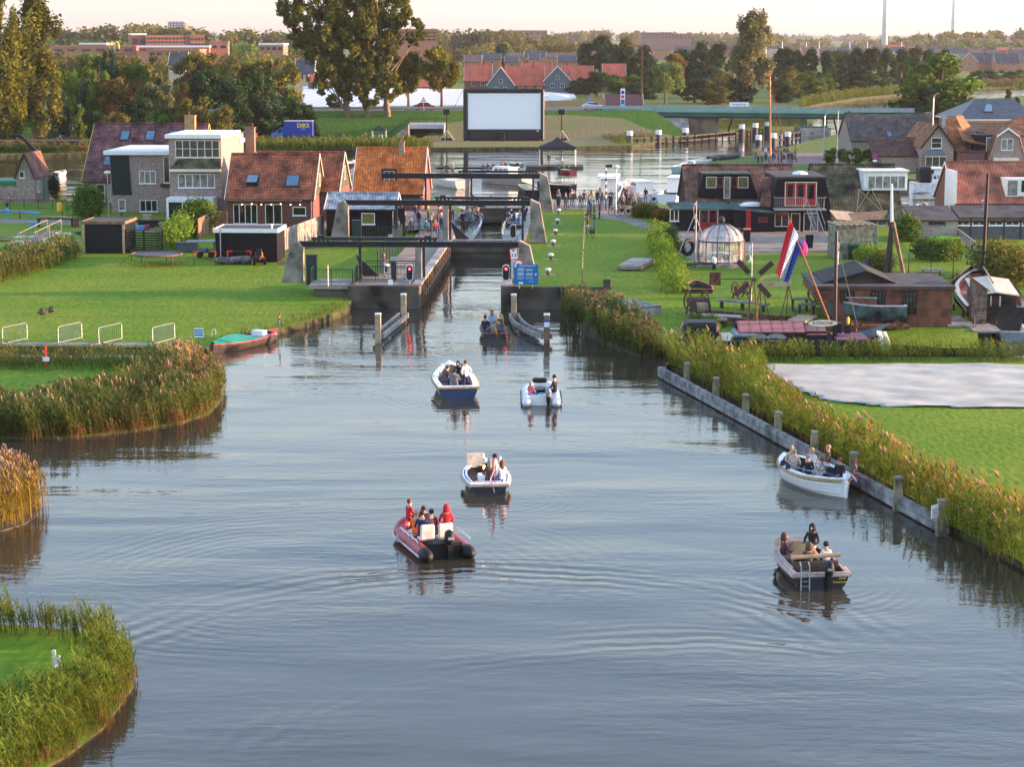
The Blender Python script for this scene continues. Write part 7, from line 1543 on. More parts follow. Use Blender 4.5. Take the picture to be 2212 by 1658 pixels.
def hairmesh(kind):
 if kind in HAIR:return HAIR[kind]
 b=MB()
 if kind=='short':b.lathe([(.09,-.03),(.105,.03),(.098,.09),(.06,.135),(.01,.15)],10,(0,-.02,0),.95,1.08)
 elif kind=='long':b.lathe([(.085,-.26),(.11,-.16),(.112,-.02),(.108,.06),(.085,.11),(.05,.14),(.01,.155)],10,(0,-.045,0),1,.95)
 elif kind=='hood':b.lathe([(.13,-.14),(.14,-.06),(.128,.04),(.10,.12),(.05,.16),(.01,.17)],10,(0,-.05,0),1,.95)
 elif kind=='cap':b.lathe([(.10,.04),(.102,.08),(.07,.13),(.01,.145)],10,(0,0,0),1,1.1);b.box(-.06,.06,.06,.19,.045,.06)
 o=b.build('hair',skin,smooth=True,link=False);HAIR[kind]=o;return o
COLS=dict(black=(.02,.02,.025),navy=(.02,.03,.08),blue=(.05,.13,.38),brown=(.10,.06,.04),grey=(.13,.13,.15),beige=(.48,.40,.33),white=(.68,.68,.70),red=(.50,.02,.03),pink=(.50,.14,.2),yellow=(.5,.33,.03),orange=(.85,.17,.02),green=(.05,.08,.04),olive=(.07,.07,.035),lightblue=(.30,.42,.62),magenta=(.45,.02,.12),maroon=(.10,.035,.045),denim=(.10,.16,.27),teal=(.03,.3,.35),blond=(.42,.28,.13),dark=(.03,.02,.015),auburn=(.16,.06,.025),ash=(.28,.24,.2),bald=(.42,.24,.17))
def person(label,p,yaw=0,pose='stand',top='black',legs='denim',hair='dark',style='short',size=1.,group=None,shoes='black'):
 if pose not in BODY:BODY[pose]=body_mesh(POSES[pose])
 me,hd=BODY[pose];t=thing('person',label,'person',p,yaw,group);t.scale=(size*1.,)*3
 o=bpy.data.objects.new('body',me);COL.objects.link(o);o.parent=t
 for i,m in enumerate((skin,clo(COLS[top]),clo(COLS[legs]),clo(COLS[shoes]))):o.material_slots[i].link='OBJECT';o.material_slots[i].material=m
 h=hairmesh(style).copy();h.name={'short':'hair','long':'hair','hood':'hood','cap':'cap'}[style];COL.objects.link(h);h.parent=t;h.location=(hd[0],hd[1]-.005,hd[2]+.01)
 h.material_slots[0].link='OBJECT';h.material_slots[0].material=clo(COLS[top]if style=='hood' and hair=='dark' else COLS[hair]);return t
 # ======= BOATS
def bplace(s,zs,b_,zb,face=None):
 a=at(s[0],s[1],zs);c=at(b_[0],b_[1],zb);d=c-a;yaw=math.atan2(-d.x,d.y);return Vc((a.x,a.y,0)),yaw,math.hypot(d.x,d.y)
class Boat:
 def __init__(s,label,place,B,H,outm,gun=None,inm=None,stern='transom',sheer=.35,fd=.8,rope=None,floor=.12,sd=.16,L=None,keelm=None,decks=True,cat='boat',z0=0,tsq=.84,name='open_boat',f0=0):
  p,yaw,L_=place;L=L or L_;s.L=L;s.B=B;s.H=H;p=p.copy();p.z=z0;s.t=t=thing(name,label,cat,p,yaw);s.M=Mx.Translation(p)@Mx.Rotation(yaw,4,'Z');s.yaw=yaw;s.floor=floor
  def wd(q):
   if stern=='transom':return B/2*(tsq+(1-tsq)*math.sin(min(1,q/.42)*math.pi/2))if q<.42 else B/2*max(.02,1-((q-.42)/.58)**2.3)
   return B/2*max(.02,(1-abs((q-.48)/.5)**2.6))if 0<=q<=.98 else .01
  def ht(q):return H*(1+sheer*max(0,q-.35)**2*2.2+(sheer*.35*max(0,.3-q)*3 if stern=='point' else 0))
  s.wd,s.ht=wd,ht;N=16;Q=[k/N for k in range(N+1)]
  if stern=='point':Q=[.005]+Q[1:-1]+[.98]
  b=MB();vs=[];fs=[]
  for q in Q:
   w,h=wd(q),ht(q);y=q*L;fl=.3*q**3*0
   prof=[(w,h),(w*.96,h*.62),(w*.86,h*.22),(w*.62,-.12),(0,-.28)]
   vs+=[(-x,y-(0 if q<.9 else(1-(z/h if h else 1))*.22*(q-.9)*10*.5),z)for x,z in prof]+[(x,y-(0 if q<.9 else(1-(z/h if h else 1))*.22*(q-.9)*10*.5),z)for x,z in prof[-2::-1]]
  m=9
  for i in range(len(Q)-1):
   for j in range(m-1):a=i*m+j;fs.append((a,a+1,a+m+1,a+m))
  fs.append(tuple(range(m-1,-1,-1)));b.add(vs,fs);b.cur=0;o=b.build('hull',outm,t,smooth=False)
  s.hull=o;gun=gun or wgloss;inm=inm or cream
  b=MB();vs=[];fs=[]
  for q in Q:
   w,h=wd(q),ht(q);wi=max(.01,w-sd)if w>.05 else .01;y=q*L;yi=min(y,L*.965)
   if q==Q[0]:yi=y+sd
   vs+=[(-w-.01,y,h-.05),(-w-.01,y,h+.02),(-wi,yi,h+.03),(-wi,yi,h-.04),(wi,yi,h-.04),(wi,yi,h+.03),(w+.01,y,h+.02),(w+.01,y,h-.05)]
  for i in range(len(Q)-1):
   for j in(0,1,2,4,5,6):a=i*8+j;fs.append((a,a+1,a+9,a+8))
  fs.append((0,1,6,7));fs.append((1,2,5,6));fs.append((2,3,4,5));b.add(vs,fs);b.build('gunwale',gun,t)
  b=MB();vs=[];fs=[];QQ=[q for q in Q if q<=fd+.03]
  for q in QQ:
   w=max(.02,wd(q)-sd);y=q*L+(sd if q==Q[0]else 0);h=ht(q);vs+=[(-w,y,h-.02),(-w*.93,y,floor),(w*.93,y,floor),(w,y,h-.02)]
  for i in range(len(QQ)-1):
   for j in range(3):a=i*4+j;fs.append((a,a+1,a+5,a+4))
  fs+=[(0,1,2,3)];n=(len(QQ)-1)*4;fs+=[(n+3,n+2,n+1,n)];b.add(vs,fs);b.build('interior',inm,t)
  if fd<1:
   b=MB();vs=[];fs=[];QF=[fd]+[q for q in Q if q>fd]
   for q in QF:w=max(.01,wd(q)-sd*.5);vs+=[(-w,min(q*L,L*.985),ht(q)+.04),(0,min(q*L,L*.985),ht(q)+.04+w*.12),(w,min(q*L,L*.985),ht(q)+.04)]
   for i in range(len(QF)-1):a=i*3;fs+=[(a,a+1,a+4,a+3),(a+1,a+2,a+5,a+4)]
   b.add(vs,fs);b.build('foredeck',gun,t)
  if rope:
   b=MB();pts=[Vc((-wd(q)-.03,q*L,ht(q)-.07))for q in Q];b.path(pts,.075,6);b.path([Vc((-p.x,p.y,p.z))for p in pts],.075,6)
   if stern=='transom':b.tube(pts[0],Vc((-pts[0].x,pts[0].y,pts[0].z)),.055,None,6)
   b.build('rubbing_rope',rope,t)
 def W(s,x,y,z):return s.M@Vc((x,y,z))
 def sit(s,label,x,y,face,pose='sit',z=None,**k):return person(label,s.W(x,y,(s.floor+.36)if z is None else z),s.yaw+R(face),pose,**k)
 def bench(s,x0,x1,y0,y1,m,z=None,h=.38,name='bench',bev=.04):
  b=MB();z=s.floor if z is None else z;b.box(x0,x1,y0,y1,z+.01,z+h);return b.build(name,m,s.t,bevel=bev)
def flag(t,p,q,cols,w_=.8,h_=.5,drop=.25,name='flag',stripes='h',fold=.08,pm=None):
 """small ensign hanging from a sloping staff p->q"""
 b=MB();b.tube(p,q,.018,None,5);b.build('flag_staff',pm or wbrown,t);p,q=Vc(p),Vc(q);d=(p-q).normalized()
 b=MB();n=len(cols);N=8;vs=[];fs=[];g=random.Random(3)
 for i in range(N+1):
  u=i/N
  for j in range(n+1):s_=j/n;c=q+d*(h_*s_);vs.append(c+Vc((math.sin(u*7+s_)*fold,math.cos(u*9+s_*2)*fold,-w_*u)))
 o_=MB()
 for i in range(N):
  for j in range(n):o_.cur=j;o_.add([vs[i*(n+1)+j],vs[i*(n+1)+j+1],vs[(i+1)*(n+1)+j+1],vs[(i+1)*(n+1)+j]],[(0,1,2,3)])
 o=o_.build(name,cols,t);o.modifiers.new('s','SOLIDIFY').thickness=.01;return o
fr_,fw_,fb_=mat('flag_red',(.62,.02,.03),.7,var=.04),mat('flag_white',(.75,.75,.76),.7,var=.02),mat('flag_blue',(.03,.08,.35),.7,var=.04)
NL=[fr_,fw_,fb_];CAT=[mat('flag_yellow',(.85,.55,.02),.7,var=.03),mat('flag_orange_red',(.75,.1,.02),.7,var=.03)]*4
def outboard(t,p,s=1.,m=rubber,yaw=0):
 b=MB();b.at(p,yaw);b.lathe([(.13*s,.35*s),(.17*s,.42*s),(.17*s,.6*s),(.14*s,.72*s),(.05*s,.77*s)],10,(0,-.12*s,0),.85,1.25);o=b.build('outboard_motor',m,t,smooth=True)
 b=MB();b.at(p,yaw);b.box(-.06*s,.06*s,-.2*s,-.02*s,-.5*s,.38*s);b.box(-.1*s,.1*s,-.06*s,.06*s,.1*s,.36*s);b.build('motor_leg',rubber,o);b=MB();b.at(p,yaw);b.box(-.1*s,.1*s,-.345*s,-.335*s,.52*s,.6*s);b.build('motor_badge',steel,o);return o
rope_tan=mat('tan_rope',(.42,.28,.15),.9,var=.2,scale=8);rope_pink=mat('faded_rope',(.45,.33,.29),.9,var=.15,scale=8)
hull_n=mat('navy_hull',(.008,.03,.11),.25,var=.1,spec=.6);hull_k=mat('black_hull',(.012,.016,.024),.2,var=.1,spec=.6);hull_w=mat('white_hull',(.74,.73,.71),.3,var=.03,pattern='planks',pscale=.7)
cush_d=mat('dark_cushion',(.06,.035,.035),.8);cush_navy=mat('navy_cushion',(.02,.03,.07),.8);cush_tan=mat('tan_cushion',(.42,.28,.17),.85)
b1=Boat('small dark open boat with yellow and red striped ensign just outside the lock',bplace((1067,722),.36,(1063,688),.55),1.75,.38,hull_k,wbrown,cush_d,rope=None,tsq=.8)
b1.bench(-.7,-.35,.4,4,cush_d);b1.bench(.35,.7,.4,4,cush_d);b1.bench(-.25,.25,1.8,2.8,wpale,h=.5,name='table')
flag(b1.t,(.1,-.02,.45),(.12,-.6,1.7),CAT,w_=1.05,h_=.45)
b1.sit('person in black jacket seated back left in the boat with the striped flag',-.55,.9,-30,top='black');b1.sit('blonde person behind the black jacket in the flag boat',-.5,2.2,-90,hair='blond',style='long',top='brown');b1.sit('person in light blue jumper facing the camera in the flag boat',-.05,3.6,180,hair='auburn',style='long',top='lightblue')
b1.sit('bald person in brown jacket on the right of the flag boat',.5,1.9,80,hair='bald',top='olive');b1.sit('person in yellow jacket at the far right of the flag boat',.6,2.9,100,hair='dark',top='yellow');b1.sit('child in grey blue top with back to the camera in the flag boat',.3,.7,0,top='grey',size=.82)
b2=Boat('large navy blue sloop with white deck and thick tan rope fender',bplace((990,837),.64,(970,784),1.),2.3,.66,hull_n,wgloss,mat('grey_liner',(.30,.28,.27),.7),rope=rope_tan,sheer=.75,sd=.26,floor=.1,tsq=.9,fd=.86)
b2.bench(-.75,-.35,.7,5.2,cush_d);b2.bench(.35,.75,.7,5.2,cush_d);b2.bench(-.75,.75,5.,5.5,cush_d);b2.bench(-.25,.25,2.4,3.8,mat('grey_table',(.3,.31,.34),.5),h=.6,name='table')
for q in(.1,.5,.85):
 for s_ in(-1,1):b=MB();b.tube((s_*(b2.wd(q)-.1),q*b2.L,b2.ht(q)),(s_*(b2.wd(q)-.1),q*b2.L,b2.ht(q)+.16),.05,.06,8);b.build('mooring_post',white_p,b2.t)
b2.sit('person in brown coat leaning forward on the left of the navy sloop',-.55,3.,-60,'sitfwd',top='brown',hair='auburn');b2.sit('person in grey hooded top with back to the camera in the navy sloop',-.1,1.,-5,top='grey',hair='dark',z=.55);b2.sit('long haired person in black facing the camera in the navy sloop',.35,4.2,160,top='black',hair='dark',style='long');b2.sit('person in black with cap at the right of the navy sloop',.55,3.2,80,top='black',hair='grey',style='cap')
person('person in white shirt standing at the right side of the navy sloop',b2.W(.5,1.2,.12),b2.yaw+R(30),'hip',top='white',legs='navy',hair='auburn')
def rib(label,pl_,W_,r,tm,conem,trm,L=None,floor=.18):
 p,yaw,L_=pl_;L=L or L_;t=thing('inflatable_boat',label,'inflatable boat',p,yaw);M=Mx.Translation(p)@Mx.Rotation(yaw,4,'Z');X=W_/2-r
 arc=[Vc((X*math.cos(a)**.8 if math.cos(a)>0 else 0,L-X*1.1-r+X*1.1*math.sin(a),r*.85+.28*math.sin(a)**2))for a in[k*math.pi/14 for k in range(8)]]
 side=[Vc((X,0,r*.8)),Vc((X,(L-X*1.1-r)*.5,r*.82))]+arc;full=side+[Vc((-q.x,q.y,q.z))for q in side[::-1][1:]]
 b=MB();n=12;vs=[];fs=[]
 for i,q in enumerate(full):
  d=(full[min(i+1,len(full)-1)]-full[max(0,i-1)]).normalized();e1=d.cross(Vc((0,0,1))).normalized();e2=e1.cross(d)
  for k in range(n):a=2*math.pi*k/n;vs.append(q+e1*r*math.cos(a)+e2*r*math.sin(a))
 for i in range(len(full)-1):
  for k in range(n):fs.append((i*n+k,i*n+(k+1)%n,(i+1)*n+(k+1)%n,(i+1)*n+k))
 b.add(vs,fs);b.build('tube',tm,t,smooth=True)
 for s_ in(-1,1):
  b=MB();b.M=Mx.Translation((s_*X,0,r*.8))@Mx.Rotation(R(90),4,'X');b.lathe([(r*1.01,-.22),(r*1.01,0),(r*.9,.2),(r*.55,.36),(.04,.42)],12);b.build('tube_end_cone',conem,t,smooth=True)
  b=MB();b.path([q*1+Vc((s_*0,0,0))for q in[Vc((s_*(z.x+r+.015),z.y,z.z-.03))for z in side[:-2]]],.035,5);b.build('rub_strip',trm,t)
 b=MB();b.box(-X+r*.6,X-r*.6,.25,.3,0,.55);b.build('transom',rubber if 'strip' in trm.name else wgloss,t);b=MB();b.box(-X+r*.5,X-r*.5,.3,L-X-.4,floor-.08,floor);b.build('floor',cush_navy if False else dsteel,t)
 return t,M,yaw,L
rt,rM,ry,rL=rib('white and grey rubber dinghy with two people and an outboard',bplace((1170,870),.2,(1166,828),.5),2.05,.25,mat('white_rubber',(.66,.66,.67),.4,var=.03),mat('white_rubber',(0,0,0)),rubber)
outboard(rt,(.35,.2,.1),1.1,mat('grey_motor',(.25,.26,.28),.3));b=MB();b.box(-.6,.6,2.2,2.5,.2,.48);b.build('seat',rubber,rt)
b=MB();pts=[Vc((-(1.02+.03),.5+k*.28,.3+(.12 if k%2 else 0)))for k in range(9)];b.path(pts,.018,4);b.path([Vc((-p.x,p.y,p.z))for p in pts],.018,4);b.build('grab_line',rubber,rt)
b=MB();b.box(-.42,.42,rL-.52,rL-.02,.52,.82);b.build('bow_patch',rubber,rt,bevel=.1)
person('blonde child in pink top in the white rubber dinghy',rM@Vc((-.55,1.1,.35)),ry+R(-40),'sit',top='pink',hair='blond',style='long',size=.85);person('person in black top on the right tube of the white rubber dinghy',rM@Vc((.72,1.4,.5)),ry+R(60),'sit',top='black',hair='dark',legs='black')
t=thing('cooler_box','bright blue bag on the floor of the white rubber dinghy','bag',rM@Vc((.02,1.,.2)),ry);b=MB();b.box(-.2,.2,-.15,.15,0,.32);b.build('bag',mat('bright_blue',(.03,.3,.6),.6),t,bevel=.06)
b4=Boat('black tender with white studded deck rim, cushions and red white blue ensign',bplace((1056,1048),.46,(1040,984),.8),1.95,.48,hull_k,wgloss,cush_d,rope=rope_pink,sheer=.6,sd=.2,floor=.02,fd=.76,tsq=.78)
for a,c,n in((.08,.62,14),):
 for s_ in(-1,1):
  b=MB()
  for k in range(n):q=a+(c-a)*k/n;b.cbox((s_*(b4.wd(q)-.08),q*b4.L,b4.ht(q)+.04),(.05,.06,.03))
  b.build('deck_studs',mat('stud_blue',(.03,.04,.3),.4),b4.t)
b4.bench(-.75,-.3,.9,3.6,cush_d);b4.bench(.3,.75,.9,3.4,cush_d);b4.bench(-.6,.6,.25,.6,mat('lilac_cushion',(.5,.44,.46),.8),z=.35,h=.16,name='cushion',bev=.05)
b=MB();b.at((-.33,3.55,.75),R(4),R(-20));b.box(-.42,.42,-.08,.08,-.35,.35);b.build('cushion',mat('cream_cushion',(.6,.5,.4),.9,var=.15,scale=9),b4.t,bevel=.07);b=MB();b.at((.5,3.6,.72),R(-20),R(-20));b.box(-.32,.32,-.08,.08,-.25,.25);b.build('cushion',mat('grey_cushion',(.4,.4,.42),.9,var=.15,scale=9),b4.t,bevel=.07)
b4.bench(-.38,-.08,1.1,1.6,wgloss,h=.62,name='console');b=MB();b.tube((-.1,1.3,.85),(-.1,1.3,1.),.05);b.build('lamp',mat('warm_lamp',(1,.5,.15),.4,emit=(1,.4,.1,6)),b4.t)
flag(b4.t,(.25,-.02,.55),(.1,-.35,1.55),NL,w_=1.1,h_=.4)
b4.sit('blonde person with back to the camera in the studded black tender',.12,1.2,10,top='brown',hair='ash',style='long');b4.sit('long haired person in pale grey top at the right of the studded tender',.62,.95,35,top='white',hair='auburn',style='long');b4.sit('person in beige coat turned sideways in the middle of the studded tender',.45,2.3,70,top='beige',hair='dark')
t=thing('dog','black dog lying on the cushions of the studded tender','dog',b4.W(.15,2.7,.5),b4.yaw+R(60))
b=MB();b.M=Mx.Rotation(R(90),4,'Y');b.lathe([(.02,-.38),(.12,-.3),(.15,-.1),(.14,.12),(.16,.25),(.08,.36),(.07,.42),(.09,.5),(.07,.58),(.04,.68),(.01,.7)],10);b.M=Mx.Identity(4)
for sx in(-.25,.3):
 for sy in(-.1,.1):b.tube((sx,sy,-.05),(sx+.18,sy,-.16),.035,.03,6)
b.tube((-.36,0,.02),(-.6,.1,-.05),.03,.015,5);b.tube((.5,.05,.06),(.48,.08,.16),.03,.01,4);b.tube((.5,-.05,.06),(.48,-.08,.16),.03,.01,4);b.build('body',rubber,t,smooth=True)
gt,gM,gy,gL=rib('red rubber rescue boat with black cones and crew of five',bplace((966,1192),.3,(893,1126),.45),2.15,.26,mat('red_rubber',(.30,.02,.035),.35,var=.06),rubber,mat('grey_strip',(.6,.6,.62),.5))
outboard(gt,(.1,.2,.12),1.25);
for x in(-.38,.32):b=MB();b.box(x-.28,x+.28,1.2,1.32,.45,1.05);b.box(x-.28,x+.28,1.32,1.8,.4,.52);b.build('seat',mat('ivory_seat',(.62,.58,.52),.5),gt,bevel=.07)
for s_ in(-1,1):b=MB();b.path([Vc((s_*(1.),.4+k*.3,.62+(.05 if k%2 else 0)))for k in range(9)],.025,5);b.build('lifeline',white_p,gt)
b=MB();b.at((-1.235,2.3,.35),0,0,0);b.tube((0,0,0),(-.02,0,0),.16,None,14);b.build('emblem',steel,gt)
person('person in red top kneeling up at the bow of the red rubber boat',gM@Vc((-.5,3.3,.75)),gy+R(-75),'sit',top='red',legs='black',hair='auburn',size=.92);person('bald person in orange life jacket in the red rubber boat',gM@Vc((-.45,2.5,.4)),gy+R(-40),'sit',top='orange',hair='bald');person('person in navy suit on the left tube of the red rubber boat',gM@Vc((-.5,1.55,.6)),gy+R(-20),'sit',top='navy',legs='navy',hair='dark')
person('person in grey purple hooded coat in the middle of the red rubber boat',gM@Vc((.1,2.3,.45)),gy+R(10),'sit',top='maroon',hair='dark');person('person in bright red hooded coat at the right of the red rubber boat',gM@Vc((.65,2.2,.6)),gy+R(-10),'sit',top='red',legs='black',style='hood',hair='red');person('person in black crouching behind the crew of the red rubber boat',gM@Vc((.1,3.1,.4)),gy+R(0),'sitfwd',top='black',hair='dark')
b6=Boat('white clinker sloop with rope fender and wheel lying along the timber jetty',bplace((1826,1040),.7,(1690,974),1.),2.25,.7,hull_w,wgloss,cush_navy,rope=rope_tan,sheer=.35,sd=.2,floor=.15,fd=.86,stern='point')
b6.bench(-.75,-.35,1.2,3.9,cush_navy);b6.bench(.35,.75,1.2,3.9,cush_navy)
b=MB();b.M=Mx.Translation((.25,2.3,1.))@Mx.Rotation(R(90),4,'X');b.path([Vc((.33*math.cos(a),.33*math.sin(a),0))for a in[k*math.pi/7 for k in range(15)]],.022,5)
for k in range(6):a=k*math.pi/3;b.tube((0,0,0),(.42*math.cos(a),.42*math.sin(a),0),.018,None,4)
b.build('steering_wheel',wbrown,b6.t);b6.bench(0,.5,2.4,2.75,wgloss,h=.75,name='console')
b=MB();b.box(-.05,.05,-.15,.12,-.3,1.);b.build('rudder',wgloss,b6.t);flag(b6.t,(.3,.1,.75),(.35,-.2,1.6),NL,w_=.75,h_=.35)
b=MB();b.path([Vc((-b6.wd(q)+.1,q*b6.L,b6.ht(q)+.22))for q in(.12,.2,.3,.42)],.02,5);b.build('guard_rail',steel,b6.t)
for q in(.55,.66):b=MB();b.M=Mx.Translation((-b6.wd(q)+.05,q*b6.L,b6.ht(q)+.05));b.lathe([(.03,-.2),(.11,-.12),(.11,.12),(.03,.2)],8);b.build('fender',cush_navy,b6.t)
b6.sit('blonde person in pale scarf near the bow of the white sloop',-.15,4.25,160,top='beige',hair='blond');b6.sit('person in cream puffer jacket with back to the camera in the white sloop',-.5,3.4,-40,top='beige',hair='ash',legs='denim');b6.sit('blonde person in white jacket on the jetty side of the white sloop',.45,3.5,120,top='white',hair='blond',legs='lightblue');b6.sit('person in black jacket nearest the camera in the white sloop',-.45,2.3,-20,top='black',hair='bald')
person('bald person in olive jacket sitting upright beside the wheel of the white sloop',b6.W(.62,2.4,.82),b6.yaw+R(60),'sit',top='olive',hair='bald',legs='white');b6.sit('person in black reaching out to the jetty at the stern of the white sloop',.45,1.2,120,'steer',top='black',hair='auburn')
b7=Boat('dark tender with tan cushions, boarding ladder and yellow lettering',bplace((1775,1242),.52,(1712,1162),.75),2.05,.54,hull_k,rope_pink,cush_d,rope=rope_pink,sheer=.25,sd=.13,floor=0,fd=.93,tsq=.95,L=4.9)
b7.bench(-.85,.85,.95,1.05,mat('dark_board',(.07,.05,.04),.7),h=.75,name='backrest');b=MB();b.tube((-.85,1.,.88),(.9,1.,.95),.08,None,8);b.build('padded_rail',cush_tan,b7.t)
b7.bench(-.85,-.45,1.3,3.2,cush_d);b7.bench(-.7,.7,3.7,4.4,cush_tan,z=.3,h=.5,name='bow_cushion',bev=.12);b7.bench(-.8,-.35,2.2,2.7,wbrown,h=.55,name='locker')
b=MB();b.at((-.25,3.3,.62),R(10),R(-25));b.box(-.2,.2,-.07,.07,-.2,.25);b.build('pillow',mat('purple_striped_pillow',(.2,.15,.25),.9,pattern='bands',pscale=.3),b7.t,bevel=.05);b=MB();b.at((.2,3.4,.62),R(-15),R(-25));b.box(-.2,.2,-.07,.07,-.2,.25);b.build('pillow',mat('blue_grey_pillow',(.3,.33,.42),.9),b7.t,bevel=.05)
t=thing('blanket','tan blanket spread over laps in the dark tender','blanket',b7.W(0,2.5,0),b7.yaw);xs=np.linspace(-.6,.55,12);ys=np.linspace(-.6,.75,12);XX,YY=np.meshgrid(xs,ys);ZZ=.78+.10*np.sin(XX*6+YY*3)+.06*np.sin(YY*9)-.35*(np.abs(XX)/.6)**3-.1*(YY<-.3);V=np.stack([XX.ravel(),YY.ravel(),ZZ.ravel()],1);F=np.array([(j*12+i,j*12+i+1,(j+1)*12+i+1,(j+1)*12+i)for j in range(11)for i in range(11)]);o=npm('cloth',V,F,mat('tan_blanket',(.38,.22,.10),.95,var=.1),parent=t,smooth=True);o.modifiers.new('s','SOLIDIFY').thickness=.03
for s_ in(-1,1):b=MB();b.path([Vc((s_*(b7.wd(q)-.08),q*b7.L,b7.ht(q)+.12))for q in(.1,.3,.5,.65)],.028,5);b.build('grab_rail',steel,b7.t)
b=MB()
for x in(-.75,-.45):b.path([Vc((x,.1,.95)),Vc((x,-.08,.85)),Vc((x,-.12,-.15))],.022,5)
for k in range(5):b.tube((-.75,-.1,-.05+k*.18),(-.45,-.1,-.05+k*.18),.018,None,4)
b.build('boarding_ladder',steel,b7.t);outboard(b7.t,(.22,-.05,.15),1.15)
txt('Zuid',.13,mat('yellow_letters',(.8,.6,.05),.5),b7.t,(.72,-.03,.38));txt('Schermeer',.12,mat('yellow_letters',(0,0,0)),b7.t,(.66,-.03,.24))
b7.sit('person in black hooded jacket at the bow right of the dark tender facing the camera',.45,3.3,150,top='black',style='hood',legs='beige',z=.6);b7.sit('person in dark brown hood seated on the left of the dark tender',-.65,3.,-80,top='maroon',style='hood',hair='dark');b7.sit('person in dark brown hood with back to the camera in the dark tender',-.1,1.5,5,top='brown',style='hood');b7.sit('person in white hooded sweater with back to the camera in the dark tender',.55,1.6,20,top='white',hair='dark')
b8=Boat('moored dark boat with green canvas cover and red rim at the left lawn',bplace((457,752),.35,(588,716),.55),1.9,.5,mat('brown_black_hull',(.05,.04,.035),.5,var=.2),mat('red_rim',(.40,.05,.04),.5),dsteel,sd=.12,stern='point',fd=.8,L=7.2)
b=MB();vs=[];N=10
for k in range(N+1):
 q=.02+.58*k/N;w=b8.wd(q);h=b8.ht(q);vs+=[(-w-.02,q*b8.L,h+.02),(0,q*b8.L,h+.42*math.sin(math.pi*min(1,.12+k/N*.9))),(w+.02,q*b8.L,h+.02)]
b.add(vs,[f for k in range(N)for f in((3*k,3*k+1,3*k+4,3*k+3),(3*k+1,3*k+2,3*k+5,3*k+4))]);b.build('canvas_cover',mat('green_canvas',(.02,.22,.17),.7,var=.1),b8.t)
b8.bench(-.4,.4,.66*b8.L,.74*b8.L,white_p,z=.35,h=.45,name='box');b=MB();b.box(-.6,.6,.6*b8.L,.85*b8.L,.45,.5);b.build('inner_deck',mat('lilac_deck',(.35,.33,.42),.6),b8.t);flag(b8.t,(0,b8.L*.97,.6),(.15,b8.L*.99,1.7),NL,w_=.35,h_=.5)
def small(label,s,b_,B,H,outm,gun=wgloss,z0=0,cabin=None,canopy=None,stern='transom',name='motor_boat',**k):
 if s[1]<446 and at(*s).y>200:z0=.55
 bo=Boat(label,bplace(s,H*.5+z0,b_,H*.5+z0),B,H,outm,gun,cream,cat='boat',z0=z0,name=name,stern=stern,**k)
 if cabin:
  y0,y1,h_=cabin;L_=bo.L;b=MB();b.prism([(y0*L_,H*.8),(y0*L_+.1,H+h_),(y1*L_-h_*1.,H+h_),(y1*L_-h_*.5,H+h_*.45),(y1*L_+.5,H*.9)],-B*.33,B*.33,'x');b.box(-B*.36,B*.36,y0*L_-.2,y1*L_-h_*.95,H+h_,H+h_+.08);b.build('cabin',wgloss,bo.t,bevel=.06)
  for q_ in range(3):b=MB();a_=y0*L_+.3+q_*(y1*L_-h_-y0*L_-.4)/3;b.box(-B*.335,B*.335,a_,a_+(y1*L_-h_-y0*L_-.4)/3-.15,H+h_*.5,H+h_*.85);b.build('cabin_window',glass,bo.t)
  b=MB();b.add([(-B*.28,y1*L_-h_*1.+.03,H+h_*.92),(B*.28,y1*L_-h_*1.+.03,H+h_*.92),(B*.28,y1*L_-h_*.5+.03,H+h_*.5),(-B*.28,y1*L_-h_*.5+.03,H+h_*.5)],[(0,1,2,3)]);b.build('windscreen',glass,bo.t)
 if canopy is not None:
  y0,y1,h_,cm=canopy;b=MB();b.box(-B*.4,B*.4,y0*bo.L,y1*bo.L,H+h_,H+h_+.07);b.build('canopy',cm,bo.t,bevel=.03)
  for x in(-1,1):
   for y in(y0,y1):b=MB();b.tube((x*B*.38,y*bo.L,H*.8),(x*B*.38,y*bo.L,H+h_),.02,None,4);b.build('canopy_post',steel,bo.t)
 return bo
c1b=small('white sloop packed with people on the left of the lock chamber',(1000,515),(1030,470),2.2,.7,hull_w,z0=.3,canopy=(.05,.3,1.,rubber))
c2b=small('white boat with orange striped ensign on the right of the lock chamber',(1105,515),(1118,465),2.1,.7,hull_w,z0=.3,cabin=(.45,.7,.5));flag(c2b.t,(-.7,.3,.8),(-.9,-.1,2.),CAT,w_=1.2,h_=.4);flag(c2b.t,(0,0,.7),(0,-.3,1.7),NL,w_=.8,h_=.3)
gr=random.Random(9);tops=['navy','brown','black','grey','magenta','beige','maroon','white','olive','blue','yellow','green'];hs_=[('dark','brown haired','short'),('blond','blonde','long'),('ash','grey haired','short'),('auburn','long haired','long'),('bald','bald','short')]
def rnd(desc,p,yaw,pose,where,group,top=None,legs=None,i=0,hi=None):
 top=top or gr.choice(tops);hk=hs_[hi if hi is not None else gr.randrange(5)];lg=legs or gr.choice(['denim','black','navy']);s='%s person in %s top %s'%(hk[1],top,where)
 return person(s,p,yaw,pose,top=top,legs=lg,hair=hk[0],style=hk[2],group=group)
seats=[(-.6,.25,'at the stern'),(.6,.3,'right of the stern'),(-.7,.45,'on the left bench'),(0,.42,'in the middle'),(.65,.5,'on the right bench'),(-.5,.62,'left of the bow'),(.3,.6,'mid bow'),(.6,.72,'right of the bow'),(-.1,.75,'at the bow')]
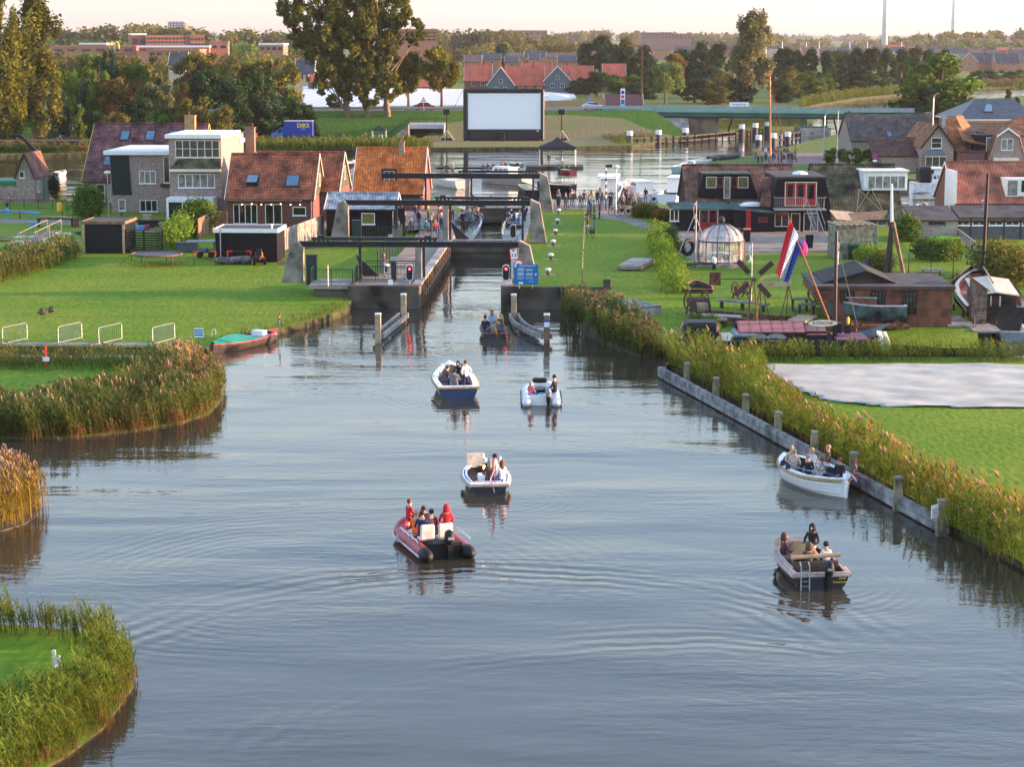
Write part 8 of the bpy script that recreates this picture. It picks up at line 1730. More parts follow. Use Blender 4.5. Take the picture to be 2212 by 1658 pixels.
for i in range(12):rnd('',c1b.W(gr.uniform(-.7,.7),gr.uniform(1,c1b.L*.8),1.+.35*(i%2)),gr.uniform(-3,3),'sit','squeezed into the packed lock boat '+['beside the outboard','by the left rail','by the right rail','amidships low','amidships high','behind the canopy','under the canopy','next to the bow rail','against the white hull side','at the bow tip','facing the far gate','facing the terrace'][i],'people in the packed lock boat',top=tops[(i*5+2)%12],hi=(i*3)%5)
for i,(x,y,w_)in enumerate(seats):rnd('',c1b.W(x*.8,y*c1b.L,1.),c1b.yaw+gr.uniform(-2.5,2.5),'sit',w_+' of the packed lock boat','people in the packed lock boat',top=tops[(i*5+4)%12],hi=i%5)
for i,(x,y,w_)in enumerate(seats[:6]):rnd('',c2b.W(x*.8,y*c2b.L,1.),c2b.yaw+gr.uniform(-2.5,2.5),'sit',w_+' of the right lock boat','people in the right lock boat',top=('pink','blue','green','maroon','grey','black')[i],hi=i%5)
for i,(x,y,tp,w_)in enumerate(((1000,496,'black','left of the packed boat'),(1013,492,'grey','beside the packed boat'),(1026,470,'navy','behind the packed boat'),(1092,478,'navy','standing in the right boat'),(1133,486,'navy','by the right buttress'))):
 person('person in long %s coat standing in the lock, %s'%(tp,w_),at(x,y,1.3),R(180+30*i),'stand',top=tp,legs=tp,hair=('dark','ash','bald','auburn','dark')[i],group='standing people in the lock chamber')
small('white and cream motor boat with blue cover left of the far portal',(1000,400),(935,388),2.4,1.,mat('cream_hull',(.6,.55,.47),.4),cabin=(.35,.6,.5))
small('grey aluminium boat with white cabin behind the far portal',(1140,392),(1040,384),2.4,1.1,mat('grey_hull',(.28,.25,.23),.4),cabin=(.3,.75,1.))
small('black rubber boat with raised bow behind the far buttress',(1150,418),(1125,402),2.,.7,rubber,gun=rubber)
small('dark low motor boat by the far quay railing',(1238,408),(1160,405),2.4,.9,hull_k,gun=rubber)
t=thing('pontoon','long low floating pontoon carrying spectators in the far canal','pontoon',at(940,372,0),0);b=MB();L_=at(1210,372,0).x-at(940,372,0).x;b.box(0,L_*.6,-2,2,-.2,.5);b.build('float',dsteel,t,bevel=.05);b=MB();b.box(.1,L_*.6-.1,-1.9,1.9,.505,.55);b.build('deck',paving,t)
t=thing('pontoon','flat raft carrying the dark gazebo tent and sound desk','pontoon',at(1136,372,0),0);b=MB();b.box(0,8.,-2,2.5,-.2,.9);b.build('float',conc_d,t,bevel=.05);RP=at(1136,372,0)
tent('dark pitched gazebo tent standing on the raft in the far canal',RP+Vc((4.4,.2,.92)),5.2,4.,2.6,4.,mat('black_canvas',(.02,.023,.028),.8),white_p)
t=thing('sound_desk','sound desk on trestles under the gazebo tent','desk',RP+Vc((4.6,-.6,.92)),0);b=MB();b.box(-.8,.8,-.4,.4,.7,.8);b.build('top',white_p,t)
for x in(-.7,.7):
 for y in(-.35,.35):b=MB();b.tube((x,y,0),(x,y,.7),.03,None,4);b.build('leg',steel,t)
b=MB();b.box(-.5,.5,-.25,.3,.8,1.2);b.build('mixer',steel,t,bevel=.03)
person('person in green jacket under the gazebo tent',RP+Vc((3.2,0,.92)),R(180),'stand',top='green',hair='dark',legs='denim')
for i,(x,y)in enumerate(((965,366),(978,366),(1044,366),(1054,366),(1066,364),(1084,364),(1092,362),(1118,362))):rnd('',at(x,y,.6),R(180 if i%2 else 20),'sit',('leftmost on the pontoon','second on the pontoon','before the screen on the pontoon','fourth on the pontoon','middle of the pontoon','right of the pontoon middle','second last on the pontoon','last on the pontoon before the tent')[i],'spectators on the pontoon',top=('brown','beige','grey','navy','maroon','red','olive','black')[i],hi=i%5)
small('small red open boat right of the tent raft',(1238,372),(1210,370),1.9,.5,mat('red_hull',(.35,.02,.03),.4),gun=rubber)
for i,x in enumerate((1208,1219,1229)):rnd('',at(x,372,.55),R(90*i),'sit',('at the left','in the middle','at the right')[i]+' of the small red boat','people in the small red boat',top=('navy','beige','brown')[i],hi=i)
small('tiny green boat left of the tent raft',(1127,356),(1100,355),1.6,.4,green_p)
mb=small('white motor cruiser with cloth sunroof by the spectator railing',(1312,430),(1325,402),2.9,1.1,wgloss,cabin=(.25,.7,1.3),canopy=(-.05,.25,1.9,mat('white_cloth',(.7,.7,.7),.8)))
small('white cabin cruiser moored left of the museum extension',(1405,425),(1345,408),2.9,1.1,wgloss,cabin=(.2,.65,.9))
small('white boat with wheelhouse beside the rust roofed house',(1440,432),(1478,410),2.6,1.1,wgloss,cabin=(.4,.8,1.4))
small('pale open boat with outboard off the museum quay',(1462,366),(1500,356),2.,.7,mat('pale_green_hull',(.25,.38,.33),.5))
small('blue and white boat with small flags by the grassy quay',(1490,352),(1545,346),2.,.6,hull_w);small('dark low boats under covers beside the quay crowd',(1540,346),(1600,340),2.6,.9,hull_k,gun=rubber,fd=.2,name='covered_boat')
yy=small('large white motor yacht with dark canopy behind the mossy roofed house',(1968,412),(2078,412),3.2,1.9,mat('yacht_white',(.72,.74,.76),.25,spec=.6),cabin=(.35,.8,.9),sheer=.2)
b=MB();b.box(-1.2,1.2,.12*yy.L,.38*yy.L,1.9,3.7);b.build('canvas_canopy',rubber,yy.t,bevel=.25);b=MB();b.box(-1.3,1.3,.34*yy.L,.62*yy.L,3.4,3.6);b.box(-1.1,1.1,.4*yy.L,.58*yy.L,2.8,3.4);b.build('wheelhouse_roof',wgloss,yy.t,bevel=.06);b=MB();b.path([Vc((-1.65,q*yy.L,2.5))for q in(.02,.3,.6,.95)],.03);b.build('side_rail',steel,yy.t)
small('orange dinghy with black bimini below the white yacht',(1975,452),(2000,446),1.6,.5,orange_p,canopy=(.2,.8,1.3,rubber))
small('blue motor boat throwing a white wake on the far river',(1880,195),(1910,192),2.6,1.,blue_p,cabin=(.3,.7,.8))
small('small white rowing boat on the canal right of the pump house',(118,378),(140,374),1.6,.5,wgloss);small('white topped dark sloop moored in the ditch under the ramp',(80,516),(128,508),1.9,.9,hull_k)
small('red cushioned open boat behind the orange roofed house',(738,356),(765,352),1.8,.5,hull_k,gun=white_p)
# ======= THINGS ON THE LAWNS AND YARDS
def T(name,label,cat,px,py,f=fR,rz=0,group=None,z=None):return thing(name,label,cat,onto(px,py,f)if z is None else at(px,py,z),R(rz),group)
def part(t,name,m,fn,**k):b=MB();fn(b);return b.build(name,m,t,**k)
for i,(x,y,lab,mesh)in enumerate(((33,742,'leftmost galvanised crowd barrier by the lower left lawn edge',0),(152,740,'second crowd barrier from the left, mesh filled, on the lawn edge',1),(239,742,'third crowd barrier from the left on the lawn edge',0),(354,742,'rightmost crowd barrier, nearest the blue sign on the lawn',1))):
 t=T('crowd_barrier',lab,'barrier',x,y,fL,66,'crowd barriers along the lawn edge');t.scale=(1.1,1,1)
 part(t,'frame',steel,lambda b:b.path([Vc(q)for q in((-1.1,0,.15),(-1.1,0,1.),(-.98,0,1.12),(.98,0,1.12),(1.1,0,1.),(1.1,0,.15),(-1.1,0,.15))],.024,5))
 part(t,'bars',steel,lambda b:[b.tube((-1.1+2.2*k/(22 if mesh else 11),0,.15),(-1.1+2.2*k/(22 if mesh else 11),0,1.12),.01,None,3)for k in range(1,22 if mesh else 11)])
 for x_ in(-.85,.85):part(t,'foot',steel,lambda b:b.path([Vc((x_,-.35,0)),Vc((x_,-.2,.12)),Vc((x_,.2,.12)),Vc((x_,.35,0))],.02,4))
for x,y,lab,rz in((92,684,'brown goose resting on the left lawn, left of the pair',80),(108,679,'paler goose standing beside the resting one on the left lawn',250)):
 t=T('goose',lab,'goose',x,y-2,fL,rz);
 def g_(b):b.M=Mx.Translation((0,0,.2))@Mx.Rotation(R(90),4,'X');b.lathe([(.02,-.42),(.09,-.28),(.15,-.05),(.14,.12),(.06,.26),(.045,.32)],10);b.M=Mx.Identity(4);b.tube((0,-.28,.24),(0,-.34,.42),.04,.03,6);b.tube((0,-.33,.44),(0,-.46,.42),.045,.012,6);[b.tube((s_*.05,0,.1),(s_*.05,0,-.02),.012,None,4)for s_ in(-1,1)]
 part(t,'body',mat('goose_brown',(.17,.12,.08),.9,var=.4,scale=8),g_,smooth=True);part(t,'wing',mat('goose_wing',(.09,.065,.05),.9),lambda b:[b.lathe([(.01,-.2),(.07,-.05),(.06,.12),(.01,.3)],8,(s_*.13,.08,.22),.4,1.8)for s_ in(-1,1)])
t=T('information_sign','small blue and white striped notice sign at the lawn edge by the green boat','sign',430,752,fL);part(t,'panel',print_w,lambda b:b.box(-.28,.28,-.02,0,.65,1.2));part(t,'stripes',blue_s,lambda b:[b.box(-.26,.26,-.03,-.021,.74+k*.15,.83+k*.15)for k in range(3)]);part(t,'post',green_m,lambda b:b.tube((0,.02,0),(0,.02,.7),.025))
t=T('small_gate','tiny white hoop stake in the lawn above the green boat','stake',462,727,fL);part(t,'hoop',white_p,lambda b:b.path([Vc((-.12,0,0)),Vc((-.12,0,.4)),Vc((.12,0,.45)),Vc((.12,0,.1))],.025,4))
t=T('red_post','thin red post with small plate in the reeds below the barriers','post',100,792,z=.3);part(t,'post',sig_red,lambda b:b.tube((0,0,0),(0,0,1.2),.05));part(t,'plate',print_w,lambda b:b.box(-.18,.18,-.05,-.03,.3,.55))
t=thing('navigation_board','white two pronged patterned board standing in the bottom left reeds','sign',at(123,1443,.25),R(20));part(t,'board',mat('white_scaled_board',(.7,.66,.64),.6,var=.15,scale=14),lambda b:(b.tube((-.07,0,0),(-.07,0,.55),.065,.06,8),b.tube((.08,0,0),(.08,0,.36),.065,.06,8),b.box(-.13,.14,-.05,.05,0,.28)),bevel=.02)
t=T('trampoline','round trampoline with ladder in front of the slatted fence','trampoline',339,572,fL);rT=2.
part(t,'mat',mat('trampoline_mat',(.07,.075,.10),.7),lambda b:b.lathe([(rT*.88,.84),(rT*.88,.86)],24));part(t,'rim',mat('rusty_rim',(.15,.09,.06),.7,var=.2),lambda b:b.path([Vc((rT*math.cos(k*math.pi/12),rT*math.sin(k*math.pi/12),.86))for k in range(25)],.07,6))
for k in range(6):a=k*math.pi/3+.3;part(t,'leg',rust,lambda b:b.tube((rT*math.cos(a),rT*math.sin(a),0),(rT*math.cos(a),rT*math.sin(a),.85),.03))
part(t,'ladder',rust,lambda b:[b.tube((-rT-.9,-.4+s_*.3,0),(-rT,-.4+s_*.3,.85),.025,None,4)for s_ in(0,1)]+[b.tube((-rT-.9+k*.22,-.4,k*.21),(-rT-.9+k*.22,-.1,k*.21),.02,None,4)for k in range(1,4)])
for x0,x1,y,lab in((419,466,574,'small goal frame with red corners behind the garden cart'),(492,542,573,'small goal frame with red corners before the black shed')):
 a=onto(x0,y,fL);c=onto(x1,y,fL);W=c.x-a.x;t=thing('goal_frame',lab,'goal',a,0,'small goals by the black shed');part(t,'frame',black_m,lambda b:b.path([Vc((0,0,0)),Vc((0,0,1.1)),Vc((W,0,1.1)),Vc((W,0,0))],.03,5))
 for x_,d in((0,1),(W,-1)):part(t,'corner',sig_red,lambda b:(b.box(x_-.05,x_+.05,-.05,.05,.85,1.15),b.box(min(x_,x_+d*.4),max(x_,x_+d*.4),-.05,.05,1.06,1.16)))
t=T('wrapped_canoe','long bundle under grey sheeting along the foot of the black shed','bundle',505,571,fL);part(t,'sheet',mat('grey_sheeting',(.12,.11,.11),.5,var=.5,scale=2.5),lambda b:(setattr(b,'M',Mx.Translation((0,0,.3))@Mx.Rotation(R(90),4,'Y')),b.lathe([(.1,-1.6),(.28,-1.2),(.33,0),(.42,1.1),(.3,1.45),(.1,1.55)],9)),smooth=True)
t=T('ride_on_mower','orange and black ride-on mower parked before the black shed','mower',560,571,fL,10);part(t,'body',orange_p,lambda b:(b.box(-.42,.42,-.25,0,.45,.62),b.box(-.25,.3,-.1,.9,.5,.95)),bevel=.06);part(t,'seat',rubber,lambda b:(b.box(-.28,.22,-.5,0,.7,.82),b.box(-.28,.22,-.62,-.5,.8,1.25)),bevel=.08);part(t,'grass_bag',rubber,lambda b:b.box(-.5,.1,-1.,-.3,.35,.75),bevel=.1)
part(t,'steering_wheel',rubber,lambda b:b.tube((.03,.15,1.1),(.03,.2,1.13),.2,None,10))
for x_ in(-.42,.42):
 for y_,r_ in((-.45,.3),(.7,.2)):part(t,'wheel',rubber,lambda b:b.tube((x_-.1,y_,r_),(x_+.1,y_,r_),r_,None,12))
t=T('garden_cart','dark flat cart on rubber wheels beside the goal frame','cart',446,556,fL);part(t,'bed',dsteel,lambda b:b.box(-.7,.7,-.4,.4,.4,.5));[part(t,'wheel',rubber,lambda b:b.tube((x_,y_-.06,.22),(x_,y_+.06,.22),.22,None,10))for x_ in(-.5,.4)for y_ in(-.4,.4)];part(t,'blue_sack',blue_p,lambda b:b.lathe([(.15,.5),(.2,.6),(.1,.8)],8),smooth=True)
t=T('storage_box','grey garden storage box left of the cart','box',405,545,fL);part(t,'box',mat('grey_box',(.07,.08,.09),.5),lambda b:b.box(-.9,.9,-.4,.4,0,.75),bevel=.04);part(t,'lid',mat('grey_box',(0,0,0)),lambda b:b.box(-.94,.94,-.44,.44,.76,.84))
t=T('table_tennis_table','grey table tennis table behind the cart','table',437,540,fL,5);part(t,'top',mat('table_grey',(.2,.24,.27),.5),lambda b:b.box(-1.3,1.3,-.75,.75,.74,.78));[part(t,'leg',dsteel,lambda b:b.tube((x_,y_,0),(x_,y_,.74),.03))for x_ in(-1,1)for y_ in(-.6,.6)]
t=T('seesaw','bright blue climbing beam in the park at the left edge','playground beam',8,474,fL);part(t,'beam',mat('sky_blue_steel',(.06,.3,.6),.4),lambda b:(b.tube((-2,0,.95),(3.4,.2,.55),.09),b.tube((-2,.5,.75),(3.4,.6,.6),.09),b.path([Vc((-.6,0,0)),Vc((-.6,0,.8)),Vc((.3,0,.8)),Vc((.3,0,0))],.05)))
person('child in dark jacket standing by the blue climbing beam',GL(16,466),R(160),'look',top='black',legs='lightblue',hair='auburn',style='long',size=.85);person('child in pink top bending over the blue climbing beam',GL(43,474),R(200),'bend',top='pink',legs='black',hair='auburn',size=.6)
t=T('waste_bin','yellow waste bin on a post in the park','bin',130,466,fL);part(t,'bin',yellow_p,lambda b:b.lathe([(.2,.35),(.3,.5),(.3,1.1),(.24,1.25),(.05,1.3)],10));part(t,'post',black_m,lambda b:b.tube((.25,0,0),(.25,0,1.5),.04))
railing('railing','thin dark park railing in front of the pump house',[GL(-40,452),GL(145,453)],h=1.,sp=.3,m=black_m);railing('railing','dark park railing curving right of the yellow bin',[GL(145,468),GL(240,462)],h=1.,sp=.35,m=black_m)
t=T('wooden_ramp','weathered wooden ramp with handrails down to the ditch','ramp',25,538,fL,0);part(t,'deck',wgrey,lambda b:b.add([(0,0,0),(1.2,0,0),(3.6,3,1.2),(2.4,3,1.2),(0,0,.1),(1.2,0,.1),(3.6,3,1.3),(2.4,3,1.3)],[(0,1,2,3),(7,6,5,4),(0,4,5,1),(1,5,6,2),(3,2,6,7),(0,3,7,4)]));part(t,'handrail',wgrey,lambda b:[(b.tube((x_,0,1.),(x_+2.4,3,2.2),.05),[b.tube((x_+2.4*q,3*q,1.2*q),(x_+2.4*q,3*q,1.+1.2*q),.05)for q in(0,.33,.66,1)])for x_ in(0,1.2)])
t=T('outdoor_workbench','cluttered dark bench with blue tub by the ditch','bench',118,490,fL);part(t,'bench',wdark,lambda b:(b.box(-1.6,1.8,-.4,.4,.7,.8),b.box(-1.5,-1.4,-.3,.3,0,.7),b.box(1.6,1.7,-.3,.3,0,.7)));part(t,'tub',mat('sky_blue_steel',(0,0,0)),lambda b:b.lathe([(.25,0),(.35,.5)],10,(-1.9,-.6,0)));part(t,'crate',rust,lambda b:b.box(1.9,2.3,-.5,0,0,.8));part(t,'planks',wpale,lambda b:(b.box(-1.4,1.6,-.2,.2,.82,.9),b.box(-1.2,1.2,-.3,.1,.92,.99)))
for x,y,lab,m,sz in((331,493,'dark garden table with grill in front of the pink brick wall',cloth_b,(3.2,1.,.75)),(318,490,'stack of firewood on the dark garden table',wpale,(.9,.5,1.15)),(317,498,'red drinks crate on the terrace',red_paint,(.5,.4,.5)),(354,498,'grey cushion box on the terrace',mat('box_blue_grey',(.16,.19,.23),.6),(.8,.5,.75)),(300,498,'folded blue deck chair on the terrace',mat('deck_blue',(.1,.3,.55),.6),(1.3,.5,.45))):
 t=T('garden_table' if 'table with' in lab else lab.split()[1]+'_item' if 0 else('firewood' if 'firewood' in lab else 'crate' if 'crate' in lab else 'storage_box' if 'box' in lab else 'deck_chair'),lab,'table' if 'table with' in lab else lab.split(' on ')[0].split()[-1],x,y,fL);part(t,'body',m,lambda b:(b.box(-sz[0]/2,sz[0]/2,-sz[1]/2,sz[1]/2,sz[2]-.12,sz[2]),b.box(-sz[0]*.42,sz[0]*.42,-sz[1]*.4,sz[1]*.4,0 if sz[2]<.6 else .1,sz[2]-.13)),bevel=.02)
person('person sitting at the terrace table of the pink brick house',GL(264,492)+Vc((0,0,.45)),R(-90),'sit',top='maroon',hair='dark',style='long')
person('long haired woman in grey jacket holding a phone on the left lock quay',LK(-5.9,5.4,QZ),R(-80),'look',top='grey',legs='denim',hair='auburn',style='long')
tb=[(845,498),(862,502),(875,490),(888,505),(905,495),(920,505),(935,492),(868,478),(898,480),(925,478),(948,485),(855,512),(940,508)];wh=['at the left end of the lock terrace','behind the black table on the lock terrace','beside the brick porch','leaning on the terrace railing','middle of the lock terrace','by the blue bag on the terrace','near the loudspeaker on the terrace','in the porch doorway','at the back of the terrace','under the small awning','beside the concrete post','front left at the railing','front right at the railing']
for i,(x,y)in enumerate(tb):st=i in(0,4,7,8,9,10);rnd('',at(x,y,1.6)+Vc((0,0,0 if st else .45)),gr.uniform(-3,3),'stand' if st else 'sit',wh[i],'guests on the lock terrace',top=('magenta','beige','grey','brown','black','teal','maroon','magenta','navy','yellow','olive','blue','red')[i],hi=(i*2)%5)
for i,(x,y)in enumerate(((858,508),(893,498),(925,498))):t=thing('cafe_table','small dark café table, %s of three on the lock terrace'%('left','middle','right')[i],'table',at(x,y,1.6),0,'café tables on the lock terrace');part(t,'top',rubber,lambda b:b.lathe([(.4,.72),(.4,.75)],12));part(t,'leg',dsteel,lambda b:(b.tube((0,0,0),(0,0,.72),.04),b.lathe([(.25,0),(.2,.04)],8)))
qp=[(1207,446,'beige'),(1235,446,'beige'),(1240,449,'brown'),(1262,447,'maroon'),(1277,448,'yellow'),(1290,446,'black'),(1300,444,'beige'),(1320,446,'navy'),(1347,445,'navy'),(1356,445,'grey'),(1395,440,'black')];qw=['leftmost at the spectator railing','second at the spectator railing','beside the striped pole','behind the striped pole','small, at the middle of the railing','in black behind the railing','next to the black coat at the railing','right of the cloth sunroof','by the cabin cruiser bow','facing the cabin cruiser','with bicycle beside the bright hedge']
for i,(x,y,tp)in enumerate(qp):rnd('',onto(x,y,fR),gr.uniform(-.8,.8)+(3.1 if i in(1,9)else 0),'look' if i in(7,9)else 'stand',qw[i],'spectators along the quay',top=tp,hi=(i*3+1)%5)
lp=[(1283,472,'grey','tallest of the group at the head of the tape'),(1295,474,'olive','in white shoes at the right of the tape group'),(1276,470,'blue','at the back of the tape group'),(1270,492,'black','leaning forward at the tape with a phone'),(1284,497,'green','with arms folded beside the tape'),(1269,508,'brown','holding the bicycle at the tape')]
for i,(x,y,tp,w_)in enumerate(lp):rnd('',onto(x,y,fR),R(100 if i!=3 else 80),'look' if i==3 else 'stand',w_,'people behind the striped tape',top=tp,legs=('black','black','navy','denim','denim','denim')[i],hi=(0,4,2,3,0,3)[i])
def bicycle(label,p,yaw):
 t=thing('bicycle',label,'bicycle',p,R(yaw))
 for y_ in(-.52,.52):w=part(t,'wheel',rubber,lambda b:b.path([Vc((0,y_+.33*math.cos(a),.34+.33*math.sin(a)))for a in[k*math.pi/8 for k in range(17)]],.025,4));part(w,'spokes',steel,lambda b:[b.tube((0,y_,.34),(0,y_+.31*math.cos(k*.8),.34+.31*math.sin(k*.8)),.006,None,3)for k in range(8)])
 part(t,'frame',black_m,lambda b:[b.tube(a,c,.022,None,5)for a,c in(((0,-.52,.34),(0,-.1,.32)),((0,-.1,.32),(0,.38,.72)),((0,-.2,.8),(0,-.1,.32)),((0,-.2,.8),(0,.38,.75)),((0,-.52,.34),(0,-.18,.7)),((0,.38,.85),(0,.52,.34)))])
 part(t,'handlebar',steel,lambda b:(b.tube((-.28,.3,.98),(.28,.3,.98),.015),b.tube((0,.38,.8),(0,.33,.98),.018)));part(t,'saddle',rubber,lambda b:b.box(-.08,.08,-.33,-.08,.84,.92),bevel=.03);part(t,'pannier',rubber,lambda b:b.box(-.16,.16,-.7,-.35,.4,.72),bevel=.03)
for x,y,yw,lab in((1275,513,20,'bicycle held beside the striped tape on the lawn'),(1402,441,80,'bicycle beside the person in black by the hedge'),(1332,466,75,'left bicycle parked on the paved path by the hedge'),(1346,468,80,'right bicycle with pannier parked on the paved path')):bicycle(lab,onto(x,y,fR),yw)
t=thing('striped_pole','black and white striped pole standing at the spectator railing','pole',LK(10.6,66.2,1.45),0);part(t,'pole',black_m,lambda b:b.tube((0,0,0),(0,0,4.6),.08));[part(t,'white_band',print_w,lambda b:b.tube((0,0,1.2+k*.7),(0,0,1.5+k*.7),.09))for k in range(5)];part(t,'flag',black_m,lambda b:b.box(0,.6,-.02,.02,4.3,4.6))
railing('railing','black railing panel at the end of the bright hedge',[onto(1368,472,fR),onto(1385,463,fR),onto(1428,475,fR)],h=1.,sp=.25,m=black_m)
for i in range(26):
 x=1520+i*3.3+gr.uniform(-3,3)if i<18 else 1610+(i-18)*11;x=1632+(i%13)*7+gr.uniform(-2,2);y=352 if i<13 else 343;rnd('',at(x,y+gr.uniform(-2,2),1.)+Vc((0,0,0 if i%3 else .45)),gr.uniform(-3,3),'stand' if i%3 else 'sit','in the quay crowd, %s row %s'%('front' if i<13 else 'back',['far left end','left end','beside the lamp','left of mast','close to the mast','behind the mast','at the mast foot','right of the mast','under the rightmost pile','near the grass','by the tables','beside the white shirt','far right end'][i%13]),'crowd on the quay',top=tops[(i*7+3)%12],hi=i%5)
for x in(1697,1704):rnd('',at(x*.999-30,221,1.),0,'walk','walking on the far river path, %s'%('left' if x==1697 else 'right'),'walkers on the river path',top='black')
t=thing('orange_mast','tall varnished mast with stays standing on the quay behind the museum roof','mast',at(1664,356,1.),0);part(t,'mast',mat('varnished_mast',(.50,.17,.05),.4),lambda b:b.tube((0,0,0),(-.3,0,12.2),.16,.09,8));part(t,'stays',rust,lambda b:(b.tube((-.3,0,12),(2.8,0,0),.025,None,3),b.tube((-.3,0,11.5),(1.5,-1,0),.02,None,3)));part(t,'pennant',red_paint,lambda b:b.box(-1.,.1,-.02,.02,11.9,12.2))
def gazebo():
 c=onto(1557,574,fR);t=thing('glass_pavilion','round glass pavilion with domed glass roof on the museum lawn','pavilion',c,0);r=(1608-1507)/2*c.y/FP;H=1.95;D=1.3;n=12;br=mat('brown_frame',(.09,.045,.04),.5);gl=mat('clear_pane',(.75,.85,.82),.03,var=.02,spec=.6,alpha=.16)
 part(t,'base',conc_p,lambda b:b.lathe([(r*1.06,0),(r*1.06,.22),(r*.98,.26)],32));part(t,'floor',mat('pale_floor',(.55,.53,.5),.5),lambda b:b.lathe([(r*.95,.261),(r*.95,.27)],24));P=lambda k,R0,z:Vc((R0*math.cos(k*math.pi/6+.26),R0*math.sin(k*math.pi/6+.26),z))
 dome=[(r,H),(r*.93,H+D*.35),(r*.72,H+D*.68),(r*.4,H+D*.92),(.12,H+D)]
 for k in range(n):part(t,'post',br,lambda b:b.tube(P(k,r,.26),P(k,r,H),.05,None,5));part(t,'roof_rib',br,lambda b:b.path([P(k,a,z)for a,z in dome],.035,4));q=part(t,'glass_panel',gl,lambda b:b.add([P(k,r*.99,.4),P(k+1,r*.99,.4),P(k+1,r*.99,H),P(k,r*.99,H)],[(0,1,2,3)]))
 part(t,'dome_glass',mat('dome_pane',(.6,.63,.66),.2,var=.1,alpha=.45),lambda b:b.lathe([(a*.985,z-.01)for a,z in dome],12));part(t,'ring_beam',br,lambda b:(b.path([P(k,r,H)for k in range(13)],.06,5),b.path([P(k,r,.36)for k in range(13)],.05,5)));part(t,'finial',dsteel,lambda b:b.lathe([(.1,H+D),(.26,H+D+.15),(.28,H+D+.3),(.15,H+D+.5),(.02,H+D+.58)],12))
 s=thing('garden_table','round glass garden table inside the glass pavilion','table',c+Vc((0,0,.27)),0);part(s,'top',mat('pale_glass_top',(.5,.58,.55),.1),lambda b:b.lathe([(.85,.7),(.85,.73)],20));part(s,'leg',steel,lambda b:b.tube((0,0,0),(0,0,.7),.06))
 for k,(x,y)in enumerate(((-1.25,-.3),(-.2,-1.2),(1.3,-.3),(1.1,.8))):
  s=thing('garden_chair','wicker garden chair in the glass pavilion, %s'%('left one','front one','right one with white legs','rear right one')[k],'chair',c+Vc((x,y,.27)),math.atan2(-x,y)+math.pi*0,'chairs in the glass pavilion');part(s,'seat',wpale,lambda b:b.box(-.24,.24,-.24,.24,.4,.45));part(s,'backrest',wpale,lambda b:b.box(-.24,.24,.2,.25,.45,.88));[part(s,'leg',white_p,lambda b:b.tube((x_,y_,0),(x_,y_,.4),.02))for x_ in(-.2,.2)for y_ in(-.2,.2)]
gazebo()
car('bright yellow hatchback parked behind the glass pavilion',onto(1580,553,fR),R(90),mat('yellow_car_paint',(.62,.36,.01),.25,var=.02,spec=.6))
part(bpy.data.objects[[o.name for o in COL.objects if o.get('label','').startswith('bright yellow hatch')][0]],'grille',rubber,lambda b:b.box(-2.13,-2.08,-.55,.55,.4,.62))
for x,y,lab,lid in((1594,508,'dark wheelie bin with grey lid by the red doors',dsteel),(1613,508,'dark wheelie bin with orange topped white lid',orange_p),(1748,522,'black wheelie bin behind the big flag',rubber)):
 t=T('wheelie_bin',lab,'bin',x,y+14,fR,0,'wheelie bins');part(t,'bin',rubber,lambda b:taper(b,-.24,.24,0,-.3,.3,1.,-.3,.3));part(t,'lid',lid,lambda b:b.box(-.32,.32,-.34,.34,1.,1.12),bevel=.03);[part(t,'wheel',rubber,lambda b:b.tube((x_-.03,.3,.1),(x_+.03,.3,.1),.1,None,8))for x_ in(-.2,.2)]
t=T('bin_bag','magenta bag beside the black wheelie bin','bag',1733,552,fR);part(t,'bag',mat('magenta_bag',(.45,.02,.25),.5),lambda b:b.lathe([(.3,0),(.42,.3),(.4,.8),(.2,1.1)],8))
t=T('tractor_tyre','large black tractor tyre standing at the yard corner','tyre',1485,553,fR,35);part(t,'tyre',rubber,lambda b:(b.path([Vc((.55*math.cos(k*.42),0,.7+.55*math.sin(k*.42)))for k in range(16)],.17,8)));part(t,'rim',steel,lambda b:b.tube((0,-.08,.7),(0,.08,.7),.3,None,12))
t=T('boat_trailer','boat trailer with white mudguards left of the glass pavilion','trailer',1498,582,fR);part(t,'frame',black_m,lambda b:(b.box(-1.4,1.4,-.1,.1,.35,.5),b.tube((-.7,0,.4),(0,-1.8,.4),.05),b.tube((.7,0,.4),(0,-1.8,.4),.05),b.box(-.6,.6,-.6,-.45,.4,.5)))
for x_ in(-1.55,1.55):part(t,'wheel',rubber,lambda b:b.tube((x_-.1,0,.3),(x_+.1,0,.3),.3,None,12));part(t,'mudguard',wgloss,lambda b:b.box(x_-.14,x_+.14,-.38,.38,.45,.95),bevel=.1)
t=T('derrick','three legged hoisting frame behind the trailer','derrick',1500,575,fR);part(t,'legs',steel,lambda b:[b.tube((0,0,4.),q,.04,None,5)for q in((-1.6,0,0),(1.4,-.3,0),(.1,.9,0))]);part(t,'hook',rust,lambda b:b.tube((0,0,4),(0,-.2,.6),.02,None,4))
Boat('black wooden boat with red rim lying on the lawn beside the hedge',(onto(1512,634,fR)+Vc((0,0,.35)),R(0),3.6),2.1,.75,wdark,mat('red_rim',(0,0,0)),mat('dark_liner',(.05,.06,.06),.8),sd=.1,tsq=.85,name='wooden_boat',cat='boat',fd=.9,z0=.95)
